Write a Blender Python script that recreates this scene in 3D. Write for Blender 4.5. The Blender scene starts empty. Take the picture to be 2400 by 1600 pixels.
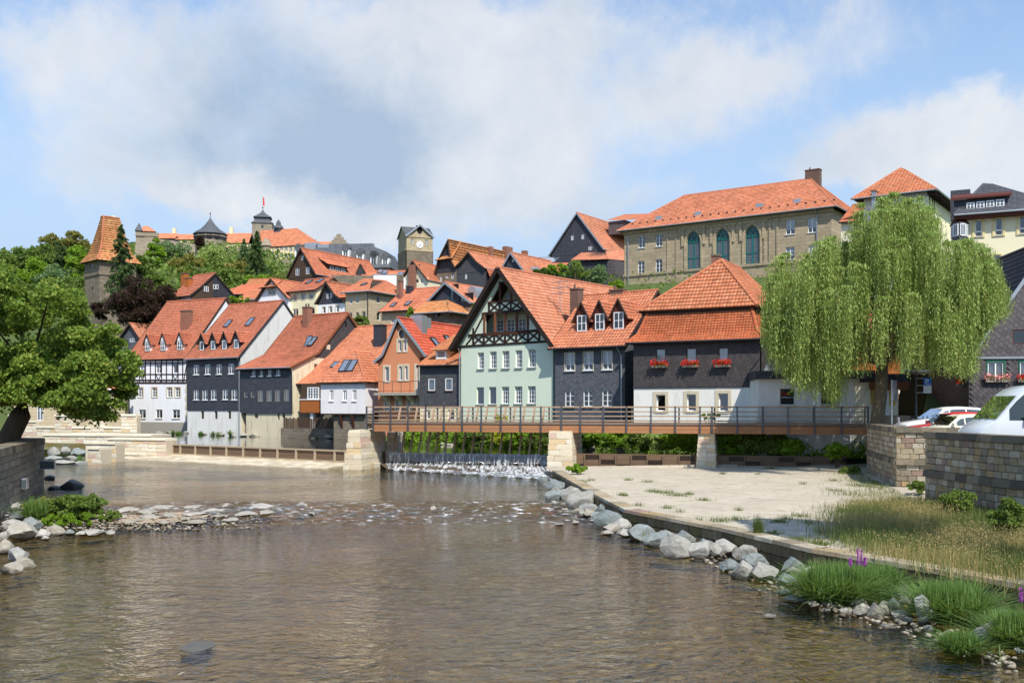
import bpy, bmesh, math, random
import numpy as np
from mathutils import Vector, Matrix, geometry
random.seed(7)
rng = np.random.default_rng(11)
C = bpy.context.scene.collection
SC = bpy.context.scene
R = math.radians
# ------------------------------------------------------------------ camera
FPX, CX, HY, EYE = 2333.0, 1200.0, 952.0, 4.1      # focal length in photo pixels, centre column, horizon row, eye height
cam = bpy.data.cameras.new('camera')
cam.sensor_width = 36.0
cam.lens = 36.0 * FPX / 2400.0
cam.shift_y = (HY - 800.0) / 2400.0
cam.clip_start, cam.clip_end = 0.5, 12000
camo = bpy.data.objects.new('camera', cam)
C.objects.link(camo)
camo.location = (0, 0, EYE)
camo.rotation_euler = (R(90), 0, 0)
SC.camera = camo
# ------------------------------------------------------------------ sky and sun
SUN_AZ, SUN_EL = 20.0, 50.0        # degrees to the right of straight behind the viewer, and above the horizon
sdir = Vector((math.sin(R(SUN_AZ)) * math.cos(R(SUN_EL)), -math.cos(R(SUN_AZ)) * math.cos(R(SUN_EL)), math.sin(R(SUN_EL))))
W = bpy.data.worlds.new('World'); SC.world = W; W.use_nodes = True
nt = W.node_tree; nt.nodes.clear()
def wn(t, **k):
 n = nt.nodes.new(t)
 for a, b in k.items(): setattr(n, a, b)
 return n
def wl(a, b): nt.links.new(a, b)
def wmath(op, a, b=None, c=None):
 n = wn('ShaderNodeMath', operation=op)
 for i, v in enumerate((a, b, c)):
  if v is None: continue
  if isinstance(v, (int, float)): n.inputs[i].default_value = v
  else: wl(v, n.inputs[i])
 return n.outputs[0]
out = wn('ShaderNodeOutputWorld'); bg = wn('ShaderNodeBackground'); bg.inputs[1].default_value = 0.15
sky = wn('ShaderNodeTexSky', sky_type='NISHITA', sun_disc=False)
sky.sun_elevation = R(SUN_EL)
sky.sun_rotation = math.atan2(sdir.x, sdir.y)
sky.air_density, sky.dust_density, sky.ozone_density = 1.1, 0.4, 2.4
tc = wn('ShaderNodeTexCoord'); D3 = tc.outputs['Generated']
def wnoise(scale, detail, rough, warp=0.0, vec=None):
 n = wn('ShaderNodeTexNoise'); n.inputs['Scale'].default_value = scale; n.inputs['Detail'].default_value = detail
 n.inputs['Roughness'].default_value = rough; n.inputs['Distortion'].default_value = warp
 wl(vec or D3, n.inputs['Vector']); return n.outputs['Fac']
def pdir(px, py):
 v = Vector(((px - CX) / FPX, 1.0, (HY - py) / FPX)); return v.normalized()
def blob(px, py, rx, ry, inner=0.0):
 """soft elliptical cloud mass round one direction of the sky; rx, ry in radians"""
 c = pdir(px, py)
 s = wn('ShaderNodeVectorMath', operation='SUBTRACT'); wl(WD, s.inputs[0]); s.inputs[1].default_value = c
 m = wn('ShaderNodeVectorMath', operation='DIVIDE'); wl(s.outputs[0], m.inputs[0]); m.inputs[1].default_value = (rx, 1.0, ry)
 l = wn('ShaderNodeVectorMath', operation='LENGTH'); wl(m.outputs[0], l.inputs[0])
 r = wn('ShaderNodeMapRange', interpolation_type='SMOOTHSTEP'); wl(l.outputs['Value'], r.inputs[0])
 r.inputs[1].default_value = 1.0; r.inputs[2].default_value = inner; r.inputs[3].default_value = 0.0; r.inputs[4].default_value = 1.0
 return r.outputs[0]
# warped direction, so that the masses get ragged edges
nz = wn('ShaderNodeTexNoise'); nz.inputs['Scale'].default_value = 6.0; nz.inputs['Detail'].default_value = 6.0; nz.inputs['Roughness'].default_value = 0.62
wl(D3, nz.inputs['Vector'])
sb = wn('ShaderNodeVectorMath', operation='SUBTRACT'); wl(nz.outputs['Color'], sb.inputs[0]); sb.inputs[1].default_value = (.5, .5, .5)
scl = wn('ShaderNodeVectorMath', operation='SCALE'); wl(sb.outputs[0], scl.inputs[0]); scl.inputs['Scale'].default_value = 0.17
ad = wn('ShaderNodeVectorMath', operation='ADD'); wl(D3, ad.inputs[0]); wl(scl.outputs[0], ad.inputs[1])
WD = ad.outputs[0]
def total(lst):
 o = lst[0]
 for v in lst[1:]: o = wmath('ADD', o, v)
 return o
cover = total([wmath('MULTIPLY', blob(700, 215, .28, .16, .2), .85), wmath('MULTIPLY', blob(1020, 330, .2, .13), .85),
               wmath('MULTIPLY', blob(1370, 270, .25, .13), .8), wmath('MULTIPLY', blob(760, 470, .17, .055, .2), .95), wmath('MULTIPLY', blob(560, 470, .08, .03, .2), .5),
               wmath('MULTIPLY', blob(2330, 370, .22, .07, .3), 1.0), wmath('MULTIPLY', blob(2020, 430, .10, .03), .6),
               wmath('MULTIPLY', blob(1900, 115, .22, .09), .6), wmath('MULTIPLY', blob(1700, 190, .12, .09), .28),
               wmath('MULTIPLY', blob(150, 60, .17, .06), .45), wmath('MULTIPLY', blob(60, 190, .14, .12), .38), wmath('MULTIPLY', blob(1330, 100, .06, .05), .35),
               wmath('MULTIPLY', blob(1500, 500, .16, .03), .35), wmath('MULTIPLY', blob(150, 430, .28, .12), .45), wmath('MULTIPLY', blob(1000, 40, .25, .06), .5)])
fb = wnoise(5.0, 9.0, 0.58, 0.35)
fb2 = wnoise(15.0, 9.0, 0.68, 0.3)
dens = wmath('ADD', cover, wmath('MULTIPLY', wmath('SUBTRACT', fb, 0.5), 1.6))
dens = wmath('ADD', dens, wmath('MULTIPLY', wmath('SUBTRACT', fb2, 0.5), 1.1))
cm = wn('ShaderNodeMapRange', interpolation_type='SMOOTHSTEP'); wl(dens, cm.inputs[0]); cm.inputs[1].default_value = 0.10; cm.inputs[2].default_value = 1.0
thin = cm.outputs[0]
# thick parts of the clouds are grey underneath
dark = total([wmath('MULTIPLY', blob(610, 215, .19, .11, .0), .72), wmath('MULTIPLY', blob(830, 265, .19, .11, .0), .7), wmath('MULTIPLY', blob(700, 375, .20, .045, .0), .55)])
fb3 = wnoise(9.0, 9.0, 0.6, 0.5)
dark = wmath('ADD', dark, total([wmath('MULTIPLY', wmath('SUBTRACT', fb, 0.5), 1.2), wmath('MULTIPLY', wmath('SUBTRACT', fb3, 0.5), 1.6), wmath('MULTIPLY', wmath('SUBTRACT', fb2, 0.5), 0.5)]))
dm = wn('ShaderNodeMapRange', interpolation_type='LINEAR'); wl(dark, dm.inputs[0]); dm.inputs[1].default_value = -0.25; dm.inputs[2].default_value = 1.05
ccol = wn('ShaderNodeMix', data_type='RGBA'); wl(dm.outputs[0], ccol.inputs[0])
ccol.inputs[6].default_value = (4.35, 4.4, 4.5, 1); ccol.inputs[7].default_value = (2.1, 2.65, 3.4, 1)
# pale haze low over the horizon, all round
sz = wn('ShaderNodeSeparateXYZ'); wl(D3, sz.inputs[0]); hz = wn('ShaderNodeMapRange', interpolation_type='SMOOTHSTEP'); wl(sz.outputs[2], hz.inputs[0]); hz.inputs[1].default_value = .46; hz.inputs[2].default_value = .06; hz.inputs[4].default_value = .9
hm = wn('ShaderNodeMix', data_type='RGBA'); wl(hz.outputs[0], hm.inputs[0]); wl(sky.outputs[0], hm.inputs[6]); hm.inputs[7].default_value = (2.35, 3.05, 4.15, 1)
mx = wn('ShaderNodeMix', data_type='RGBA'); wl(wmath('MULTIPLY', thin, .87), mx.inputs[0]); wl(hm.outputs[2], mx.inputs[6]); wl(ccol.outputs[2], mx.inputs[7])
wl(mx.outputs[2], bg.inputs[0]); wl(bg.outputs[0], out.inputs[0])
sun = bpy.data.lights.new('sun', 'SUN'); sun.energy = 4.2; sun.angle = R(0.53); sun.color = (1.0, 0.945, 0.84)
suno = bpy.data.objects.new('sun', sun); C.objects.link(suno)
suno.rotation_euler = sdir.to_track_quat('Z', 'Y').to_euler()
SC.view_settings.view_transform = 'Standard'; SC.view_settings.look = 'None'
SC.view_settings.exposure = 0.42; SC.view_settings.gamma = 1.0; SC.view_settings.use_curve_mapping = False
SC.cycles.max_bounces = 6; SC.cycles.transparent_max_bounces = 12; SC.cycles.diffuse_bounces = 3
SC.cycles.use_denoising = True
SC.cycles.caustics_reflective = False; SC.cycles.caustics_refractive = False
# ------------------------------------------------------------------ pixels of the photograph -> places
def P(px, py, D): return Vector(((px - CX) * D / FPX, D, EYE + (HY - py) * D / FPX))
def PG(px, py, z):
 D = (EYE - z) * FPX / (py - HY); return P(px, py, D)
ZR = dict(A=(0, 480, 4.612), B=(400, 460, 4.612), C=(850, 500, 4.612), D=(1250, 400, 3.92), E=(1850, 380, 4.1255), F=(280, 680, 4.355),
          G=(560, 700, 4.355), H=(850, 680, 4.6125), I=(1060, 610, 3.921), J=(1450, 590, 3.734), K=(1750, 440, 2.8), L=(1980, 820, 3.733),
          M=(800, 920, 3.92), N=(1280, 980, 3.015), O=(0, 880, 3.136), Q=(1700, 1150, 3.36), R=(180, 1140, 3.92), S=(760, 1140, 3.36), U=(190, 960, 3.51), X=(0, 0, 1))
def zp(k, x, y):
 ox, oy, s = ZR[k]; return (ox + x / s, oy + y / s)
def zr(k, x0, y0, x1, y1):
 a = zp(k, x0, y0); b = zp(k, x1, y1); return (a[0], a[1], b[0], b[1])
# ------------------------------------------------------------------ materials
MATS = {}
class NB:
 def __init__(s, name):
  m = bpy.data.materials.new(name); m.use_nodes = True
  s.m = m; s.t = m.node_tree; s.t.nodes.clear()
  s.o = s.t.nodes.new('ShaderNodeOutputMaterial'); s.b = s.t.nodes.new('ShaderNodeBsdfPrincipled')
  s.t.links.new(s.b.outputs[0], s.o.inputs[0]); MATS[name] = m
  s.tc = s.t.nodes.new('ShaderNodeTexCoord')
 def n(s, t, **k):
  x = s.t.nodes.new(t)
  for a, b in k.items(): setattr(x, a, b)
  return x
 def l(s, a, b): s.t.links.new(a, b)
 def put(s, inp, v):
  if isinstance(v, (int, float)): inp.default_value = v
  elif isinstance(v, tuple): inp.default_value = (*v, 1) if len(v) == 3 and inp.type == 'RGBA' else v
  else: s.l(v, inp)
 def math(s, op, a, b=None, c=None):
  x = s.n('ShaderNodeMath', operation=op)
  for i, v in enumerate((a, b, c)):
   if v is not None: s.put(x.inputs[i], v)
  return x.outputs[0]
 def noise(s, scale, detail=4, rough=.55, vec=None, dist=0.0, col=False):
  x = s.n('ShaderNodeTexNoise'); x.inputs['Scale'].default_value = scale; x.inputs['Detail'].default_value = detail
  x.inputs['Roughness'].default_value = rough; x.inputs['Distortion'].default_value = dist
  s.l(vec or s.tc.outputs['Object'], x.inputs['Vector']); return x.outputs['Color' if col else 'Fac']
 def mapr(s, v, a, b, c=0.0, d=1.0, smooth=True):
  x = s.n('ShaderNodeMapRange', interpolation_type='SMOOTHSTEP' if smooth else 'LINEAR'); s.l(v, x.inputs[0])
  for i, q in enumerate((a, b, c, d)): x.inputs[i + 1].default_value = q
  return x.outputs[0]
 def mix(s, f, a, b, blend='MIX'):
  x = s.n('ShaderNodeMix', data_type='RGBA', blend_type=blend)
  s.put(x.inputs[0], f); s.put(x.inputs[6], a); s.put(x.inputs[7], b); return x.outputs[2]
 def scalec(s, col, f):
  x = s.n('ShaderNodeVectorMath', operation='SCALE'); s.put(x.inputs[0], col); s.put(x.inputs['Scale'], f); return x.outputs[0]
 def mapping(s, scale=(1, 1, 1), rot=(0, 0, 0), src='Object'):
  x = s.n('ShaderNodeMapping'); s.l(s.tc.outputs[src], x.inputs[0]); x.inputs['Scale'].default_value = scale; x.inputs['Rotation'].default_value = rot
  return x.outputs[0]
 def wallvec(s, rot=0.0):
  """(x+y, z): runs along any upright wall of a thing"""
  sp = s.n('ShaderNodeSeparateXYZ'); s.l(s.tc.outputs['Object'], sp.inputs[0])
  cb = s.n('ShaderNodeCombineXYZ'); s.l(s.math('ADD', sp.outputs[0], sp.outputs[1]), cb.inputs[0]); s.l(sp.outputs[2], cb.inputs[1])
  if not rot: return cb.outputs[0]
  m = s.n('ShaderNodeMapping'); s.l(cb.outputs[0], m.inputs[0]); m.inputs['Rotation'].default_value = (0, 0, rot); return m.outputs[0]
 def bump(s, h, strength=.3, dist=.05):
  x = s.n('ShaderNodeBump'); x.inputs['Strength'].default_value = strength; x.inputs['Distance'].default_value = dist
  s.l(h, x.inputs['Height']); s.l(x.outputs[0], s.b.inputs['Normal'])
 def fin(s, col, rough=.8, spec=.3, metal=0.0):
  s.put(s.b.inputs['Base Color'], col); s.put(s.b.inputs['Roughness'], rough)
  s.b.inputs['Specular IOR Level'].default_value = spec; s.b.inputs['Metallic'].default_value = metal
  return s.m
def plain(name, col, rough=.7, var=.12, scale=4.0, bump=.0, spec=.3, metal=0.0, stain=0.0, stcol=(.12, .1, .08), stscale=.7):
 """one colour with soft unevenness, and if asked stains with a shape of their own"""
 b = NB(name)
 f = b.math('MULTIPLY_ADD', b.noise(scale, 5), var * 2, 1 - var)
 c = b.scalec(col, f)
 if stain:
  st = b.math('MULTIPLY', b.mapr(b.noise(stscale, 6, .65), .48, .75), stain); c = b.mix(st, c, stcol)
 if bump: b.bump(b.noise(scale * 8, 4), bump, .02)
 return b.fin(c, rough, spec, metal)
def plaster(name, col, stain=.12, stcol=(.25, .22, .18)):
 b = NB(name)
 f = b.math('MULTIPLY_ADD', b.noise(.8, 6, .6), .16, .92)
 c = b.scalec(col, f)
 v = b.mapping((2.2, 2.2, .35)); st = b.math('MULTIPLY', b.mapr(b.noise(1.0, 7, .7, v), .48, .74), min(1, stain * 1.7))
 c = b.mix(st, c, stcol)
 b.bump(b.noise(40, 3), .12, .01)
 return b.fin(c, .9, .15)
def tiles(name, col, dark=.45, moss=.0, hue=.12, wear=.35):
 """clay roof tiles; UV counts tiles along the course and courses up the slope"""
 b = NB(name); uv = b.tc.outputs['UV']
 sp = b.n('ShaderNodeSeparateXYZ'); b.l(uv, sp.inputs[0])
 fu = b.math('FLOOR', sp.outputs[0]); fv = b.math('FLOOR', sp.outputs[1])
 cb = b.n('ShaderNodeCombineXYZ'); b.l(fu, cb.inputs[0]); b.l(fv, cb.inputs[1])
 wnz = b.n('ShaderNodeTexWhiteNoise', noise_dimensions='2D'); b.l(cb.outputs[0], wnz.inputs['Vector'])
 f = b.math('MULTIPLY_ADD', wnz.outputs['Value'], .36, .82)
 big = b.math('MULTIPLY_ADD', b.noise(.45, 6, .65), .9, .55)
 c = b.scalec(col, b.math('MULTIPLY', f, big))
 c2 = (col[0] * dark, col[1] * dark * .95, col[2] * dark)
 c = b.mix(b.math('MULTIPLY', b.mapr(b.noise(.9, 9, .75), .47, .7), min(1, wear * 1.5)), c, c2)
 pale = (min(col[0] * 1.15, .85), col[1] * 1.7, col[2] * 2.0)
 sepw = b.n('ShaderNodeSeparateColor'); b.l(wnz.outputs['Color'], sepw.inputs[0])
 c = b.mix(b.math('MULTIPLY', b.mapr(sepw.outputs[1], .55, 1.0), hue * 2), c, pale)
 if moss:
  c = b.mix(b.math('MULTIPLY', b.mapr(b.noise(.9, 7, .7), .5, .72), moss), c, (.14, .10, .055))
 # joints between courses are darker and read as lines
 fr = b.math('FRACT', sp.outputs[1]); c = b.mix(b.math('MULTIPLY', b.mapr(fr, .16, .0), .4), c, c2)
 fx = b.math('FRACT', sp.outputs[0])
 b.bump(b.math('SINE', b.math('MULTIPLY', fx, math.pi)), .5, .03)
 return b.fin(c, .85, .2)
def slate(name, col, rot=0.0, w=.22, h=.16, gloss=.55, light=(.24, .25, .28)):
 b = NB(name); v = b.wallvec(rot)
 br = b.n('ShaderNodeTexBrick'); b.l(v, br.inputs['Vector']); br.inputs['Scale'].default_value = 1.0
 br.inputs['Brick Width'].default_value = w; br.inputs['Row Height'].default_value = h; br.inputs['Mortar Size'].default_value = .012
 br.inputs['Mortar Smooth'].default_value = .3; br.inputs['Bias'].default_value = -.2
 br.inputs['Color1'].default_value = (*[x * 1.25 for x in col], 1); br.inputs['Color2'].default_value = (*[x * .75 for x in col], 1); br.inputs['Mortar'].default_value = (*[x * .3 for x in col], 1)
 c = b.mix(b.math('MULTIPLY', b.mapr(b.noise(2.5, 6, .7), .55, .8), .28), br.outputs['Color'], light)
 sp = b.n('ShaderNodeSeparateXYZ'); b.l(v, sp.inputs[0])
 tilt = b.math('FRACT', b.math('DIVIDE', sp.outputs[1], h))
 b.bump(b.math('SUBTRACT', b.math('SUBTRACT', b.noise(3, 3), b.math('MULTIPLY', tilt, 1.2)), br.outputs['Fac']), .55, .03)
 return b.fin(c, b.math('MULTIPLY_ADD', b.noise(6, 3), .3, gloss - .1), .4)
def ashlar(name, col, col2, w=.9, h=.36, mort=(.12, .10, .08), stain=.35, bumpy=.4, mo=.014):
 b = NB(name); v = b.wallvec()
 br = b.n('ShaderNodeTexBrick'); b.l(v, br.inputs['Vector']); br.inputs['Scale'].default_value = 1.0
 br.inputs['Brick Width'].default_value = w; br.inputs['Row Height'].default_value = h; br.inputs['Mortar Size'].default_value = mo; br.inputs['Mortar Smooth'].default_value = .4
 br.inputs['Color1'].default_value = (*col, 1); br.inputs['Color2'].default_value = (*col2, 1); br.inputs['Mortar'].default_value = (*mort, 1)
 c = b.mix(b.math('MULTIPLY', b.mapr(b.noise(.5, 8, .7), .45, .75), stain), br.outputs['Color'], (.07, .06, .05))
 c = b.scalec(c, b.math('MULTIPLY_ADD', b.noise(5, 5), .4, .8))
 b.bump(b.math('SUBTRACT', b.noise(9, 6), br.outputs['Fac']), bumpy, .04)
 return b.fin(c, .92, .15)
def timber(name, col, var=.25, rough=.75):
 b = NB(name); v = b.mapping((3, 3, .6)); c = b.scalec(col, b.math('MULTIPLY_ADD', b.noise(6, 6, .65, v), var * 2, 1 - var))
 b.bump(b.noise(14, 5, .6, v), .25, .01); return b.fin(c, rough, .25)
def each(name, cols, rough=.85, var=.3, bump=.4, nscale=6.0, dirt=.3, dcol=(.06, .055, .045), wet=False):
 """every object takes its own tone from a ramp (stones, planks)"""
 b = NB(name); oi = b.n('ShaderNodeObjectInfo'); rp = b.n('ShaderNodeValToRGB'); rp.color_ramp.interpolation = 'CONSTANT'
 e = rp.color_ramp.elements
 while len(e) < len(cols): e.new(.5)
 for i, c in enumerate(cols): e[i].position = i / len(cols); e[i].color = (*c, 1)
 b.l(oi.outputs['Random'], rp.inputs[0])
 v = b.tc.outputs['Object']
 ofs = b.n('ShaderNodeVectorMath', operation='ADD'); b.l(v, ofs.inputs[0])
 cbo = b.n('ShaderNodeVectorMath', operation='SCALE'); cbo.inputs[0].default_value = (37., 91., 53.); b.l(oi.outputs['Random'], cbo.inputs['Scale']); b.l(cbo.outputs[0], ofs.inputs[1])
 nz = b.noise(nscale, 7, .62, ofs.outputs[0])
 c = b.scalec(rp.outputs[0], b.math('MULTIPLY_ADD', nz, var * 2, 1 - var))
 c = b.mix(b.math('MULTIPLY', b.mapr(b.noise(nscale * .4, 7, .7, ofs.outputs[0]), .48, .72), dirt), c, dcol)
 if wet:
  g = b.n('ShaderNodeNewGeometry'); sp = b.n('ShaderNodeSeparateXYZ'); b.l(g.outputs['Position'], sp.inputs[0])
  c = b.mix(b.math('MULTIPLY', b.mapr(b.math('ADD', sp.outputs[2], b.math('MULTIPLY', nz, .12)), .17, .07), .8), c, (.07, .06, .045))
 b.bump(nz, bump, .05); return b.fin(c, rough, .2)
def leafmat(name, cols, trans=.35, rough=.55):
 b = NB(name); g = b.n('ShaderNodeNewGeometry'); rp = b.n('ShaderNodeValToRGB'); e = rp.color_ramp.elements
 while len(e) < len(cols): e.new(.5)
 for i, c in enumerate(cols): e[i].position = i / max(1, len(cols) - 1); e[i].color = (*c, 1)
 mixv = b.math('ADD', b.math('MULTIPLY', g.outputs['Random Per Island'], .65), b.math('MULTIPLY', b.noise(.6, 3), .35))
 b.l(mixv, rp.inputs[0]); col = rp.outputs[0]
 b.fin(col, rough, .25)
 tr = b.n('ShaderNodeBsdfTranslucent'); b.l(b.mix(.5, col, (.32, .42, .05), 'MIX'), tr.inputs[0])
 ms = b.n('ShaderNodeMixShader'); ms.inputs[0].default_value = trans; b.l(b.b.outputs[0], ms.inputs[1]); b.l(tr.outputs[0], ms.inputs[2]); b.l(ms.outputs[0], b.o.inputs[0])
 return b.m
def glassmat(name, tint=(.82, .85, .86), refl=.09):
 b = NB(name); gl = b.n('ShaderNodeBsdfGlossy'); gl.inputs['Roughness'].default_value = .03; gl.inputs[0].default_value = (.9, .95, 1, 1)
 tr = b.n('ShaderNodeBsdfTransparent'); tr.inputs[0].default_value = (*tint, 1)
 fr = b.n('ShaderNodeFresnel'); fr.inputs[0].default_value = 1.5
 f = b.math('MULTIPLY_ADD', fr.outputs[0], .8, refl)
 ms = b.n('ShaderNodeMixShader'); b.l(f, ms.inputs[0]); b.l(tr.outputs[0], ms.inputs[1]); b.l(gl.outputs[0], ms.inputs[2]); b.l(ms.outputs[0], b.o.inputs[0])
 return b.m
plaster('white_plaster', (.80, .81, .84), .10); plaster('white_rough', (.78, .77, .73), .22); plaster('grey_plaster', (.62, .62, .60), .35, (.33, .31, .28))
plaster('cream_plaster', (.70, .62, .44), .45, (.36, .30, .22)); plaster('cream_light', (.74, .69, .54), .10); plaster('pale_yellow', (.78, .74, .50), .1)
plaster('orange_plaster', (.60, .24, .125), .08, (.4, .15, .08)); plaster('green_plaster', (.67, .745, .61), .12, (.45, .58, .42)); plaster('stone_surround', (.60, .53, .40), .2)
plaster('school_cream', (.80, .74, .52), .06); plaster('yellow_plaster', (.70, .52, .20), .1); plaster('plinth_grey', (.34, .32, .28), .2); plaster('lilac_white', (.72, .70, .71), .18, (.42, .38, .33))
tiles('tile_red', (.49, .165, .095), hue=.10, wear=.35); tiles('tile_orange', (.57, .205, .11), hue=.16, wear=.4); tiles('tile_bright', (.59, .20, .11), hue=.1, wear=.25)
tiles('tile_scarlet', (.60, .125, .07), hue=.03, wear=.12); tiles('tile_pink', (.60, .235, .135), hue=.16, wear=.35); tiles('tile_brown', (.46, .15, .085), moss=.4, hue=.08, wear=.4)
tiles('slate_tiles', (.095, .10, .115), hue=.05, wear=.3, dark=.6); plaster('yellow_plaster2', (.74, .62, .32), .1)
tiles('tile_brown2', (.50, .14, .06), moss=.3, hue=.16, wear=.55); tiles('tile_pale', (.56, .20, .10), moss=.22, hue=.2, wear=.4)
tiles('tile_old', (.60, .25, .10), moss=.3, hue=.35, wear=.55, dark=.35); tiles('tile_mossy', (.50, .19, .09), moss=.75, hue=.2, wear=.5); tiles('tile_far', (.60, .22, .12), hue=.04, wear=.1)
slate('slate_blue', (.038, .041, .054)); slate('slate_dark', (.032, .033, .043), w=.2, h=.15); slate('slate_brown', (.05, .042, .044), rot=.72, w=.24, h=.2); slate('slate_violet', (.085, .07, .072), w=.3, h=.22)
slate('slate_grey', (.085, .09, .105), w=.26, h=.15, light=(.4, .41, .44)); slate('slate_scale', (.05, .052, .058), rot=.6, w=.2, h=.17, light=(.4, .4, .42))
slate('slate_roof', (.085, .09, .10), w=.5, h=.35, gloss=.6, light=(.2, .2, .2)); slate('slate_right', (.075, .066, .072), rot=.75, w=.3, h=.28)
ashlar('sandstone', (.44, .36, .25), (.35, .285, .19), 1.1, .42, stain=.22); ashlar('sandstone_dark', (.24, .195, .145), (.17, .14, .105), .8, .4, stain=.45); ashlar('castle_stone', (.33, .28, .21), (.25, .21, .16), 1.6, .6, stain=.3)
ashlar('sand_light', (.52, .44, .29), (.45, .37, .25), 1.0, .4, (.38, .31, .2), stain=.1); ashlar('clock_stone', (.48, .40, .27), (.38, .31, .2), .8, .35, stain=.25)
ashlar('rubble', (.24, .20, .15), (.16, .14, .11), .5, .28, stain=.45, bumpy=.7); ashlar('brick_red', (.34, .13, .075), (.24, .10, .07), .26, .085, (.25, .2, .17), stain=.25, mo=.01); ashlar('brick_brown', (.17, .10, .075), (.12, .075, .06), .26, .085, (.2, .17, .15), stain=.3, mo=.01)
ashlar('lime_block', (.68, .60, .45), (.60, .52, .38), .8, .3, (.45, .38, .27), stain=.12, mo=.01)
plain('castle_cream', (.80, .66, .40), .9, .06)
timber('beam_dark', (.028, .018, .014)); timber('beam_brown', (.085, .03, .018)); timber('board_brown', (.07, .045, .03)); timber('board_orange', (.36, .115, .03)); timber('board_red', (.10, .028, .018)); timber('beam_warm', (.2, .075, .035))
timber('deck_wood', (.35, .165, .08), .4); timber('deck_grey', (.21, .15, .11)); timber('rail_wood', (.36, .25, .17)); timber('weir_wood', (.17, .11, .07), .4); timber('weir_pale', (.42, .33, .23)); timber('weir_black', (.035, .022, .016), .4, .35); timber('bark', (.085, .065, .045), .4); timber('bark_grey', (.13, .105, .07), .4)
plain('post_metal', (.075, .08, .095), .45, .1, metal=.3, spec=.5); plain('zinc', (.35, .38, .41), .4, .15, 2, metal=.55); plain('dark_metal', (.03, .03, .033), .5, .1); plain('white_paint', (.84, .85, .86), .45, .04); plain('frame_grey', (.32, .29, .24), .6, .15)
plain('curtain', (.72, .73, .75), .9, .12, 9); plain('curtain_grey', (.3, .3, .29), .9, .15, 9); plain('blind_or_reflection', (.22, .235, .29), .7, .1, 20); plain('room_dark', (.012, .012, .014), .9, .2); plain('green_frame', (.012, .12, .075), .5, .08); plain('teal_frame', (.01, .16, .15), .5, .08); plain('soffit', (.05, .033, .025), .8, .2)
plain('red_flower', (.65, .015, .02), .6, .3, 30); plain('pink_flower', (.80, .32, .33), .6, .3, 30); plain('violet_flower', (.38, .05, .42), .6, .3, 30)
plain('lead_glass', (.07, .09, .10), .25, .25, 6, spec=.6); plain('clock_white', (.82, .82, .80), .6, .04); plain('black_paint', (.012, .012, .013), .5, .05)
glassmat('glass'); glassmat('car_glass', (.22, .27, .26), .1)
# ------------------------------------------------------------------ mesh helpers
def link(o, parent=None):
 C.objects.link(o)
 if parent is not None: o.parent = parent
 return o
def thing(name, label, cat, loc=(0, 0, 0), rz=0.0, group=None, kind=None):
 o = bpy.data.objects.new(name, None); o.empty_display_size = .3
 o.location = loc; o.rotation_euler = (0, 0, rz); C.objects.link(o); return tag(o, label, cat, group, kind)
def tag(o, label=None, cat=None, group=None, kind=None):
 if label: o['label'] = label
 if cat: o['category'] = cat
 if group: o['group'] = group
 if kind: o['kind'] = kind
 return o
def npmesh(name, V, F, uv=None, smooth=False):
 """V (n,3), F (m,k) arrays -> mesh datablock, fast"""
 V = np.asarray(V, dtype=np.float32); F = np.asarray(F, dtype=np.int32); k = F.shape[1]
 me = bpy.data.meshes.new(name); me.vertices.add(len(V)); me.vertices.foreach_set('co', V.ravel())
 me.loops.add(F.size); me.loops.foreach_set('vertex_index', F.ravel())
 me.polygons.add(len(F)); me.polygons.foreach_set('loop_start', np.arange(0, F.size, k, dtype=np.int32))
 me.polygons.foreach_set('loop_total', np.full(len(F), k, dtype=np.int32))
 if smooth: me.polygons.foreach_set('use_smooth', np.ones(len(F), dtype=bool))
 if uv is not None:
  ul = me.uv_layers.new(name='UVMap'); ul.data.foreach_set('uv', np.asarray(uv, dtype=np.float32)[F.ravel()].ravel())
 me.update(calc_edges=True); me.validate(); return me
def obj(name, me, mat, parent=None):
 o = bpy.data.objects.new(name, me)
 if mat is not None and len(me.materials) == 0: me.materials.append(MATS[mat] if isinstance(mat, str) else mat)
 return link(o, parent)
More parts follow.
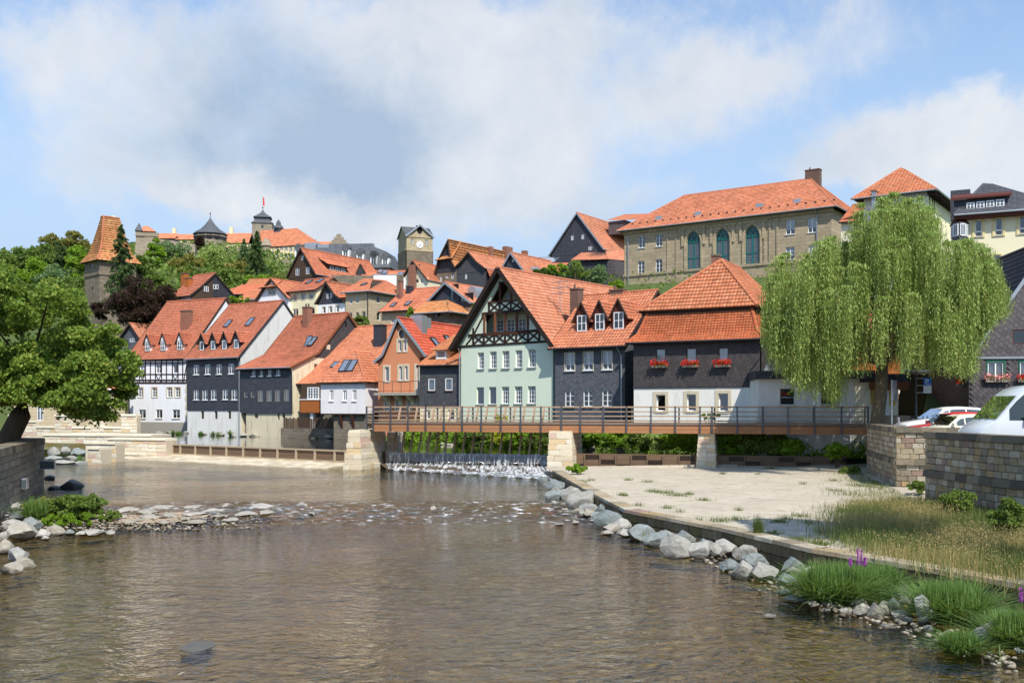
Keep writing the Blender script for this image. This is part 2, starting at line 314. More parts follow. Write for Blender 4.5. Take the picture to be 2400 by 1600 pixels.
class MB:
 """collects faces; build() links them as ONE mesh object"""
 def __init__(s): s.v = []; s.f = []
 def face(s, pts):
  n = len(s.v); s.v += [tuple(p) for p in pts]; s.f.append(tuple(range(n, n + len(pts)))); return s
 def hull8(s, p):
  """eight corners: bottom four then top four"""
  n = len(s.v); s.v += [tuple(q) for q in p]
  for f in ((0, 3, 2, 1), (4, 5, 6, 7), (0, 1, 5, 4), (1, 2, 6, 5), (2, 3, 7, 6), (3, 0, 4, 7)): s.f.append(tuple(n + i for i in f))
  return s
 def box(s, x0, y0, z0, x1, y1, z1, t=0.0):
  return s.hull8([(x0, y0, z0), (x1, y0, z0), (x1, y1, z0), (x0, y1, z0), (x0 + t, y0 + t, z1), (x1 - t, y0 + t, z1), (x1 - t, y1 - t, z1), (x0 + t, y1 - t, z1)])
 def bar(s, a, b, w, h=None, up=(0, 0, 1)):
  """square-section bar from a to b"""
  a = Vector(a); b = Vector(b); h = h or w; d = (b - a).normalized(); u = Vector(up)
  if abs(d.dot(u)) > .98: u = Vector((0, 1, 0))
  x = d.cross(u).normalized() * (w / 2); y = x.cross(d).normalized() * (h / 2)
  return s.hull8([a - x - y, a + x - y, a + x + y, a - x + y, b - x - y, b + x - y, b + x + y, b - x + y])
 def tube(s, pts, rad, n=8, cap=True):
  pts = [Vector(p) for p in pts]; rad = rad if isinstance(rad, (list, tuple)) else [rad] * len(pts); base = len(s.v)
  for i, p in enumerate(pts):
   d = (pts[min(i + 1, len(pts) - 1)] - pts[max(i - 1, 0)]).normalized()
   u = Vector((0, 0, 1)) if abs(d.z) < .9 else Vector((1, 0, 0))
   x = d.cross(u).normalized(); y = d.cross(x).normalized()
   for k in range(n):
    a = 2 * math.pi * k / n; s.v.append(tuple(p + (x * math.cos(a) + y * math.sin(a)) * rad[i]))
  for i in range(len(pts) - 1):
   for k in range(n):
    a = base + i * n + k; b = base + i * n + (k + 1) % n; s.f.append((a, b, b + n, a + n))
  if cap:
   s.f.append(tuple(base + k for k in range(n))[::-1]); s.f.append(tuple(base + (len(pts) - 1) * n + k for k in range(n)))
  return s
 def lathe(s, prof, n=24, c=(0, 0), a0=0.0, a1=2 * math.pi):
  base = len(s.v); full = abs(a1 - a0 - 2 * math.pi) < 1e-6; m = n if full else n + 1
  for r, z in prof:
   for k in range(m):
    a = a0 + (a1 - a0) * k / n; s.v.append((c[0] + r * math.cos(a), c[1] + r * math.sin(a), z))
  for i in range(len(prof) - 1):
   for k in range(n):
    k2 = (k + 1) % m; a = base + i * m + k; b = base + i * m + k2; s.f.append((a, b, b + m, a + m))
  return s
 def mesh(s, name='part', smooth=False):
  me = bpy.data.meshes.new(name); me.from_pydata(s.v, [], s.f)
  if smooth:
   for p in me.polygons: p.use_smooth = True
  me.update(); return me
 def build(s, name, mat, parent=None, smooth=False): return obj(name, s.mesh(name, smooth), mat, parent)
def panel(outline, holes, to3, depth=.12, thick=True):
 """a wall sheet with openings: outline and holes are 2-D polygons, to3(a, z, out) places a point"""
 pts = []; edges = []
 def loop(p):
  n = len(pts); pts.extend(Vector(q) for q in p); edges.extend((n + i, n + (i + 1) % len(p)) for i in range(len(p)))
 loop(outline)
 for h in holes: loop(h)
 vo, eo, fo, _, _, _ = geometry.delaunay_2d_cdt(pts, edges, [], 0, 1e-5)
 def inside(p, poly):
  r = False; j = len(poly) - 1
  for i in range(len(poly)):
   a = poly[i]; b = poly[j]
   if (a[1] > p[1]) != (b[1] > p[1]) and p[0] < (b[0] - a[0]) * (p[1] - a[1]) / (b[1] - a[1]) + a[0]: r = not r
   j = i
  return r
 m = MB(); m.v = [tuple(to3(p[0], p[1], 0)) for p in vo]
 for f in fo:
  c = sum((vo[i] for i in f), Vector((0, 0))) / len(f)
  if inside(c, outline) and not any(inside(c, h) for h in holes): m.f.append(tuple(f))
 for h in holes:
  for i in range(len(h)):
   a = h[i]; b = h[(i + 1) % len(h)]; m.face([to3(*a, 0), to3(*b, 0), to3(*b, -depth), to3(*a, -depth)])
 return m
def tile_courses(quads, pitch=.25, course=.34, amp=.03, step=.035, seg=4, sag=0.03):
 """clay tiles laid in courses over sloped quads A,B (lower edge), C,D (upper edge)"""
 VV = []; FF = []; UV = []; n0 = 0
 for A, B, Cc, Dd in quads:
  A, B, Cc, Dd = [np.array(q, float) for q in (A, B, Cc, Dd)]
  e = (B - A); L = np.linalg.norm(e); e = e / L
  g = (Dd - A) - e * np.dot(Dd - A, e)
  if np.linalg.norm(g) < 1e-4: g = (Cc - A) - e * np.dot(Cc - A, e)
  Hh = np.linalg.norm(g); g = g / Hh; nrm = np.cross(e, g)
  if nrm[2] < 0: nrm = -nrm
  xl1 = np.dot(Dd - A, e); xr1 = np.dot(Cc - A, e)
  nc = max(1, int(round(Hh / course))); ch = Hh / nc
  for j in range(nc):
   v0 = j * ch; v1 = min(v0 + ch * 1.06, Hh); f0 = v0 / Hh; f1 = v1 / Hh
   a0, b0 = xl1 * f0, L + (xr1 - L) * f0; a1, b1 = xl1 * f1, L + (xr1 - L) * f1
   lo, hi = min(a0, a1), max(b0, b1)
   k = np.arange(math.floor(lo / pitch * seg), math.ceil(hi / pitch * seg) + 1) * (pitch / seg)
   k = np.unique(np.clip(k, lo, hi))
   if len(k) < 2: continue
   ph = (k / pitch) % 1.0
   wv = amp * (np.sin(ph * 2 * np.pi) * .5 + .5) if seg > 1 else np.zeros_like(k)
   x0 = np.clip(k, a0, b0); x1 = np.clip(k, a1, b1)
   jit = (rng.random(len(k)) - .5) * .012 if seg > 1 else 0
   sg = -sag * np.sin(np.pi * np.clip(k / L, 0, 1)) * math.sin(math.pi * min(1, f0 * .8 + .2))
   r0 = A + np.outer(x0, e) + g * v0 + np.outer(sg * np.ones_like(k), nrm)
   r1 = A + np.outer(x0, e) + g * v0 + np.outer(step + wv + jit + sg, nrm)
   r2 = A + np.outer(x1, e) + g * v1 + np.outer(wv * .8 + .004 + sg, nrm)
   m = len(k); VV += [r0, r1, r2]
   u = k / pitch + .25
   UV += [np.c_[u, np.full(m, j + .02)], np.c_[u, np.full(m, j + .04)], np.c_[u, np.full(m, j + .98)]]
   i = np.arange(m - 1)
   FF += [np.c_[n0 + i, n0 + i + 1, n0 + m + i + 1, n0 + m + i], np.c_[n0 + m + i, n0 + m + i + 1, n0 + 2 * m + i + 1, n0 + 2 * m + i]]
   n0 += 3 * m
 return np.vstack(VV), np.vstack(FF), np.vstack(UV)
# ------------------------------------------------------------------ houses
class House:
 def __init__(s, name, label, L, Rr, D, th, z0, cat='house', depth=10.0, group=None):
  """front wall from photo column L to Rr, right corner at distance D, turned th to the left; base at height z0"""
  xr = (Rr - CX) * D / FPX; k = (L - CX) / FPX
  s.W = (xr - k * D) / (math.cos(th) + k * math.sin(th)); s.th = th; s.z0 = z0; s.dep = depth
  s.u = Vector((math.cos(th), -math.sin(th), 0)); s.v = Vector((math.sin(th), math.cos(th), 0))
  s.o = Vector((xr, D, z0)) - s.u * s.W
  s.e = thing(name, label, cat, s.o, -th, group); s.holes = {}
 def w2l(s, p): q = Vector(p) - s.o; return Vector((q.dot(s.u), q.dot(s.v), q.z))
 def fz(s, face, px, py, off=0.0):
  """photo pixel -> (along, up) on a wall plane"""
  ro = s.w2l((0, 0, EYE)); d = Vector(((px - CX) / FPX, 1, (HY - py) / FPX)); rd = Vector((d.dot(s.u), d.dot(s.v), d.z))
  if face == 'front': t = (-off - ro.y) / rd.y; q = ro + rd * t; return (q.x, q.z)
  if face == 'right': t = (s.W + off - ro.x) / rd.x; q = ro + rd * t; return (q.y, q.z)
  if face == 'left': t = (-off - ro.x) / rd.x; q = ro + rd * t; return (q.y, q.z)
 def on_roof(s, px, py, A, B):
  """where the sight line meets the front slope through eave point A and ridge point B, both (t, z)"""
  ro = s.w2l((0, 0, EYE)); d = Vector(((px - CX) / FPX, 1, (HY - py) / FPX)); rd = Vector((d.dot(s.u), d.dot(s.v), d.z))
  n = Vector((0, -(B[1] - A[1]), B[0] - A[0])); k = n.dot(Vector((0, A[0], A[1])) - ro) / n.dot(rd); return ro + rd * k
 def sky_px(s, k, x0, y0, x1, y1, A, B, open_=0.0):
  c = s.on_roof(*zp(k, (x0 + x1) / 2, (y0 + y1) / 2), A, B); b = s.on_roof(*zp(k, x0, y1), A, B); t = s.on_roof(*zp(k, x1, y0), A, B)
  f = (c.y - A[0]) / (B[0] - A[0]); h = math.hypot(t.y - b.y, t.z - b.z); return s.skylight(A, B, c.x, f, max(.45, h * .6), h, open_)
 def dormer_px(s, k, x0, x1, ysill, yeave, xp, yp, A, B, **kw):
  c = s.on_roof(*zp(k, (x0 + x1) / 2, ysill), A, B); tf = c.y - .02
  a0 = s.at(*zp(k, x0, yeave), tf).x; a1 = s.at(*zp(k, x1, yeave), tf).x; zt = s.at(*zp(k, (x0 + x1) / 2, yeave), tf).z; zpk = s.at(*zp(k, xp, yp), tf).z
  tb = A[0] + (zpk - A[1]) / (B[1] - A[1]) * (B[0] - A[0]) + .1
  return s.dormer(a0, a1, c.z - .05, zt, zpk, tf, tb, **kw)
 def chim_px(s, k, x0, x1, ytop, ybase, A, B, mat='brick_red', d=.6, **kw):
  b = s.on_roof(*zp(k, (x0 + x1) / 2, ybase), A, B); l = s.at(*zp(k, x0, ybase), b.y).x; r = s.at(*zp(k, x1, ybase), b.y).x; zt = s.at(*zp(k, (x0 + x1) / 2, ytop), b.y).z
  return s.chimney((b.x, b.y + d / 2, b.z), (r - l) * .8, d, zt - b.z, mat, **kw)
 def beam(s, k, x0, y0, x1, y1, w=.16, mat='beam_dark', off=.03, name='beam', face='front', th=.05):
  a = s.fz(face, *zp(k, x0, y0)); b = s.fz(face, *zp(k, x1, y1)); T = s.to3(face)
  d = Vector((b[0] - a[0], b[1] - a[1])); d.normalize(); n = Vector((-d.y, d.x)) * (w / 2)
  p = [(a[0] - n.x, a[1] - n.y), (b[0] - n.x, b[1] - n.y), (b[0] + n.x, b[1] + n.y), (a[0] + n.x, a[1] + n.y)]
  return MB().hull8([T(*q, -.02) for q in p] + [T(*q, off) for q in p]).build(name, mat, s.e)
 def z(s, face, k, x, y): return s.fz(face, *zp(k, x, y))[1]
 def a(s, face, k, x, y): return s.fz(face, *zp(k, x, y))[0]
 def pt(s, face, k, x, y): return s.fz(face, *zp(k, x, y))
 def at(s, px, py, t):
  """photo pixel -> local point on the upright plane t metres behind the front"""
  a, z = s.fz('front', px, py, -t); return Vector((a, t, z))
 def zat(s, py, a, t):
  p = s.o + s.u * a + s.v * t; return EYE + (HY - py) * p.y / FPX - s.z0
 def to3(s, face, base=0.0):
  if face == 'front': return lambda a, z, o: (a, -o - base, z)
  if face == 'right': return lambda a, z, o: (s.W + o + base, a, z)
  if face == 'left': return lambda a, z, o: (-o - base, a, z)
  if face == 'back': return lambda a, z, o: (a, s.dep + o + base, z)
 def rect(s, face, r, off=0.0):
  x0, y0, x1, y1 = r; ym = (y0 + y1) / 2; xm = (x0 + x1) / 2
  a0 = s.fz(face, x0, ym, off)[0]; a1 = s.fz(face, x1, ym, off)[0]; z0 = s.fz(face, xm, y1, off)[1]; z1 = s.fz(face, xm, y0, off)[1]
  return a0, z0, a1, z1
 def wall(s, face, outline, mat, off=0.0, holes=(), name='wall', depth=.14):
  return panel([tuple(p) for p in outline], [list(h) for h in holes], s.to3(face, off), depth).build(name, mat, s.e)
 def band(s, face, a0, a1, z0, z1, mat, off=0.0, wins=(), name='wall', **kw):
  """rectangular stretch of wall with windows cut into it; wins: list of (photo rect, style dict)"""
  hs = []
  for r, st in wins:
   q = s.rect(face, r, off)
   q = (max(q[0], a0 + .03), max(q[1], z0 + .03), min(q[2], a1 - .03), min(q[3], z1 - .03))
   if q[2] - q[0] < .12 or q[3] - q[1] < .12: continue
   hs.append([(q[0], q[1]), (q[2], q[1]), (q[2], q[3]), (q[0], q[3])]); s.window(face, q, off, **st)
  return s.wall(face, [(a0, z0), (a1, z0), (a1, z1), (a0, z1)], mat, off, hs, name, **kw)
 def window(s, face, q, off=0.0, cols=2, rows=2, frame='white_paint', rec=.10, cur='none', surround=None, sw=.14, sill=None, fw=.06, mw=.03, label=None, open_leaf=False, blindto=0.0):
  a0, z0, a1, z1 = q; T = s.to3(face, off); m = MB()
  def b(x0, y0, x1, y1, o0, o1, mm):
   p = [T(x0, y0, o0), T(x1, y0, o0), T(x1, y0, o1), T(x0, y0, o1), T(x0, y1, o0), T(x1, y1, o0), T(x1, y1, o1), T(x0, y1, o1)]; mm.hull8(p)
  i, o = -rec - .04, -rec + .02
  b(a0, z0, a0 + fw, z1, i, o, m); b(a1 - fw, z0, a1, z1, i, o, m); b(a0 + fw, z0, a1 - fw, z0 + fw, i, o, m); b(a0 + fw, z1 - fw, a1 - fw, z1, i, o, m)
  for c in range(1, cols):
   x = a0 + (a1 - a0) * c / cols; w_ = fw * .6 if cols == 2 else mw / 2; b(x - w_, z0 + fw, x + w_, z1 - fw, i + .005, o - .005, m)
  for r_ in range(1, rows):
   y = z0 + (z1 - z0) * r_ / rows; b(a0 + fw, y - mw / 2, a1 - fw, y + mw / 2, i + .01, o - .01, m)
  w = m.build('window', frame, s.e)
  if label: w['label'] = label
  MB().face([T(a0 + .02, z0 + .02, -rec - .015), T(a1 - .02, z0 + .02, -rec - .015), T(a1 - .02, z1 - .02, -rec - .015), T(a0 + .02, z1 - .02, -rec - .015)]).build('pane', 'glass', w)
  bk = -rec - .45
  m = MB(); b(a0 - .3, z0 - .3, a1 + .3, z1 + .3, bk - .02, bk, m); m.build('dark_room_plate', 'room_dark', w)  # near-black plate painted in for the unlit room behind the glass
  def cloth(x0, y0, x1, y1, mat_, nm='curtain', wavy=True):
   m = MB(); n = max(2, int((x1 - x0) / .07)) if wavy else 1
   for k in range(n):
    xa = x0 + (x1 - x0) * k / n; xb = x0 + (x1 - x0) * (k + 1) / n; d1 = -rec - .09 - (.04 if k % 2 else 0); d2 = -rec - .09 - (0 if k % 2 else .04)
    if not wavy: d1 = d2 = -rec - .055
    m.face([T(xa, y0, d1), T(xb, y0, d2), T(xb, y1, d2), T(xa, y1, d1)])
   m.build(nm, mat_, w)
  if cur == 'full': cloth(a0 + fw, z0 + fw, a1 - fw, z1 - fw, 'curtain')
  elif cur == 'half': cloth(a0 + fw, z0 + (z1 - z0) * .35, a1 - fw, z1 - fw, 'curtain')
  elif cur == 'sides':
   cloth(a0 + fw, z0 + fw, a0 + (a1 - a0) * .3, z1 - fw, 'curtain'); cloth(a0 + (a1 - a0) * .7, z0 + fw, a1 - fw, z1 - fw, 'curtain')
  elif cur == 'left': cloth(a0 + fw, z0 + fw, a0 + (a1 - a0) * .5, z1 - fw, 'curtain')
  elif cur == 'grey': cloth(a0 + fw, z0 + fw, a1 - fw, z1 - fw, 'curtain_grey')
  elif cur == 'blind_or_reflection': cloth(a0 + fw, z0 + fw, a1 - fw, z1 - fw, 'blind_or_reflection', 'blind_or_reflection', False)
  elif cur == 'white': cloth(a0 + fw, z0 + (z1 - z0) * .3, a1 - fw, z1 - fw, 'curtain', 'blind_or_reflection', False)  # white sheet painted in for sky reflected in the pane
  if surround:
   m = MB(); b(a0 - sw, z0 - sw * .6, a0, z1 + sw, -.02, .035, m); b(a1, z0 - sw * .6, a1 + sw, z1 + sw, -.02, .035, m); b(a0, z1, a1, z1 + sw, -.02, .035, m); b(a0, z0 - sw * .6, a1, z0, -.02, .05, m); m.build('surround', surround, w)
  if sill:
   m = MB(); b(a0 - .06, z0 - .07, a1 + .06, z0 - .004, -rec + .02, .09, m); m.build('sill', sill, w)
  return w
 def tiles(s, quads, mat, name='roof', parent=None, **kw):
  if not quads: return None
  V, F, UV = tile_courses(quads, **kw); return obj(name, npmesh(name, V, F, UV), mat, parent or s.e)
 def ridge(s, pts, mat, parent, r=.11, name='ridge_tile'):
  """separate half-round caps set end to end"""
  m = MB()
  for a, b in zip(pts[:-1], pts[1:]):
   a = Vector(a); b = Vector(b); n = max(1, int((b - a).length / .42))
   for k in range(n): m.tube([a + (b - a) * (k / n), a + (b - a) * ((k + 1.06) / n)], [r * 1.08, r * .92], 7)
  return m.build(name, mat, parent)
 def slab(s, quads, mat='soffit', t=.10, name='roof_boards', parent=None, drop=0.03):
  m = MB()
  for q in quads:
   q = [Vector(p) for p in q]; n = (q[1] - q[0]).cross(q[3] - q[0]) if (q[3] - q[0]).length > 1e-4 else (q[1] - q[0]).cross(q[2] - q[0])
   n.normalize(); n = n if n.z > 0 else -n
   m.hull8([p - n * (t + drop) for p in q] + [p - n * (.012 + drop) for p in q])
  return m.build(name, mat, parent or s.e)
 def side_roof(s, prof, mat, a0=-.15, a1=None, verge='soffit', kick=None, **kw):
  """ridge along the front; prof = [(t, z)...] from front eave over the ridge to the back eave"""
  a1 = s.W + .15 if a1 is None else a1; k = max(range(len(prof)), key=lambda i: prof[i][1])
  q = [((a0, prof[i][0], prof[i][1]), (a1, prof[i][0], prof[i][1]), (a1, prof[i + 1][0], prof[i + 1][1]), (a0, prof[i + 1][0], prof[i + 1][1])) for i in range(k)]
  qb = [((a1, prof[i + 1][0], prof[i + 1][1]), (a0, prof[i + 1][0], prof[i + 1][1]), (a0, prof[i][0], prof[i][1]), (a1, prof[i][0], prof[i][1])) for i in range(k, len(prof) - 1)]
  r = s.tiles(q, mat, **kw); s.slab(q + qb, parent=r, drop=kw.get('sag', .03))
  kb = dict(kw); kb.update(seg=1); s.tiles(qb, mat, 'back_slope', r, **kb)
  z = prof[k]; s.ridge([(a0, z[0], z[1] + .04), (a1, z[0], z[1] + .04)], mat, r)
  for a in (a0, a1):
   m = MB()
   for i in range(len(prof) - 1): m.bar((a, prof[i][0], prof[i][1] - .06), (a, prof[i + 1][0], prof[i + 1][1] - .06), .06, .2)
   m.build('verge_board', verge, r)
  p = prof[0]; MB().tube([(a0, p[0] - .05, p[1] - .05), (a1, p[0] - .05, p[1] - .05)], .065, 7).build('gutter', 'dark_metal' if verge == 'soffit' else 'zinc', r)
  return r
 def gable_roof(s, prof, t0, t1, mat, verge='soffit', vw=.2, **kw):
  """ridge runs back from the front; prof = [(a, z)...] left eave over ridge to right eave"""
  k = max(range(len(prof)), key=lambda i: prof[i][1])
  qr = [((prof[i + 1][0], t0, prof[i + 1][1]), (prof[i + 1][0], t1, prof[i + 1][1]), (prof[i][0], t1, prof[i][1]), (prof[i][0], t0, prof[i][1])) for i in range(k, len(prof) - 1)]
  ql = [((prof[i][0], t1, prof[i][1]), (prof[i][0], t0, prof[i][1]), (prof[i + 1][0], t0, prof[i + 1][1]), (prof[i + 1][0], t1, prof[i + 1][1])) for i in range(k)]
  r = s.tiles(qr, mat, **kw); s.slab(ql + qr, parent=r)
  kb = dict(kw); kb.update(seg=1); s.tiles(ql, mat, 'left_slope', r, **kb)
  z = prof[k]; s.ridge([(z[0], t0, z[1] + .04), (z[0], t1, z[1] + .04)], mat, r)
  m = MB()
  for i in range(len(prof) - 1): m.bar((prof[i][0], t0, prof[i][1] - .07), (prof[i + 1][0], t0, prof[i + 1][1] - .07), vw, .07, up=(0, 1, 0))
  m.build('verge_board', verge, r)
  p = prof[-1]; MB().tube([(p[0] + .05, t0, p[1] - .04), (p[0] + .05, t1, p[1] - .04)], .06, 7).build('gutter', 'zinc', r)
  return r
 def chimney(s, base, w, d, h, mat='brick_red', cap='brick_brown', sink=1.5, pots=0):
  x, y, z = base; c = MB().box(x - w / 2, y - d / 2, z - sink, x + w / 2, y + d / 2, z + h).build('chimney', mat, s.e)
  MB().box(x - w / 2 - .05, y - d / 2 - .05, z + h, x + w / 2 + .05, y + d / 2 + .05, z + h + .12).build('chimney_cap', cap, c)
  for k in range(pots): MB().tube([(x - w / 4 + k * w / 2, y, z + h + .1), (x - w / 4 + k * w / 2, y, z + h + .45)], .09, 8).build('chimney_pot', cap, c)
  return c
 def skylight(s, prof_a, prof_b, a, f, w, h, open_=0.0):
  """roof window on the slope between eave point prof_a and ridge point prof_b (t, z), at fraction f"""
  A = Vector((0, prof_a[0], prof_a[1])); B = Vector((0, prof_b[0], prof_b[1])); g = (B - A).normalized(); n = Vector((0, -g.z, g.y)); e = Vector((1, 0, 0))
  c = A + (B - A) * f + e * a + n * .08; g2 = g
  if open_: g2 = (g * math.cos(open_) + n * math.sin(open_)).normalized(); n2 = Vector((0, -g2.z, g2.y))
  else: n2 = n
  m = MB(); x0, x1, y0, y1 = -w / 2, w / 2, -h / 2, h / 2; t = .07
  for (p, q) in (((x0, y0), (x0, y1)), ((x1, y0), (x1, y1)), ((x0, y0), (x1, y0)), ((x0, y1), (x1, y1))):
   m.bar(c + e * p[0] + g2 * p[1] + n2 * .03, c + e * q[0] + g2 * q[1] + n2 * .03, t, t)
  k = m.build('skylight', 'dark_metal', s.e)
  MB().face([c + e * x0 + g2 * y0 + n2 * .035, c + e * x1 + g2 * y0 + n2 * .035, c + e * x1 + g2 * y1 + n2 * .035, c + e * x0 + g2 * y1 + n2 * .035]).build('pane', 'roof_glass', k)
  return k
 def dormer(s, a0, a1, zb, zt, zp, tf, tb, wall='slate_dark', roof='tile_red', frame='white_paint', win=(.15, .1, .15, .1), gable=None, cheek=None, cols=2, rows=2, cur='half', ov=.15):
  """gabled dormer: front at depth tf, running back to depth tb; zb sill, zt eave, zp peak"""
  w = a1 - a0; mid = (a0 + a1) / 2
  d = MB(); d.face([(a0, tf, zb), (a1, tf, zb), (a1, tf, zt), (a0, tf, zt)])
  d = d.build('dormer', wall, s.e)
  MB().face([(a0, tf, zb), (a0, tb, zb), (a0, tb, zt), (a0, tf, zt)]).face([(a1, tf, zb), (a1, tb, zb), (a1, tb, zt), (a1, tf, zt)]).build('cheek', cheek or wall, d)
  MB().face([(a0, tf, zt), (a1, tf, zt), (mid, tf, zp)]).build('gable', gable or wall, d)
  ex = ov * (zp - zt) / (w / 2)
  qr = [((a1 + ov, tf - .15, zt - ex), (a1 + ov, tb, zt - ex), (mid, tb, zp), (mid, tf - .15, zp))]
  ql = [((a0 - ov, tb, zt - ex), (a0 - ov, tf - .15, zt - ex), (mid, tf - .15, zp), (mid, tb, zp))]
  V, F, UV = tile_courses(qr + ql, .25, .3, .02, .03, 3); obj('dormer_roof', npmesh('dormer_roof', V, F, UV), roof, d)
  MB().bar((a0 - ov, tf - .16, zt - ex - .03), (mid, tf - .16, zp - .03), .10, .06, up=(0, 1, 0)).bar((a1 + ov, tf - .16, zt - ex - .03), (mid, tf - .16, zp - .03), .10, .06, up=(0, 1, 0)).build('verge_board', 'soffit', d)
  x0, x1, z0, z1 = a0 + win[0], a1 - win[2], zb + win[1], zt - win[3]
  f = .07; m = MB(); y0, y1 = tf - .05, tf + .03
  m.box(x0, y0, z0, x0 + f, y1, z1).box(x1 - f, y0, z0, x1, y1, z1).box(x0 + f, y0, z0, x1 - f, y1, z0 + f).box(x0 + f, y0, z1 - f, x1 - f, y1, z1)
  for c in range(1, cols): x = x0 + (x1 - x0) * c / cols; m.box(x - .03, y0 + .01, z0 + f, x + .03, y1 - .01, z1 - f)
  for c in range(1, rows): z = z0 + (z1 - z0) * c / rows; m.box(x0 + f, y0 + .012, z - .02, x1 - f, y1 - .012, z + .02)
  m.build('window_frame', frame, d)
  MB().face([(x0, tf - .03, z0), (x1, tf - .03, z0), (x1, tf - .03, z1), (x0, tf - .03, z1)]).build('pane', 'glass', d)
  MB().face([(x0, tf - .012, z0), (x1, tf - .012, z0), (x1, tf - .012, z1), (x0, tf - .012, z1)]).build('dark_room_plate', 'room_dark', d)  # near-black sheet painted in for the dark inside of the dormer
  if cur == 'half': MB().face([(x0, tf - .016, z0 + (z1 - z0) * .4), (x1, tf - .016, z0 + (z1 - z0) * .4), (x1, tf - .016, z1), (x0, tf - .016, z1)]).build('curtain', 'curtain', d)
  elif cur == 'full': MB().face([(x0, tf - .016, z0), (x1, tf - .016, z0), (x1, tf - .016, z1), (x0, tf - .016, z1)]).build('curtain', 'curtain', d)
  return d
 def box_back(s, z1, mat, left=True, right=True):
  """plain remaining walls that close the house"""
  m = MB(); W_, d = s.W, s.dep
  m.face([(0, d, 0), (W_, d, 0), (W_, d, z1), (0, d, z1)])
  if left: m.face([(0, 0, 0), (0, d, 0), (0, d, z1), (0, 0, z1)])
  if right: m.face([(W_, 0, 0), (W_, d, 0), (W_, d, z1), (W_, 0, z1)])
  m.build('rear_wall', mat, s.e)
plain('roof_glass', (.16, .2, .26), .08, .1, spec=.9)
# ------------------------------------------------------------------ the ground and the water
POOL = 1.12          # level of the dammed water above the weir
BANKX = (-200, -60, -39, -31, -24, -17, -7.9, 4.9, 13, 20, 26, 60); BANKY = (146, 136, 124, 114, 104, 95, 79, 69.5, 60, 57.5, 54, 40)
def terrain_z(x, y):
 """river plain, then the town hill climbing to the castle"""
 b = float(np.interp(x, BANKX, BANKY)); d = y - b
 if d < -3: return -.9
 if d < 0: return -.9 + (d + 3) / 3 * 2.0
 if d < 5: return 1.1 + d * .26
 d += 1
 z = 2.4 + min(d - 6, 54) * .3 + max(0, d - 60) * .12
 c = math.exp(-((x + 150) / 120.0) ** 2)
 z = min(z, 34) + c * 46 * min(1, max(0, (y - 200) / 280)) ** 1.2
 return z if y < 620 else max(2, z - (y - 620) * .08)
b = NB('earth'); v = b.noise(.12, 8, .65); b.fin(b.mix(v, (.06, .10, .025), (.10, .12, .045)), .95, .1); b.bump(b.noise(2, 6), .5, .1)
xs = np.concatenate([np.linspace(-3000, -260, 12), np.linspace(-240, -96, 16), np.linspace(-90, 60, 110), np.linspace(68, 140, 8), np.linspace(170, 3000, 12)]); ys = np.concatenate([np.linspace(-60, 45, 6), np.linspace(50, 135, 80), np.linspace(138, 260, 36), np.linspace(275, 650, 22), np.linspace(720, 6000, 10)])
V = [(x, y, terrain_z(x, y)) for y in ys for x in xs]; nx = len(xs)
F = [(j * nx + i, j * nx + i + 1, (j + 1) * nx + i + 1, (j + 1) * nx + i) for j in range(len(ys) - 1) for i in range(nx - 1)]
tag(obj('terrain', npmesh('terrain', V, F, smooth=True), 'earth'), 'green town hill rising behind the riverside houses', None, kind='structure')
# river bed: brown gravel seen through the shallow water
b = NB('gravel_bed'); vo = b.n('ShaderNodeTexVoronoi'); vo.inputs['Scale'].default_value = 5.5; b.l(b.tc.outputs['Object'], vo.inputs['Vector'])
c = b.mix(b.noise(.5, 6, .6), (.27, .165, .06), (.15, .135, .042)); sp = b.n('ShaderNodeSeparateColor'); b.l(vo.outputs['Color'], sp.inputs[0])
c = b.mix(b.math('MULTIPLY', b.mapr(sp.outputs[0], .8, 1.0), .45), c, (.50, .42, .28)); c = b.mix(b.math('MULTIPLY', b.mapr(sp.outputs[1], .6, 1.0), .4), c, (.10, .08, .04))
b.bump(vo.outputs['Distance'], .6, .08); b.fin(c, .9, .1)
def bed_z(x, y): return -.42 + .12 * math.sin(x * .5 + y * .23) + .08 * math.sin(y * .71 - x * .3)
xs = np.linspace(-60, 34, 80); ys = np.linspace(2, 62, 60); nx = len(xs)
V = [(x, y, bed_z(x, y)) for y in ys for x in xs]; F = [(j * nx + i, j * nx + i + 1, (j + 1) * nx + i + 1, (j + 1) * nx + i) for j in range(len(ys) - 1) for i in range(nx - 1)]
tag(obj('riverbed', npmesh('riverbed', V, F, smooth=True), 'gravel_bed'), 'brown gravel bed under the shallow river', None, kind='structure')
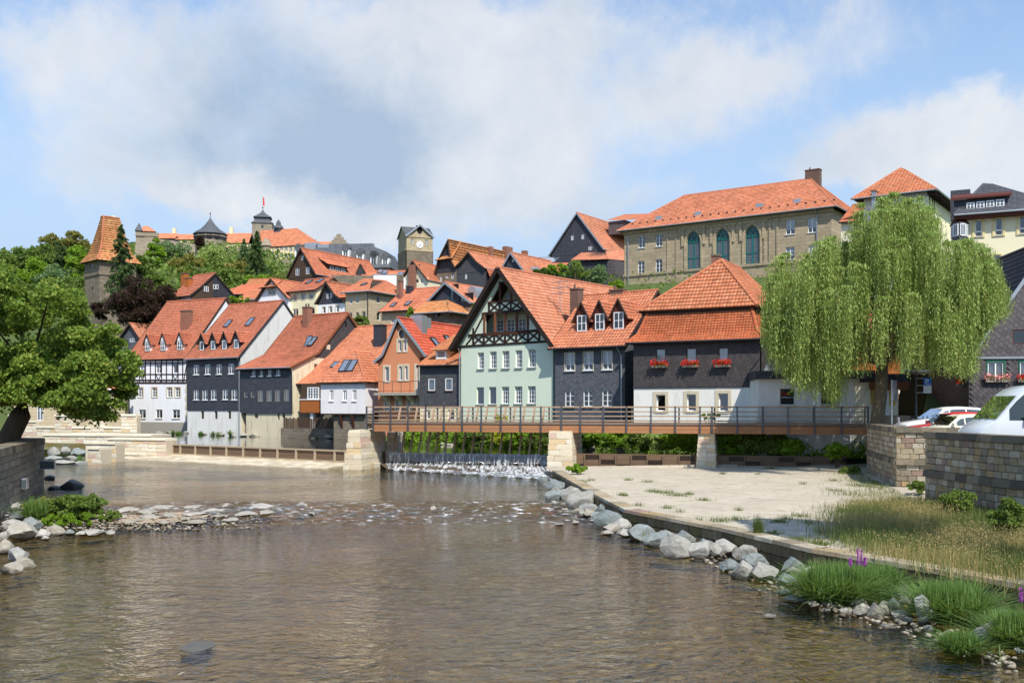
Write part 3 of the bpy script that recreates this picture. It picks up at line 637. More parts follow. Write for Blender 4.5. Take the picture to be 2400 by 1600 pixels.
def watermat(name, tint, ripple, foam=0.0, scale=1.0, refl=1.0):
 b = NB(name)
 v = b.mapping((1.0 * scale, 1.15 * scale, 1.0)); n1 = b.noise(1.0, 3, .55, v, .6); n2 = b.noise(3.4, 3, .6, v, .6); n0 = b.noise(.16, 3, .5)
 h = b.math('ADD', b.math('MULTIPLY', n1, 1.0), b.math('MULTIPLY', n2, .6))
 amp = b.mapr(n0, .35, .65, .55, 1.15); h = b.math('MULTIPLY', h, amp)
 bp = b.n('ShaderNodeBump'); bp.inputs['Strength'].default_value = 1.0; bp.inputs['Distance'].default_value = ripple; b.l(h, bp.inputs['Height'])
 gl = b.n('ShaderNodeBsdfGlossy'); gl.inputs['Roughness'].default_value = .05; gl.inputs[0].default_value = (refl, refl, refl, 1); b.l(bp.outputs[0], gl.inputs['Normal'])
 tr = b.n('ShaderNodeBsdfTransparent'); tr.inputs[0].default_value = (*tint, 1)
 fr = b.n('ShaderNodeFresnel'); fr.inputs[0].default_value = 1.33; b.l(bp.outputs[0], fr.inputs['Normal'])
 ms = b.n('ShaderNodeMixShader'); b.l(b.math('MINIMUM', b.math('MULTIPLY_ADD', fr.outputs[0], 1.1, .03), 1.0), ms.inputs[0]); b.l(tr.outputs[0], ms.inputs[1]); b.l(gl.outputs[0], ms.inputs[2])
 last = ms.outputs[0]
 if foam:
  fo = b.n('ShaderNodeBsdfDiffuse'); fo.inputs[0].default_value = (.82, .84, .86, 1)
  f = b.mapr(b.noise(2.2, 8, .72, b.mapping((1, 2.2, 1))), .66 - foam * .3, .76 - foam * .25)
  m2 = b.n('ShaderNodeMixShader'); b.l(f, m2.inputs[0]); b.l(last, m2.inputs[1]); b.l(fo.outputs[0], m2.inputs[2]); last = m2.outputs[0]
 b.l(last, b.o.inputs[0]); return b.m
watermat('river_water', (.80, .77, .57), .17); watermat('pool_water', (.30, .30, .18), .012, scale=.6); watermat('riffle_water', (.82, .77, .62), .22, foam=.35, scale=1.6)
def sheet(name, pts, z, mat, label):
 me = MB().face([(x, y, z) for x, y in pts]).mesh(name); return tag(obj(name, me, mat), label, None, kind='structure')
RIFF0, RIFF1 = 34.5, 41.5
sheet('river', [(-60, 1), (30, 1), (30, RIFF0 + .6), (-60, RIFF0 - .6)], 0.0, 'river_water', 'brown rippled river in the foreground')
sheet('upstream_river', [(-60, RIFF1 - .8), (30, RIFF1 + .4), (30, 62), (-60, 84)], .16, 'river_water', 'calmer stretch of river between riffle and weir')
# riffle: broken water dropping over a line of stones
nx_, ny_ = 300, 90; V = []
for j in range(ny_):
 for i in range(nx_):
  x = -60 + 90 * i / (nx_ - 1); f = j / (ny_ - 1); y = (RIFF0 - .6 + 1.2 * (x + 60) / 90) * (1 - f) + (RIFF1 - .8 + 1.2 * (x + 60) / 90) * f
  bump_ = math.sin(math.pi * f) * (.035 * math.sin(x * 2.3 + 3 * math.sin(y * 1.7)) + .03 * math.sin(y * 5.1 + 2 * math.sin(x * 1.3)) + .02 * math.sin(x * 6.1 - y * 4.3))
  V.append((x, y, .16 * f * f * (3 - 2 * f) + bump_))
F = [(j * nx_ + i, j * nx_ + i + 1, (j + 1) * nx_ + i + 1, (j + 1) * nx_ + i) for j in range(ny_ - 1) for i in range(nx_ - 1)]
tag(obj('riffle', npmesh('riffle', V, F, smooth=True), 'riffle_water'), 'broken white riffle across the river', None, kind='structure')
# ------------------------------------------------------------------ riverside houses, from the far end towards the footbridge
def W_(k, lst, **st): return [(zr(k, *r), st) for r in lst]
STONE = dict(surround='stone_surround', sw=.16)
# 1 white house with half-timbered top floor
h = House('white_house', 'tall white riverside house with half-timbered top floor and three white dormers', 304.3, 438.8, 119, .45, .6)
ez = h.z('front', 'F', 690, 692); ap = h.pt('right', 'F', 1085, 84); A = (-.35, ez - .05); B = ap; h.dep = 2 * ap[0]; Cb = (h.dep + .3, ez - .05)
zb = h.z('front', 'F', 400, 1345); zm = h.z('front', 'F', 400, 952)
h.band('front', 0, h.W, 0, zb, 'plinth_grey', .04, name='plinth')
wl_ = W_('F', [(192, 995, 240, 1090), (334, 995, 382, 1090), (488, 993, 537, 1090), (570, 993, 620, 1090)], cols=2, rows=3, cur='sides', **STONE) + W_('F', [(196, 1217, 268, 1306), (372, 1217, 437, 1306)], cols=2, rows=1, cur='left', sill='stone_surround') + W_('F', [(540, 1217, 617, 1306)], cols=2, rows=1, cur='half', sill='stone_surround')
h.band('front', 0, h.W, zb, zm, 'white_plaster', 0, wl_, name='wall')
h.band('front', 0, h.W, zm, ez, 'white_plaster', .02, W_('F', [(212, 755, 264, 852)], cols=2, rows=2, cur='half') + W_('F', [(375, 752, 428, 848)], cols=2, rows=2, cur='left') + W_('F', [(547, 748, 596, 845)], cols=1, rows=1, cur='sides'), name='timbered_wall')
for x in (110, 152, 208, 268, 318, 370, 432, 482, 543, 600, 648, 688): h.beam('F', x, 708, x, 945, .14, off=.06)
for y in (712, 742): h.beam('F', 106, y + 6, 692, y, .13, off=.055)
for y, w in ((858, .13), (918, .18), (944, .2)): h.beam('F', 106, y, 692, y, w, off=.055)
for x0, x1 in ((110, 130), (690, 660)): h.beam('F', x0, 742, x1, 918, .13, off=.05)
for x0, x1 in ((212, 238), (264, 238), (374, 400), (428, 400), (545, 572), (597, 572)): h.beam('F', x0, 860, x1, 916, .1, off=.05)
for x in range(130, 690, 58): h.beam('F', x, 920, x, 944, .12, off=.05)
for i in range(9):
 y = 955 + i * 44; w = 22 if i % 2 else 13
 a0 = h.a('front', 'F', 693 - w, y); z1 = h.z('front', 'F', 680, y); z0 = h.z('front', 'F', 680, y + 36); MB().box(a0, -.05, z0, h.W + .03, .12, z1).build('quoin', 'stone_surround', h.e)
h.wall('right', [(0, 0), (h.dep, 0), (h.dep, Cb[1]), (ap[0], ap[1] - .1), (0, ez)], 'white_plaster', name='side_wall')
h.box_back(ez - .2, 'white_plaster', right=False)
h.side_roof([A, B, Cb], 'tile_red', a0=-.5, a1=h.W + .05, pitch=.2, course=.3, seg=3, amp=.012, sag=.10)
for x0, x1, xp, yp, ye, ys in ((258, 312, 280, 458, 522, 625), (418, 472, 440, 448, 515, 620), (585, 648, 610, 440, 515, 612)):
 h.dormer_px('F', x0, x1, ys, ye, xp, yp - 12, A, B, wall='beam_brown', gable='white_plaster', cheek='white_plaster', roof='tile_red', win=(.1, .1, .1, .08), cur='half', ov=.22)
h.chim_px('F', 612, 712, 215, 395, A, B, 'brick_red', d=.8)
# 2 black slate house
h = House('slate_house', 'black slate riverside house on white base with four dormers in a row', 439.2, 564.7, 108, .6, .6)
ez = h.z('front', 'F', 1222, 676); ap = h.pt('right', 'F', 1668, 108); A = (-.4, ez - .08); B = ap; h.dep = 2 * ap[0]; Cb = (h.dep + .3, ez)
zm = h.z('front', 'F', 960, 1222)
h.band('front', 0, h.W, 0, zm, 'white_rough', 0, W_('F', [(833, 1232, 862, 1312), (972, 1232, 1000, 1312), (1110, 1232, 1138, 1312)], cols=1, rows=1, frame='board_brown', cur='none'), name='base_wall')
h.band('front', 0, h.W, zm, ez, 'slate_blue', .09, W_('F', [(757, 762, 812, 862), (873, 757, 927, 858), (990, 755, 1043, 857), (1112, 748, 1166, 853)], cols=2, rows=1, cur='half', rec=.06, sill='white_paint') + W_('F', [(757, 1018, 810, 1117), (846, 1018, 900, 1118), (934, 1015, 990, 1117), (1052, 1013, 1107, 1115), (1143, 1013, 1200, 1117)], cols=2, rows=1, cur='half', rec=.06, sill='white_paint'), name='slate_wall')
h.wall('right', [(0, 0), (h.dep, 0), (h.dep, ez), (ap[0], ap[1] - .1), (-.1, ez)], 'grey_plaster', name='gable_wall')
MB().box(0, -.085, zm - .03, h.W, .1, zm + .003).build('jetty_board', 'slate_dark', h.e)
h.box_back(ez - .2, 'grey_plaster', right=False)
h.side_roof([A, B, Cb], 'tile_red', a0=-.1, a1=h.W + .12, verge='dark_metal', pitch=.27, course=.37, seg=4)
for x0, x1, xp, yp, ye, ys in ((812, 872, 833, 440, 522, 612), (925, 988, 948, 430, 515, 606), (1040, 1104, 1064, 420, 508, 601), (1160, 1226, 1184, 412, 500, 594)):
 h.dormer_px('F', x0, x1, ys, ye, xp, yp, A, B, wall='slate_dark', roof='tile_red', cols=1, rows=1, win=(.2, .05, .16, .05), cur='full' if x0 > 900 else 'none', ov=.2)
h.sky_px('F', 1062, 308, 1160, 380, A, B); h.sky_px('F', 1288, 285, 1382, 365, A, B)
MB().tube([(h.W - .1, -.5, ez - .1), (h.W - .1, -.1, ez - .6), (h.W - .06, -.2, ez - 1), (h.W - .06, -.2, 0.1)], .05, 8).build('downpipe', 'zinc', h.e)
# 3 long mossy roof, slate front, cream side
h = House('cream_side_house', 'riverside house with sagging brownish roof, slate upper front and cream side wall', 565.5, 686.4, 95, .6, .6)
ez = h.z('front', 'F', 1750, 775); pr = [h.pt('right', 'G', 548, 690), h.pt('right', 'G', 800, 548), h.pt('right', 'G', 1103, 145)]; ap = pr[2]; ki = pr[1]
A = (-.5, ez - .1); h.dep = ap[0] + 4.2; Cb = (h.dep, ap[1] - 4.0); zm = h.z('front', 'F', 1500, 1247); a_in = h.a('front', 'F', 1292, 1350)
h.band('front', a_in, h.W, 0, zm, 'cream_plaster', 0, W_('F', [(1378, 1258, 1415, 1308)], cols=2, rows=1, cur='none', frame='frame_grey') + W_('F', [(1612, 1258, 1634, 1325), (1662, 1252, 1690, 1325)], cols=1, rows=1, frame='frame_grey'), name='base_wall')
MB().face([(0, .5, 0), (a_in, .5, 0), (a_in, .5, zm), (0, .5, zm)]).build('recess_wall', 'rubble', h.e)
h.band('front', 0, h.W, zm, ez, 'slate_blue', .14, W_('F', [(1347, 810, 1388, 878), (1428, 805, 1466, 876), (1513, 803, 1552, 874), (1598, 797, 1640, 868)], cols=2, rows=1, cur='none', rec=.08, sill='white_paint') + W_('F', [(1272, 1030, 1308, 1092), (1340, 1028, 1380, 1092)], cols=1, rows=1, frame='frame_grey', rec=.06) + W_('F', [(1410, 1015, 1465, 1135), (1500, 1013, 1555, 1132), (1586, 1010, 1640, 1132), (1677, 1003, 1732, 1128)], cols=2, rows=1, frame='frame_grey', cur='full', rec=.06), name='slate_wall')
MB().box(0, -.135, zm - .05, h.W, .1, zm + .003).build('jetty_board', 'slate_dark', h.e)
zs = h.z('right', 'G', 800, 598); low = [(0, 0), (h.dep, 0), (h.dep, zs), (ki[0] - .35, zs), (-.1, ez - .05)]
hr = h.rect('right', zr('G', 768, 662, 806, 732)); h.window('right', hr, 0, cols=1, rows=1, sill='white_paint')
h.wall('right', low, 'cream_plaster', 0, [[(hr[0], hr[1]), (hr[2], hr[1]), (hr[2], hr[3]), (hr[0], hr[3])]], 'side_wall')
h.wall('right', [(ki[0] - .7, zs), (h.dep, zs), (h.dep, Cb[1]), (ap[0], ap[1] - .1), (ki[0] - .1, ki[1] - .1)], 'slate_scale', .05, name='gable_slates')
for r in ((1082, 232, 1102, 280), (893, 468, 930, 518)):
 q = h.rect('right', zr('G', *r), .06); MB().box(h.W + .055, q[0], q[1], h.W + .09, q[2], q[3]).build('loft_hatch', 'room_dark' if r[0] > 1000 else 'stone_surround', h.e)
h.box_back(ez - .2, 'cream_plaster', right=False)
h.side_roof([A, ki, ap, Cb], 'tile_brown', a0=-.3, a1=h.W + .2, pitch=.2, course=.28, seg=3, amp=.012, sag=.12, verge='beam_warm')
h.chim_px('G', 640, 707, 92, 285, ki, ap, 'brick_red', d=.7, pots=2); h.sky_px('G', 640, 398, 790, 485, ki, ap, .35); h.sky_px('G', 720, 398, 785, 480, ki, ap)
# 4 house with wide orange roof and wooden bay; white wing in front
h = House('balcony_house', 'house with broad orange roof and a carved wooden balcony bay over the river', 704, 886, 91.5, .5, .6)
ez = h.z('front', 'G', 730, 868); le = h.pt('left', 'G', 620, 862); t_a = 7.6; za = h.at(*zp('G', 1120, 292), t_a).z; A = (-.6, ez); B = (t_a, za); h.dep = 2 * t_a; kk = (1.3, ez + 1.15)
h.band('front', 0, h.W, 0, ez, 'rubble', .0)
h.box_back(ez, 'cream_light')
h.side_roof([A, kk, B, (h.dep, ez)], 'tile_orange', a0=-.25, a1=h.W + .1, pitch=.27, course=.36, seg=4)
h.chim_px('G', 1362, 1470, 275, 492, kk, B, 'slate_dark', d=.8, cap='dark_metal'); h.sky_px('G', 945, 648, 1020, 705, kk, B)
q = h.rect('front', zr('G', 633, 868, 838, 1025), .9); q2 = h.rect('front', zr('G', 637, 1032, 830, 1165), .9)
bay = MB().box(q[0], -.9, q[1], q[2], 0, ez).build('wooden_bay', 'board_brown', h.e)
hq = h.rect('front', zr('G', 703, 907, 812, 1020), .95); m = MB()
nwx = 4
for i in range(nwx + 1):
 x = hq[0] + (hq[2] - hq[0]) * i / nwx; w = .05 if i in (0, 2, 4) else .02; m.box(x - w, -.97, hq[1], x + w, -.9, hq[3])
for i in range(5):
 z = hq[1] + (hq[3] - hq[1]) * i / 4; m.box(hq[0], -.965, z - (.04 if i in (0, 4) else .016), hq[2], -.902, z + (.04 if i in (0, 4) else .016))
m.build('window_frame', 'white_paint', bay); MB().box(hq[0], -.93, hq[1], hq[2], -.9005, hq[3]).build('pane', 'lead_glass', bay)
n = 15
for i in range(n):
 x0 = q2[0] + (q2[2] - q2[0]) * i / n; x1 = q2[0] + (q2[2] - q2[0]) * (i + .95) / n; zc = q2[1] + .1; xm = (x0 + x1) / 2
 m = MB(); m.hull8([(x0, -1.04, zc), (x1, -1.04, zc), (x1, -1.0, zc), (x0, -1.0, zc), (x0, -1.04, q2[3]), (x1, -1.04, q2[3]), (x1, -1.0, q2[3]), (x0, -1.0, q2[3])]); m.face([(x0, -1.04, zc), (xm, -1.04, zc - .12), (x1, -1.04, zc)]); m.build('balcony_board', 'board_orange', h.e)
MB().box(q2[0] - .1, -1.1, q2[3], q2[2] + .1, .1, q2[3] + .08).build('balcony_rail', 'white_paint', h.e); MB().box(q2[0], -1.0, q2[1] + .2, q2[2], .1, q2[1] + .4).build('balcony_floor', 'beam_brown', h.e)
pc = h.at(*zp('G', 755, 1230), -.6); MB().box(pc.x - .2, -.8, 1.4, pc.x + .2, -.4, q2[1] + .2).build('pillar', 'white_paint', h.e)
for i in range(26):
 x = q2[0] - 1.6 + i * .24; MB().box(x, -1.6 - (i % 3) * .01, 1.4, x + .17, -1.56, 2.35 + .1 * (i % 2)).build('fence_board', 'board_brown', h.e)
MB().box(q2[0] - 1.8, -1.75, -.3, q2[2] + 3.2, -1.3, 1.45).build('bank_wall', 'rubble', h.e)
h = House('white_wing', 'white overhanging wing with hipped orange roof and two tall skylights above rubble base', 751.7, 855.1, 87.5, .42, .6)
zt = h.z('front', 'G', 1060, 850); zb = h.z('front', 'G', 1060, 1170); ar = h.a('right', 'G', 1425, 900); h.dep = max(3.2, min(6, ar))
h.band('front', 0, h.W, zb, zt, 'lilac_white', 0, W_('G', [(925, 932, 963, 1040), (1060, 932, 1100, 1040), (1158, 930, 1198, 1040)], cols=2, rows=1, cur='full', sill='white_paint'), name='wall')
h.wall('right', [(0, zb), (h.dep, zb), (h.dep, zt), (0, zt)], 'white_plaster', name='side_wall'); MB().face([(0, 0, zb), (0, h.dep, zb), (0, h.dep, zt), (0, 0, zt)]).build('left_wall', 'lilac_white', h.e)
MB().box(0, .003, zb - .12, h.W, h.dep, zb - .002).build('floor_beam', 'beam_dark', h.e)
a0 = h.a('front', 'G', 945, 1250); MB().box(a0, .35, -.3, h.W - .02, h.dep, zb - .12).build('base_wall', 'rubble', h.e)
for x in (1030, 1150):
 xx = h.a('front', 'G', x, 1200); MB().bar((xx, .02, zb - .15), (xx, .4, zb - 1.3), .16).build('bracket', 'beam_brown', h.e)
ta = 2.6; pk = h.at(*zp('G', 1190, 522), ta); eL = Vector((-.25, -.35, zt - .05)); eR = Vector((h.W + .3, -.35, zt - .02)); eB = Vector((h.W + .3, h.dep + 2, zt - .02)); bk = Vector((pk.x, h.dep + 2, pk.z))
r = h.tiles([(eL, eR, pk, pk), (eR, eB, bk, pk)], 'tile_orange', pitch=.27, course=.36, seg=4); h.ridge([eL, pk], 'tile_orange', r); h.ridge([eR, pk], 'tile_orange', r); h.slab([(eL, eR, pk, pk), (eR, eB, bk, pk)], parent=r)
n_ = (eR - eL).cross(pk - eL); Aq = (eL.y, eL.z); Bq = (pk.y, pk.z); h.sky_px('G', 1050, 632, 1130, 745, Aq, Bq); h.sky_px('G', 1108, 630, 1190, 742, Aq, Bq)
# 5 orange gabled house with balcony
h = House('orange_house', 'orange plastered gable house with round attic window and concrete balcony', 886.6, 984, 84.5, .45, .8)
pL = h.pt('front', 'H', 140, 775); pA = h.pt('front', 'H', 398, 300); pR = h.pt('front', 'H', 702, 705); h.dep = 12
zb = h.z('front', 'H', 400, 1110)
hs = []
for r, st in W_('H', [(385, 543, 418, 660), (438, 540, 472, 657)], cols=1, rows=1, cur='left') + W_('H', [(240, 828, 285, 985), (395, 822, 428, 975), (455, 818, 488, 972)], cols=1, rows=1, cur='left') + W_('H', [(578, 815, 608, 1090)], cols=1, rows=2, cur='full') + W_('H', [(245, 1185, 285, 1300), (365, 1185, 400, 1300), (490, 1180, 520, 1300), (590, 1180, 614, 1290)], cols=1, rows=1, cur='none'):
 q = h.rect('front', r); hs.append([(q[0], q[1]), (q[2], q[1]), (q[2], q[3]), (q[0], q[3])]); h.window('front', q, 0, surround='stone_surround', sw=.17, **st)
oc = h.pt('front', 'H', 422, 1275 - 0) if 0 else h.pt('front', 'H', 422, 478); ro = .42
oval = [(oc[0] + ro * .75 * math.cos(i * math.pi / 8), oc[1] + ro * math.sin(i * math.pi / 8)) for i in range(16)]; hs.append(oval)
h.wall('front', [(0, 0), (h.W, 0), (h.W, pR[1] - .1), (pR[0], pR[1] - .2) if pR[0] > h.W + .1 else (h.W, pR[1]), (pA[0], pA[1] - .12), (0, pL[1] + .15)], 'orange_plaster', 0, hs, 'wall')
MB().lathe([(ro * .9, .0), (ro * 1.18, .0), (ro * 1.18, .05), (ro * .9, .05)], 20).build('round_surround', 'stone_surround', h.e).matrix_local = Matrix.Translation((oc[0], .0, oc[1])) @ Matrix.Rotation(R(90), 4, 'X') @ Matrix.Diagonal((.78, 1, 1, 1))
MB().face([(oc[0] - .4, .15, oc[1] - .5), (oc[0] + .4, .15, oc[1] - .5), (oc[0] + .4, .15, oc[1] + .5), (oc[0] - .4, .15, oc[1] + .5)]).build('round_pane', 'lead_glass', h.e)
h.wall('right', [(0, 0), (h.dep, 0), (h.dep, pR[1]), (0, pR[1])], 'orange_plaster', name='side_wall'); h.wall('left', [(0, 0), (h.dep, 0), (h.dep, pL[1]), (0, pL[1])], 'orange_plaster', name='left_wall')
kl = (pL[0] + .9, pL[1] + .62); r5 = h.gable_roof([pL, kl, pA, pR], -.35, 13.5, 'tile_scarlet', verge='zinc', pitch=.26, course=.36, seg=4)
z4 = h.at(*zp('H', 600, 520), 2.4); zt4 = h.at(*zp('H', 595, 275), 2.4); MB().box(z4.x - .62, 2.0, z4.z - 1.6, z4.x + .62, 2.9, zt4.z).build('flue_casing', 'zinc', h.e)
pz = h.at(*zp('H', 680, 300), 4.0); MB().box(pz.x - .35, 3.7, pz.z - 2, pz.x + .35, 4.4, pz.z).build('flue_casing', 'zinc', h.e)
g = Vector((pR[0] - pA[0], 0, pR[1] - pA[1])); gl = g.length; g.normalize(); nn = Vector((-g.z, 0, g.x)) * -1 if g.x < 0 else Vector((-g.z, 0, g.x))
def slope_skylight(hh, pA, g, nn, f, t0, w, l):
 c = Vector((pA[0], t0, pA[1])) + g * f + nn * .12; m = MB(); e = Vector((0, 1, 0))
 c4 = [c - e * w / 2 - g * l / 2, c + e * w / 2 - g * l / 2, c + e * w / 2 + g * l / 2, c - e * w / 2 + g * l / 2]
 for i in range(4): m.bar(c4[i], c4[(i + 1) % 4], .08, .08)
 k = m.build('skylight', 'dark_metal', hh.e); MB().face([p - nn * .02 for p in c4]).build('pane', 'roof_glass', k)
slope_skylight(h, pA, g, nn, gl * .66, 3.1, .8, 1.5); slope_skylight(h, pA, g, nn, gl * .5, 6.0, .8, 1.1)
bq = h.rect('front', zr('H', 120, 1105, 615, 1128), 1.3); MB().box(bq[0], -1.3, bq[1] - .05, bq[2], 0, bq[3]).build('balcony_slab', 'plinth_grey', h.e)
for i in range(4):
 x = bq[0] + .5 + i * (bq[2] - bq[0] - .6) / 3.2; m = MB(); pr_ = [(-1.15, bq[1] - .06), (0, bq[1] - .06), (0, bq[1] - .9), (-.25, bq[1] - .55), (-.6, bq[1] - .4), (-.8, bq[1] - .25)]
 n = len(pr_); m.v = [(x, a, z) for a, z in pr_] + [(x + .35, a, z) for a, z in pr_]; m.f = [tuple(range(n))[::-1], tuple(range(n, 2 * n))] + [(i_, (i_ + 1) % n, n + (i_ + 1) % n, n + i_) for i_ in range(n)]; m.build('balcony_bracket', 'cream_light', h.e)
rz = h.rect('front', zr('H', 120, 985, 615, 1100), 1.3); m = MB()
m.tube([(bq[0] + .1, -1.25, rz[3]), (bq[2], -1.25, rz[3])], .025, 6).tube([(bq[0] + .1, -1.25, bq[3] + .15), (bq[2], -1.25, bq[3] + .15)], .018, 6)
for i in range(6):
 x = bq[0] + .1 + (bq[2] - bq[0] - .2) * i / 5; m.tube([(x, -1.25, bq[3]), (x, -1.25, rz[3])], .02, 6)
m.build('balcony_railing', 'dark_metal', h.e)
# 6 small slate house squeezed beside the green one
h = House('small_slate_house', 'narrow dark slate house with mossy roof and one hipped dormer, beside green gable', 984.5, 1078, 80.5, .45, .9)
ez = h.z('front', 'H', 830, 803); zb = h.z('front', 'H', 830, 1248); h.dep = 9; A = (-.35, ez - .05); B = (4.5, ez + 5.0)
h.band('front', 0, h.W, 0, zb, 'cream_plaster', -.05, W_('H', [(690, 1290, 730, 1390), (920, 1290, 990, 1400)], cols=1, rows=1), name='base_wall')
h.band('front', 0, h.W, zb, ez, 'slate_scale', .06, W_('H', [(710, 957, 782, 1085), (893, 950, 970, 1083)], cols=1, rows=1, cur='full', rec=.03, sill='beam_brown'), name='slate_wall'); h.box_back(ez, 'cream_plaster')
MB().box(0, -.055, zb - .04, h.W, .1, zb + .003).build('jetty_board', 'slate_dark', h.e)
ar = h.at(*zp('H', 1020, 470), 4.5); B = (4.5, h.at(*zp('H', 830, 560), 4.5).z)
h.side_roof([A, B, (9.2, ez)], 'tile_mossy', a0=-.1, a1=h.W + .3, pitch=.22, course=.3, seg=4, amp=.035, step=.05)
c = h.on_roof(*zp('H', 855, 752), A, B); tf = c.y; a0 = h.at(*zp('H', 790, 690), tf).x; a1 = h.at(*zp('H', 915, 690), tf).x; zt = h.at(*zp('H', 850, 635), tf).z
d = MB().face([(a0, tf, c.z), (a1, tf, c.z), (a1, tf, zt), (a0, tf, zt)]).build('dormer', 'cream_light', h.e); MB().face([(a1, tf, c.z - .3), (a1, tf + 4, c.z - .3), (a1, tf + 4, zt), (a1, tf, zt)]).face([(a0, tf, c.z - .3), (a0, tf + 4, c.z - .3), (a0, tf + 4, zt), (a0, tf, zt)]).build('cheek', 'cream_light', d)
x0, x1, z0, z1 = a0 + .08, a1 - .08, c.z + .08, zt - .08; m = MB(); m.box(x0, tf - .06, z0, x0 + .12, tf, z1).box(x1 - .12, tf - .06, z0, x1, tf, z1).box(x0 + .12, tf - .06, z0, x1 - .12, tf, z0 + .12).box(x0 + .12, tf - .06, z1 - .12, x1 - .12, tf, z1).build('window_frame', 'white_paint', d)
MB().box(x0, tf - .03, z0, x1, tf - .002, z1).build('curtain', 'curtain_grey', d)
pk = h.at(*zp('H', 1012, 440), tf + 2.6); e0 = Vector((a0 - .35, tf - .4, zt - .1)); e1 = Vector((a1 + .35, tf - .4, zt - .1)); e2 = Vector((a1 + .35, tf + 6, zt - .1)); pb = Vector((pk.x, tf + 6, pk.z)); e3 = Vector((a0 - .35, tf + 6, zt - .1)); pk.x = (a0 + a1) / 2 + .4; pb.x = pk.x
V, F, UV = tile_courses([(e0, e1, pk, pk), (e1, e2, pb, pk), (e3, e0, pk, pb)], .22, .28, .035, .05, 4); obj('dormer_roof', npmesh('dormer_roof', V, F, UV), 'tile_mossy', d); h.ridge([e1, pk, pb], 'tile_mossy', d)
# 7 green gable house
h = House('green_house', 'mint green gable house with dark timber framing and open loggias in the gable', 1080.4, 1296, 74.5, .66, 1.2)
pL = h.pt('front', 'I', 28, 822); pA = h.pt('front', 'I', 468, 78); pR = h.pt('front', 'I', 975, 795); h.dep = 15
zg = h.z('front', 'I', 500, 768); aw0, aw1 = 0, h.W
h.band('front', aw0, aw1, 0, zg, 'green_plaster', 0, W_('I', [(233, 847, 291, 997), (345, 837, 407, 993), (458, 832, 525, 990), (580, 825, 643, 986), (697, 817, 767, 982)], cols=3, rows=4, mw=.035, cur='sides', rec=.16, sill='plinth_grey') + W_('I', [(223, 1165, 291, 1322), (336, 1162, 404, 1320)], cols=1, rows=1, cur='blind_or_reflection', rec=.14, sill='plinth_grey', fw=.03) + W_('I', [(453, 1160, 522, 1318), (572, 1157, 643, 1316), (692, 1155, 767, 1315)], cols=3, rows=4, mw=.035, cur='sides', rec=.16, sill='plinth_grey'), name='wall', depth=.2)
def gl_x(z):
 """left and right roof line at height z"""
 return (pL[0] + (z - pL[1]) / (pA[1] - pL[1]) * (pA[0] - pL[0]), pR[0] - (z - pR[1]) / (pA[1] - pR[1]) * (pR[0] - pA[0]))
lo = [h.pt('front', 'I', *q) for q in ((297, 490), (697, 462), (697, 668), (297, 684))]; up = [h.pt('front', 'I', *q) for q in ((338, 388), (438, 210), (530, 200), (640, 362))]
gx = gl_x(zg)
h.wall('front', [(max(aw0 - .4, gx[0]), zg), (min(aw1 + .1, gx[1]), zg), (pA[0], pA[1] - .1)], 'green_plaster', 0, [lo, up], 'gable_wall', depth=.2)
# loggias: floor, back wall with windows
for (q, nm, wins) in ((lo, 'loggia', [(412, 545, 480, 660), (505, 535, 583, 660), (610, 528, 688, 655)]), (up, 'upper_loggia', [(505, 305, 540, 360), (600, 300, 635, 345)])):
 zs = [p[1] for p in q]; xs_ = [p[0] for p in q]; zf = min(zs); zc = max(zs); g0 = gl_x(zf); g1 = gl_x(zc); tb = 1.7
 lg = MB().box(g0[0] + .3, .15, zf - .15, g0[1] - .3, tb, zf - .02).build(nm + '_floor', 'beam_brown', h.e)
 MB().face([(g0[0] + .3, tb, zf), (g0[1] - .3, tb, zf), (g1[1] - .1 if g1[1] > g1[0] else pA[0], tb, zc), (g1[0] + .1, tb, zc)]).build('loggia_back_wall', 'pale_yellow' if nm == 'upper_loggia' else 'green_plaster', lg)
 MB().face([(g1[0] + .3, .16, zc + .02), (g1[1] - .3, .16, zc + .02), (g1[1] - .3, tb, zc + .02), (g1[0] + .3, tb, zc + .02)]).build('loggia_ceiling', 'pale_yellow', lg)
 for r in wins:
  a, z = h.fz('front', *zp('I', r[0], r[3]), -tb + .02); a2, z2 = h.fz('front', *zp('I', r[2], r[1]), -tb + .02)
  m = MB(); y0, y1 = tb - .09, tb - .01
  m.box(a, y0, z, a + .09, y1, z2).box(a2 - .09, y0, z, a2, y1, z2).box(a, y0, z, a2, y1, z + .09).box(a, y0, z2 - .09, a2, y1, z2).box((a + a2) / 2 - .035, y0 + .004, z, (a + a2) / 2 + .035, y1, z2)
  for f in (.36, .68): m.box(a, y0 + .008, z + (z2 - z) * f - .02, a2, y1, z + (z2 - z) * f + .02)
  k = m.build('loggia_window', 'white_paint', lg); MB().box(a, tb - .05, z, a2, tb - .012, z2).build('pane', 'lead_glass', k)
BM = lambda *a, w=.2, o=.05, m='beam_dark': h.beam('I', *a, w, m, o)
BM(80, 792, 915, 742, w=.17); BM(150, 692, 845, 640, w=.2, o=.06); vx = (195, 292, 388, 487, 590, 697, 802)
for x in vx: BM(x, 690 - (x - 150) * .075, x, 786 - (x - 80) * .06, w=.17)
for x0, x1 in zip(vx[:-1], vx[1:]):
 t0 = 694 - (x0 - 150) * .075; t1 = 694 - (x1 - 150) * .075; b0 = 780 - (x0 - 80) * .06; b1 = 780 - (x1 - 80) * .06; BM(x0, t0, x1, b1, w=.14, o=.04); BM(x0, b0, x1, t1, w=.14, o=.035)
BM(802, 645, 880, 735, w=.14, o=.04); BM(195, 695, 130, 775, w=.14, o=.04)
BM(275, 492, 706, 452, w=.2, o=.06); BM(330, 388, 646, 364, w=.14, m='beam_brown'); v2 = (340, 437, 540, 643)
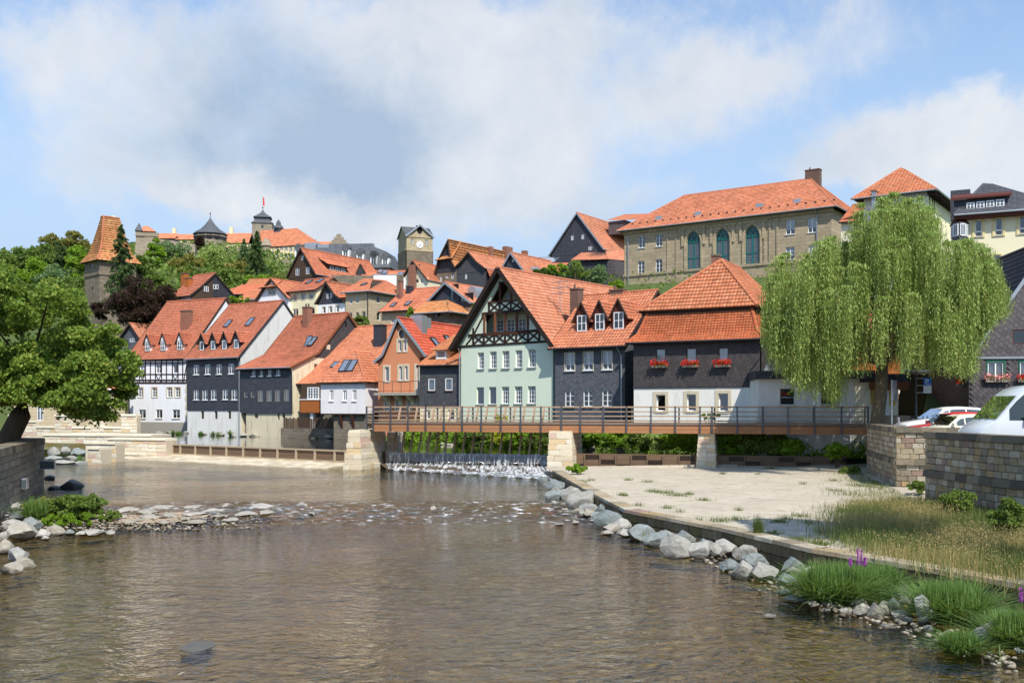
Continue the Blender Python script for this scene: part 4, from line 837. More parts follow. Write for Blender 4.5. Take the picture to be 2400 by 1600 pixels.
for x in v2: BM(x, 388 - (x - 330) * .07, x, 486 - (x - 275) * .09, w=.16)
for x0, x1 in zip(v2[:-1], v2[1:]): BM(x0, 392 - (x0 - 330) * .07, x1, 484 - (x1 - 275) * .09, w=.14, o=.04); BM(x0, 484 - (x0 - 275) * .09, x1, 392 - (x1 - 330) * .07, w=.14, o=.035)
for x in (297, 395, 490, 597, 697): BM(x, 482 - (x - 297) * .06, x, 682 - (x - 297) * .05, w=.18, o=.06, m='beam_warm' if x < 400 else 'beam_brown')
BM(290, 684, 700, 664, w=.16, o=.07, m='beam_brown'); BM(440, 205, 440, 380, w=.17, o=.06, m='beam_brown'); BM(545, 215, 545, 368, w=.17, o=.06, m='beam_brown'); BM(430, 208, 532, 198, w=.14)
BM(488, 130, 488, 202, w=.12); BM(285, 515, 205, 670, w=.15, o=.04); BM(705, 505, 795, 640, w=.15, o=.04); BM(802, 570, 802, 640, w=.15, o=.04); BM(195, 620, 195, 690, w=.14)
h.wall('right', [(0, 0), (h.dep, 0), (h.dep, pR[1] + .6), (0, pR[1] + .6)], 'green_plaster', name='side_wall'); h.wall('left', [(0, 0), (h.dep, 0), (h.dep, pL[1] + .4), (0, pL[1] + .4)], 'green_plaster', name='left_wall')
h.gable_roof([pL, pA, pR], -.75, 16.5, 'tile_pink', verge='beam_dark', vw=.34, pitch=.28, course=.36, seg=4)
MB().face([(pL[0] + .05, -.7, pL[1] - .14), (pA[0], -.7, pA[1] - .2), (pA[0], 0, pA[1] - .2), (pL[0] + .05, 0, pL[1] - .14)]).face([(pR[0] - .05, -.7, pR[1] - .14), (pA[0], -.7, pA[1] - .2), (pA[0], 0, pA[1] - .2), (pR[0] - .05, 0, pR[1] - .14)]).build('eave_soffit', 'beam_dark', h.e)
MB().tube([(.05, -.35, zg - .2), (-.05, -.12, zg - .6), (-.05, -.1, .2)], .055, 8).build('downpipe', 'zinc', h.e)
# 8 grey slate house with three dormers
h = House('grey_slate_house', 'blue grey slate house with three brown gabled dormers and orange roof', 1301, 1464.5, 70.5, .62, 1.2)
ez = h.z('front', 'I', 1300, 788); ap = (4.6, h.at(*zp('I', 1480, 308), 4.6).z); A = (-.45, ez - .08); B = ap; h.dep = 9.2
h.band('front', 0, h.W, 0, ez, 'slate_grey', 0, W_('I', [(1037, 850, 1125, 1012), (1207, 842, 1294, 1007), (1380, 835, 1469, 1002)], cols=2, rows=3, cur='half', rec=.1, sill='white_paint', surround='stone_surround', sw=.05) + W_('I', [(1034, 1195, 1124, 1345), (1202, 1192, 1293, 1342), (1375, 1188, 1468, 1340)], cols=2, rows=3, cur='none', rec=.1, sill='white_paint'), name='slate_wall', depth=.18)
h.wall('right', [(0, 0), (h.dep, 0), (h.dep, ez), (ap[0], ap[1] - .1), (0, ez)], 'slate_grey', name='side_wall'); h.box_back(ez, 'slate_grey', right=False)
h.side_roof([A, B, (9.6, ez)], 'tile_orange', a0=-.35, a1=h.W + .25, pitch=.27, course=.36, seg=5, amp=.045)
for x0, x1, xp, yp, ye, ys in ((1135, 1250, 1178, 385, 505, 652), (1300, 1415, 1340, 368, 490, 640), (1470, 1592, 1510, 352, 475, 630)):
 h.dormer_px('I', x0, x1, ys, ye, xp, yp, A, B, wall='board_red', roof='tile_orange', cols=2, rows=2, win=(.14, .05, .14, .0), cur='none', ov=.3)
h.chim_px('I', 1072, 1165, 268, 445, A, B, 'brick_brown', d=.8, pots=1); h.chim_px('I', 1430, 1580, 278, 320, A, B, 'brick_brown', d=.6, pots=1)
MB().tube([(h.W - .4, -.5, ez - .12), (h.W - .2, -.15, ez - .8), (h.W - .2, -.1, .1)], .055, 8).build('downpipe', 'zinc', h.e)
m = MB(); a = h.on_roof(*zp('I', 990, 420), A, B); zt = a.z + 2.0; m.tube([(a.x, a.y, a.z - .5), (a.x, a.y, zt)], .03, 6)
for k in range(3):
 m.tube([(a.x - .9, a.y, zt - .1 - k * .45), (a.x + .9, a.y, zt - .1 - k * .45)], .018, 5)
 for j in range(9): m.tube([(a.x - .8 + j * .2, a.y - .3, zt - .1 - k * .45), (a.x - .8 + j * .2, a.y + .3, zt - .1 - k * .45)], .012, 4)
m.build('aerial', 'zinc', h.e)
# 9 mansard house
h = House('mansard_house', 'slate and white house with steep two-tier red mansard roof and flower boxes', 1485.5, 1782, 63, .51, 1.0)
ez = h.z('front', 'J', 700, 768); zm = h.z('front', 'J', 700, 1180); h.dep = 11.5
q = W_('J', [(325, 848, 409, 1012), (592, 842, 679, 1010), (873, 838, 958, 1006)], cols=1, rows=1, cur='white', frame='board_brown', rec=.06, fw=.05)  # white sheets in these panes imitate the reflected sky
h.band('front', 0, h.W, zm, ez, 'slate_brown', .07, q, name='slate_wall')
h.band('front', 0, h.W, 0, zm, 'white_rough', 0, W_('J', [(328, 1250, 409, 1392), (595, 1245, 677, 1392)], cols=1, rows=1, cur='none', surround='stone_surround', sw=.22, rec=.2) + W_('J', [(873, 1238, 958, 1395)], cols=1, rows=1, cur='blind_or_reflection', surround='stone_surround', sw=.22, rec=.2), name='base_wall', depth=.24)
h.wall('right', [(0, 0), (h.dep, 0), (h.dep, zm), (0, zm)], 'white_rough', name='base_side_wall')
r1 = h.rect('right', zr('J', 1312, 842, 1348, 1018), .07); h.window('right', r1, .07, cols=1, rows=1, cur='full', rec=.05, frame='board_brown')
h.wall('right', [(0, zm), (h.dep, zm), (h.dep, ez), (0, ez)], 'slate_brown', .07, [[(r1[0], r1[1]), (r1[2], r1[1]), (r1[2], r1[3]), (r1[0], r1[3])]], 'slate_side_wall')
MB().box(-.07, -.065, zm - .06, h.W + .065, h.dep, zm + .003).build('jetty_board', 'slate_dark', h.e); h.box_back(ez, 'slate_brown', right=False)
t1 = 1.25; zt = h.at(*zp('J', 700, 478), t1).z; i1 = .95; o0 = .42
e = [Vector(p) for p in ((-o0, -o0, ez - .1), (h.W + o0, -o0, ez - .1), (h.W + o0, h.dep + o0, ez - .1), (-o0, h.dep + o0, ez - .1))]
zk = ez + (zt - ez) * .22; ik = .28; mid_ = [Vector(p) for p in ((ik * .6, ik, zk), (h.W - ik, ik, zk), (h.W - ik, h.dep - ik, zk), (ik * .6, h.dep - ik, zk))]
tp = [Vector(p) for p in ((i1 * .7, t1, zt), (h.W - i1, t1, zt), (h.W - i1, h.dep - t1, zt), (i1 * .7, h.dep - t1, zt))]
lowq = [(e[0], e[1], mid_[1], mid_[0]), (e[1], e[2], mid_[2], mid_[1]), (e[3], e[0], mid_[0], mid_[3]), (mid_[0], mid_[1], tp[1], tp[0]), (mid_[1], mid_[2], tp[2], tp[1]), (mid_[3], mid_[0], tp[0], tp[3])]
r9 = h.tiles(lowq, 'tile_brown2', 'lower_roof', pitch=.21, course=.2, seg=4, amp=.02, step=.035); h.slab(lowq, parent=r9); h.ridge([e[1], mid_[1], tp[1]], 'tile_brown2', r9, .12); h.ridge([e[0], mid_[0], tp[0]], 'tile_brown2', r9, .1)
ov = .5; zu = zt - .18; f = [Vector(p) for p in ((tp[0].x - .75, t1 - ov, zu), (h.W - i1 + .55, t1 - ov, zu), (h.W - i1 + .55, h.dep - t1 + ov, zu), (tp[0].x - .75, h.dep - t1 + ov, zu))]
ta = h.dep * .33; pk = h.at(*zp('J', 900, 72), ta); pb = Vector((pk.x, h.dep * .72, pk.z - .05))
upq = [(f[0], f[1], pk, pk), (f[1], f[2], pb, pk), (f[3], f[0], pk, pb), (f[2], f[3], pb, pb)]
r9b = h.tiles(upq, 'tile_pale', 'upper_roof', pitch=.24, course=.34, seg=4, amp=.035, step=.05); h.slab(upq, parent=r9b); h.ridge([f[0], pk], 'tile_pale', r9b, .12); h.ridge([f[1], pk, pb], 'tile_pale', r9b, .12)
MB().box(f[0].x + .25, f[0].y + .25, zu - .3, f[1].x - .25, f[2].y - .25, zu - .03).build('eave_soffit', 'soffit', r9b)
h.chimney((pk.x - .55, pk.y + .5, pk.z - .7), .5, .5, 1.05, 'brick_red', 'rubble')
MB().tube([(-o0, -o0 - .06, ez - .12), (h.W + o0, -o0 - .06, ez - .12)], .07, 8).build('gutter', 'dark_metal', r9)
MB().tube([(h.W + .2, -.3, zm + 2.1), (h.W + .35, -.9, zm + 2.5)], .04, 6).build('bracket', 'zinc', h.e)
m = MB(); x = h.W + .12; m.tube([(x, .7, zm + .3), (x, .7, zm + 1.5)], .05, 6).lathe([(0, 0), (.3, .05), (.45, .16)], 14); dish = m
MB().tube([(h.W + .08, .9, zm + .8), (h.W + .5, .9, zm + .8), (h.W + .7, .85, zm + 1.1)], .03, 6).build('dish_arm', 'zinc', h.e)
dd = MB().lathe([(.0, 0), (.22, .04), (.42, .14)], 16).build('satellite_dish', 'zinc', h.e); dd.location = (h.W + .55, .3, zm + 1.1); dd.rotation_euler = (R(70), 0, R(-40))
for st, lab in zip(q, ('first flower box with red geraniums on the mansard house, next to the grey slate house', 'middle flower box with red geraniums on the mansard house', 'flower box with red geraniums on the mansard house nearest the willow')):
 a0, z0, a1, z1 = h.rect('front', st[0], .07); p0 = h.o + h.u * ((a0 + a1) / 2) - h.v * .26 + Vector((0, 0, z0 - .02))
 FLOWERBOXES.append((p0, -h.th, a1 - a0 + .35, 'red_flower', lab)) if 'FLOWERBOXES' in globals() else globals().__setitem__('FLOWERBOXES', [(p0, -h.th, a1 - a0 + .35, 'red_flower', lab)])
MANS = h
# flat-roofed shop annex
h = House('shop_annex', 'low white shop annex with black flat roof edge beside the mansard house', 1776, 2040, 58.5, .12, 1.0, cat='building')
zt = h.z('front', 'J', 1500, 1112); zf = h.z('front', 'J', 1500, 1040); h.dep = 7
aw = W_('J', [(1410, 1190, 1542, 1342), (1768, 1185, 1895, 1340)], cols=1, rows=1, cur='none', rec=.12, sill='stone_surround', fw=.09)
h.band('front', 0, h.W * .86, 0, zt, 'white_rough', 0, aw, name='wall'); h.box_back(zt, 'white_rough')
MB().box(-.15, -.35, zt, h.W + .2, h.dep, zf).build('flat_roof', 'slate_dark', h.e)
MB().box(h.W * .86, -.02, 0, h.W, .4, zt).build('corner_pier', 'cream_light', h.e)
SHOPSIGNS = []
for (r, st), lab in zip(aw, ('shop sign with red and green lettering in the annex window nearer the mansard house', 'shop sign with red and green lettering in the annex window behind the willow strands')):
 a0, z0, a1, z1 = h.rect('front', r); SHOPSIGNS.append((h.o + h.u * ((a0 + a1) / 2) - h.v * .0 + Vector((0, 0, z0)), -h.th, a1 - a0, z1 - z0, lab, h))
# ------------------------------------------------------------------ the town on the hill
FARK = dict(pitch=.3, course=.42, seg=2, amp=.03, step=.05)
def base_z(px, D, drop=1.0): return max(1.0, terrain_z((px - CX) * D / FPX, D) - drop)
def side_house(name, label, k, L, FR, apex, D, th, roof, wall, wins=(), kink=None, right=None, a1=None, back=None, cat='house', gable=None, gsplit=None, front=None):
 """eaves towards the river, gable on the near side"""
 l = zp(k, *L)[0]; fr = zp(k, *FR); h = House(name, label, l, fr[0], D, th, base_z(fr[0], D), cat)
 ez = h.z('front', k, *FR); ap = h.pt('right', k, *apex); h.dep = 2 * ap[0] if back is None else max(back, ap[0] + 2.5)
 back = None if back is None else h.dep
 h.band('front', 0, h.W, 0, ez, front or wall, 0, wins); A = (-.35, ez - .1)
 pr = [A] + ([h.pt('right', k, *kink)] if kink else []) + [ap, (h.dep + .2, ez - .1 if back is None else ap[1] - (back - ap[0]) * 1.0)]
 gb = [(0, 0), (h.dep, 0), (h.dep, pr[-1][1]), (ap[0], ap[1] - .1)] + ([(pr[1][0], pr[1][1] - .1)] if kink else []) + [(0, ez)]
 h.wall('right', gb, gable or wall, 0, name='gable_wall'); h.box_back(min(ez, pr[-1][1]), wall, right=False)
 h.roof = h.side_roof(pr, roof, a1=a1 if a1 is not None else h.W + .2, **FARK); h.A, h.B = pr[-3], pr[-2]; h.ez = ez
 return h
def gable_house(name, label, k, L, Rr, pts, D, th, depth, roof, gmat, wmat, split=None, wins=(), gwins=(), cat='house', verge='soffit', hip=None, right_wall=None):
 """gable towards the river; pts = roof line on the front wall, left eave to right eave"""
 h = House(name, label, zp(k, L, 0)[0], zp(k, Rr, 0)[0], D, th, base_z(zp(k, Rr, 0)[0], D), cat); h.dep = depth
 pr = [h.pt('front', k, *p) for p in pts]; ia = max(range(len(pr)), key=lambda i: pr[i][1]); zs = h.z('front', k, *split) if split else min(pr[0][1], pr[-1][1])
 h.band('front', 0, h.W, 0, zs, wmat, 0, wins)
 hs = []
 for r, st in gwins:
  q = h.rect('front', r, .03); hs.append([(q[0], q[1]), (q[2], q[1]), (q[2], q[3]), (q[0], q[3])]); h.window('front', q, .03, **st)
 out = []
 for i, (a, z) in enumerate(pr): out.append((a + (.12 if i == 0 else -.12 if i == len(pr) - 1 else 0), z - .12))
 def clipx(seg_a, seg_b, z):
  f = (z - seg_a[1]) / (seg_b[1] - seg_a[1]); return (seg_a[0] + (seg_b[0] - seg_a[0]) * f, z)
 poly = [q for q in out if q[1] > zs + .02]
 li = [i for i, q in enumerate(out) if q[1] > zs + .02]
 lft = clipx(out[li[0] - 1], out[li[0]], zs) if li[0] > 0 else (out[0][0], zs); rgt = clipx(out[li[-1] + 1], out[li[-1]], zs) if li[-1] < len(out) - 1 else (out[-1][0], zs)
 h.wall('front', [lft] + poly + [rgt], gmat, .03, hs, 'gable_wall')
 zr_ = min(pr[-1][1], pr[0][1]); h.wall('right', [(0, 0), (depth, 0), (depth, pr[-1][1]), (0, pr[-1][1])], right_wall or wmat, name='side_wall'); h.wall('left', [(0, 0), (depth, 0), (depth, pr[0][1]), (0, pr[0][1])], wmat, name='left_wall')
 h.roof = h.gable_roof(pr, -.35, depth, roof, verge=verge, **FARK); h.pr = pr; h.pa = pr[ia]
 h.wall('back', [(0, 0), (h.W, 0), (h.W, pr[-1][1]), (pr[ia][0], pr[ia][1] - .1), (0, pr[0][1])], wmat, name='rear_wall')
 return h
def hip_roof(h, ez, r0, r1, mat, ov=.4, name='roof', **kw):
 """hipped roof over the whole plan; r0, r1 ridge ends"""
 e = [Vector(p) for p in ((-ov, -ov, ez), (h.W + ov, -ov, ez), (h.W + ov, h.dep + ov, ez), (-ov, h.dep + ov, ez))]; r0 = Vector(r0); r1 = Vector(r1)
 q = [(e[0], e[1], r1, r0), (e[1], e[2], r1, r1), (e[2], e[3], r0, r1), (e[3], e[0], r0, r0)]; kk = dict(FARK); kk.update(kw)
 r = h.tiles(q, mat, name, **kk); h.slab(q, parent=r); h.ridge([e[0], r0, r1, e[1]], mat, r); h.ridge([r1, e[2]], mat, r)
 MB().tube([(e[0].x, e[0].y - .06, ez - .04), (e[1].x, e[1].y - .06, ez - .04)], .08, 7).build('gutter', 'zinc', r); MB().tube([(e[1].x + .06, e[1].y, ez - .04), (e[2].x + .06, e[2].y, ez - .04)], .08, 7).build('gutter', 'zinc', r)
 return r, e
S1 = dict(cols=2, rows=1, cur='none', rec=.08); S2 = dict(cols=2, rows=2, cur='none', rec=.08); S3 = dict(cols=1, rows=1, cur='half', rec=.08)
# brown boarded gable and its neighbours
h = side_house('board_gable_house', 'house with brown boarded and slate gable under red roof beside the copper beech', 'B', (0, 1050), (215, 1068), (474, 832), 135, .62, 'tile_red', 'white_plaster', kink=(300, 990), gable='board_brown')
q = h.rect('right', zr('B', 358, 975, 405, 1030), .02); h.window('right', (q[0], q[1], q[2], q[3]), .14, cols=2, rows=2, cur='full', rec=.04); sm = h.a('right', 'B', 455, 1000)
h.wall('right', [(sm, h.z('right', 'B', 520, 1090)), (h.dep, h.z('right', 'B', 520, 1090)), (h.dep, h.ez), (h.B[0], h.B[1] - .15), (sm, h.B[1] - .2)], 'slate_dark', .05, name='slate_gable')
for r in ((458, 955, 482, 1005), (487, 955, 512, 1002)): q = h.rect('right', zr('B', *r), .06); h.window('right', q, .16, cols=1, rows=1, cur='full', rec=.04)
h.chim_px('B', 105, 152, 838, 915, h.A, h.B, 'board_orange', d=.8); h.chim_px('B', 148, 193, 890, 985, h.A, h.B, 'board_orange', d=.8)
h = side_house('long_red_house', 'long plain red roof with slate wall right of the brown boarded gable', 'B', (520, 1030), (800, 1052), (1035, 960), 141, .1, 'tile_bright', 'slate_dark', W_('B', [(665, 1082, 698, 1108)], **S1), back=9)
h = side_house('low_brown_roof_house', 'low dull brown roof below the castle spruces', 'B', (820, 950), (1080, 952), (1120, 893), 168, .15, 'tile_mossy', 'rubble', back=8)
h = House('hipped_cottage', 'small hipped orange roof among green bushes in the middle of town', zp('B', 770, 0)[0], zp('B', 935, 0)[0], 122, .45, base_z(600, 122)); h.dep = 5
ez = h.z('front', 'B', 860, 1120); h.band('front', 0, h.W, 0, ez, 'cream_light'); h.box_back(ez, 'cream_light'); pk = h.at(*zp('B', 880, 1012), 2.0); hip_roof(h, ez, pk, pk + Vector((1.5, .5, 0)), 'tile_orange')
h = gable_house('half_hip_house', 'white gabled house with clipped orange roof and paired brown window', 'B', 945, 1275, [(925, 1140), (1022, 990), (1100, 893), (1172, 975), (1285, 1100)], 119, .55, 11, 'tile_orange', 'white_plaster', 'white_plaster', wins=(), gwins=W_('B', [(1057, 995, 1090, 1062), (1100, 992, 1135, 1060)], surround='stone_surround', sw=.1, **S3))
tp = h.pa; q = [Vector((h.pr[1][0] - .1, -.6, h.pr[1][1])), Vector((h.pr[3][0] + .1, -.6, h.pr[3][1])), Vector((tp[0], 1.8, tp[1] + .15))]; r = h.tiles([(q[0], q[1], q[2], q[2])], 'tile_orange', 'clipped_gable', **FARK); h.slab([(q[0], q[1], q[2], q[2])], parent=r)
h = side_house('pale_yellow_house', 'pale yellow two-storey house with two roof windows and a flower pot', 'B', (1285, 1030), (1572, 1002), (1752, 880), 117, .6, 'tile_red', 'pale_yellow', W_('B', [(1325, 1060, 1365, 1125), (1415, 1050, 1450, 1115), (1500, 1040, 1540, 1105)], surround='stone_surround', sw=.08, **S3) + W_('B', [(1320, 1215, 1378, 1290), (1487, 1205, 1555, 1275)], **S1), gable='pale_yellow')
h.sky_px('B', 1462, 912, 1538, 948, h.A, h.B); h.sky_px('B', 1590, 897, 1645, 935, h.A, h.B)
h = gable_house('slate_gable_house', 'white house with dark slate gable and two tiny attic windows', 'B', 1592, 1885, [(1578, 1165), (1640, 1060), (1694, 922), (1790, 1060), (1890, 1135)], 113, .55, 12, 'tile_orange', 'slate_blue', 'white_plaster', split=(1730, 1162), wins=W_('B', [(1642, 1195, 1674, 1262), (1714, 1190, 1745, 1256), (1787, 1182, 1820, 1250)], surround='stone_surround', sw=.1, **S3), gwins=W_('B', [(1685, 1050, 1708, 1105), (1722, 1045, 1745, 1100)], cols=1, rows=1, cur='full', rec=.04))
# sandstone house with hipped roof
h = House('hipped_sandstone_house', 'light sandstone house with hipped orange roof and shuttered windows', zp('B', 1890, 0)[0], zp('B', 2140, 0)[0], 111, .5, base_z(860, 111)); h.dep = 9
ez = h.z('front', 'B', 2140, 1025)
h.band('front', 0, h.W, 0, ez, 'sand_light', 0, W_('B', [(1932, 1085, 1963, 1160), (2003, 1078, 2033, 1153)], cols=1, rows=1, cur='half', rec=.1) + W_('B', [(1935, 1258, 1962, 1330), (2002, 1255, 2033, 1330), (2070, 1245, 2105, 1335)], cols=1, rows=1, cur='none', frame='frame_grey'))
rw = [];
for r in ((150, 905, 192, 968), (152, 1075, 192, 1155)): qq = h.rect('right', zr('C', *r)); h.window('right', qq, 0, cols=1, rows=1, cur='half'); rw.append([(qq[0], qq[1]), (qq[2], qq[1]), (qq[2], qq[3]), (qq[0], qq[3])])
h.wall('right', [(0, 0), (h.dep, 0), (h.dep, ez), (0, ez)], 'sand_light', 0, rw, 'side_wall'); h.box_back(ez, 'sand_light', right=False)
pk = h.at(*zp('C', 62, 708), 4.4); r, e = hip_roof(h, ez, pk - Vector((.6, 0, 0)), pk + Vector((.6, 2.6, 0)), 'tile_orange', seg=2)
h.sky_px('B', 2072, 945, 2108, 968, (e[0].y, ez), (pk.y, pk.z)); MB().box(h.W + .1, 5.2, ez - .5, h.W + .7, 5.8, ez + 2.4).build('chimney', 'rubble', h.e)
MB().tube([(h.W - .05, -.1, ez), (h.W - .05, -.1, 1)], .05, 6).build('downpipe', 'dark_metal', h.e)
# long roof with two skylights
h = side_house('skylight_house', 'sandstone house with long red roof and two white skylights', 'C', (205, 1060), (608, 1030), (845, 800), 105, .55, 'tile_bright', 'sand_light', W_('C', [(305, 1150, 345, 1190)], **S1), back=9)
h.sky_px('C', 300, 975, 368, 1015, h.A, h.B); h.sky_px('C', 462, 957, 525, 1000, h.A, h.B); h.chim_px('C', 462, 517, 790, 872, h.A, h.B, 'slate_dark', d=.7)
h.chim_px('C', 382, 412, 735, 930, h.A, h.B, 'brick_red', d=.5)
# modern slate gable with metal dormers
h = gable_house('modern_slate_house', 'modern slate gable house with two rounded metal roof vents and tall windows', 'C', 720, 1180, [(703, 972), (910, 748), (1192, 965)], 99, .6, 11, 'tile_pink', 'slate_blue', 'sand_light', split=(1000, 1025), wins=W_('C', [(1062, 1058, 1140, 1190)], cols=2, rows=2, cur='none', rec=.1), gwins=W_('C', [(938, 790, 975, 932)], cols=1, rows=1, cur='none', frame='teal_frame', rec=.1) + W_('C', [(1045, 885, 1135, 958)], cols=1, rows=1, cur='none', frame='dark_metal', rec=.1), verge='zinc')
pr = h.pr; g = Vector((pr[2][0] - pr[1][0], 0, pr[2][1] - pr[1][1])); gl = g.length; g.normalize()
for f, t in ((.42, 2.6), (.72, 3.6)):
 c = Vector((pr[1][0], t, pr[1][1])) + g * gl * f; m = MB(); n = 8; w = 1.5
 prof = [(c.x + 1.25 * math.cos(math.pi * i / n / 1.0) * .5 + .35, c.z - .1 + .75 * math.sin(math.pi * i / n)) for i in range(n + 1)]; prof = [(prof[0][0], c.z - 1.6)] + prof + [(prof[-1][0], c.z - .3)]
 k = len(prof); m.v = [(x, t - w / 2, z) for x, z in prof] + [(x, t + w / 2, z) for x, z in prof]; m.f = [tuple(range(k))[::-1], tuple(range(k, 2 * k))] + [(i, i + 1, k + i + 1, k + i) for i in range(k - 1)]; m.build('roof_vent', 'zinc', h.e)
# tiled porch roof
h2 = House('porch_house', 'low stone outbuilding with bright orange hipped porch roof', zp('C', 610, 0)[0], zp('C', 930, 0)[0], 96.5, .55, base_z(1010, 96)); h2.dep = 4.5; ez = h2.z('front', 'C', 915, 1055)
h2.band('front', 0, h2.W, 0, ez, 'rubble', 0, W_('C', [(765, 1075, 838, 1115)], cols=1, rows=1, cur='none', frame='beam_brown')); h2.box_back(ez, 'rubble')
pk = h2.at(*zp('C', 915, 948), 1.9); hip_roof(h2, ez - .1, pk - Vector((2.6, 0, 0)), pk, 'tile_old', ov=.5, seg=3)
# dark gable with long dormer
h = gable_house('dark_gable_house', 'dark boarded gable house with three white windows and wide catslide dormer', 'B', 1270, 1580, [(1262, 885), (1418, 562), (1585, 845)], 150, .55, 16, 'tile_bright', 'board_brown', 'board_brown', split=(1400, 880), gwins=W_('B', [(1412, 640, 1438, 690), (1350, 778, 1392, 853), (1462, 765, 1503, 840)], cols=2, rows=1, cur='half', rec=.05))
pr = h.pr; zz = h.z('right', 'B', 1860, 858); d0 = h.a('right', 'B', 1740, 850); d1 = h.a('right', 'B', 1950, 850)
xw = h.W - .9; zc0 = pr[2][1] + .9; d = MB().box(xw - .02, d0, zc0 - .6, xw + .06, d1, zc0 + 1.15).build('dormer', 'board_brown', h.e)
for i in range(3):
 a = d0 + .5 + i * (d1 - d0 - .6) / 3; b_ = a + (d1 - d0 - .6) / 3 * .72; MB().box(xw + .062, a, zc0 - .05, xw + .1, b_, zc0 + .95).build('window_frame', 'white_paint', d); MB().box(xw + .101, a + .12, zc0 + .06, xw + .11, (a + b_) / 2 - .05, zc0 + .84).build('pane', 'lead_glass', d); MB().box(xw + .101, (a + b_) / 2 + .05, zc0 + .06, xw + .11, b_ - .12, zc0 + .84).build('pane', 'lead_glass', d)
fq = [Vector((xw + .5, d0 - .4, zc0 + 1.1)), Vector((xw + .5, d1 + .3, zc0 + 1.1)), Vector((xw - 2.6, d1 + .1, zc0 + 2.95)), Vector((xw - 2.6, d0 - 1.2, zc0 + 2.95))]; h.tiles([tuple(fq)], 'tile_bright', 'dormer_roof', d, **FARK); h.slab([tuple(fq)], parent=d)
# roof with small slate gable and white wall
h = side_house('white_terrace_house', 'red roofed house behind a long white terrace wall below the clock tower', 'C', (-100, 660), (450, 690), (475, 625), 148, .1, 'tile_bright', 'rubble', back=9)
h.sky_px('C', 170, 612, 215, 650, h.A, h.B); h.sky_px('C', 218, 618, 262, 658, h.A, h.B); h.sky_px('C', 388, 640, 432, 678, h.A, h.B)
g0 = h.at(*zp('B', 2000, 850), -.3); g1 = h.at(*zp('B', 2108, 842), -.3); gp = h.at(*zp('B', 2050, 735), -.3); d = MB().face([g0, g1, gp]).build('slate_gable', 'slate_dark', h.e); MB().bar(g0, gp, .25, .1, up=(0, 1, 0)).bar(g1, gp, .25, .1, up=(0, 1, 0)).build('verge_board', 'soffit', d)
w = House('terrace_wall', 'long white parapet wall below the red roof and clock tower', zp('C', 118, 0)[0], zp('C', 560, 0)[0], 144, -.12, base_z(930, 144), cat='wall'); w.dep = .6
zt = w.z('front', 'C', 340, 668); zl = w.z('front', 'C', 120, 652); MB().box(0, 0, 0, w.W, .6, zt).build('wall', 'white_plaster', w.e); MB().box(-6, .05, 0, -.003, .55, zt - .1).build('rubble_stretch', 'rubble', w.e); MB().box(-.1, -.05, zt, w.W + .1, .65, zt + .12).build('coping', 'zinc', w.e)
# slate mansard building
h = House('slate_mansard', 'big grey slate mansard building with white arched dormers left of the clock tower', zp('B', 1310, 0)[0], zp('C', 290, 0)[0], 215, .12, 30, cat='building'); h.dep = 12
ez = h.z('front', 'C', 100, 590); ztp = h.z('front', 'B', 2000, 560) ; h.band('front', 0, h.W, 0, ez, 'brick_red'); h.box_back(ez, 'brick_red')
zk = h.at(*zp('B', 2000, 600), 1.6).z; zpk = h.at(*zp('B', 1960, 512), 6).z; aa = [(-.3, -.3), (h.W + .3, -.3), (h.W + .3, 12.3), (-.3, 12.3)]; bb = [(1.2, 1.6), (h.W - 1.2, 1.6), (h.W - 1.2, 10.4), (1.2, 10.4)]; m = MB()
for i in range(4):
 j = (i + 1) % 4; m.face([(*aa[i], ez), (*aa[j], ez), (*bb[j], zk), (*bb[i], zk)])
m.face([(*bb[0], zk), (*bb[1], zk), (h.W - 7, 6, zpk), (7, 6, zpk)]).face([(*bb[1], zk), (*bb[2], zk), (h.W - 7, 6, zpk)]).face([(*bb[2], zk), (*bb[3], zk), (7, 6, zpk), (h.W - 7, 6, zpk)]).face([(*bb[3], zk), (*bb[0], zk), (7, 6, zpk)]); m.build('roof', 'slate_roof', h.e)
for k, x, y in (('B', 2050, 670), ('B', 2198, 690), ('C', 122, 510), ('C', 247, 530), ('B', 1385, 620), ('B', 1895, 625)):
 p = h.at(*zp(k, x, y), .4); d = MB().box(p.x - .75, .1, p.z - 1.3, p.x + .75, 1.8, p.z + 1.3).build('dormer', 'white_paint', h.e); MB().box(p.x - .45, .06, p.z - 1.0, p.x - .06, .098, p.z + .9).build('pane', 'lead_glass', d); MB().box(p.x + .06, .06, p.z - 1.0, p.x + .45, .098, p.z + .9).build('pane', 'lead_glass', d); MB().tube([(p.x, .0, p.z + 1.3), (p.x, 2.2, p.z + 1.3)], .85, 10).build('dormer_roof', 'slate_roof', d)
for k, x, yt in (('B', 2125, 515), ('B', 1530, 508), ('B', 1650, 525), ('C', 48, 332)): p = h.at(*zp(k, x, yt), 5); MB().box(p.x - 1.5, 4.2, p.z - 9, p.x + 1.5, 5.8, p.z).build('chimney', 'zinc', h.e)
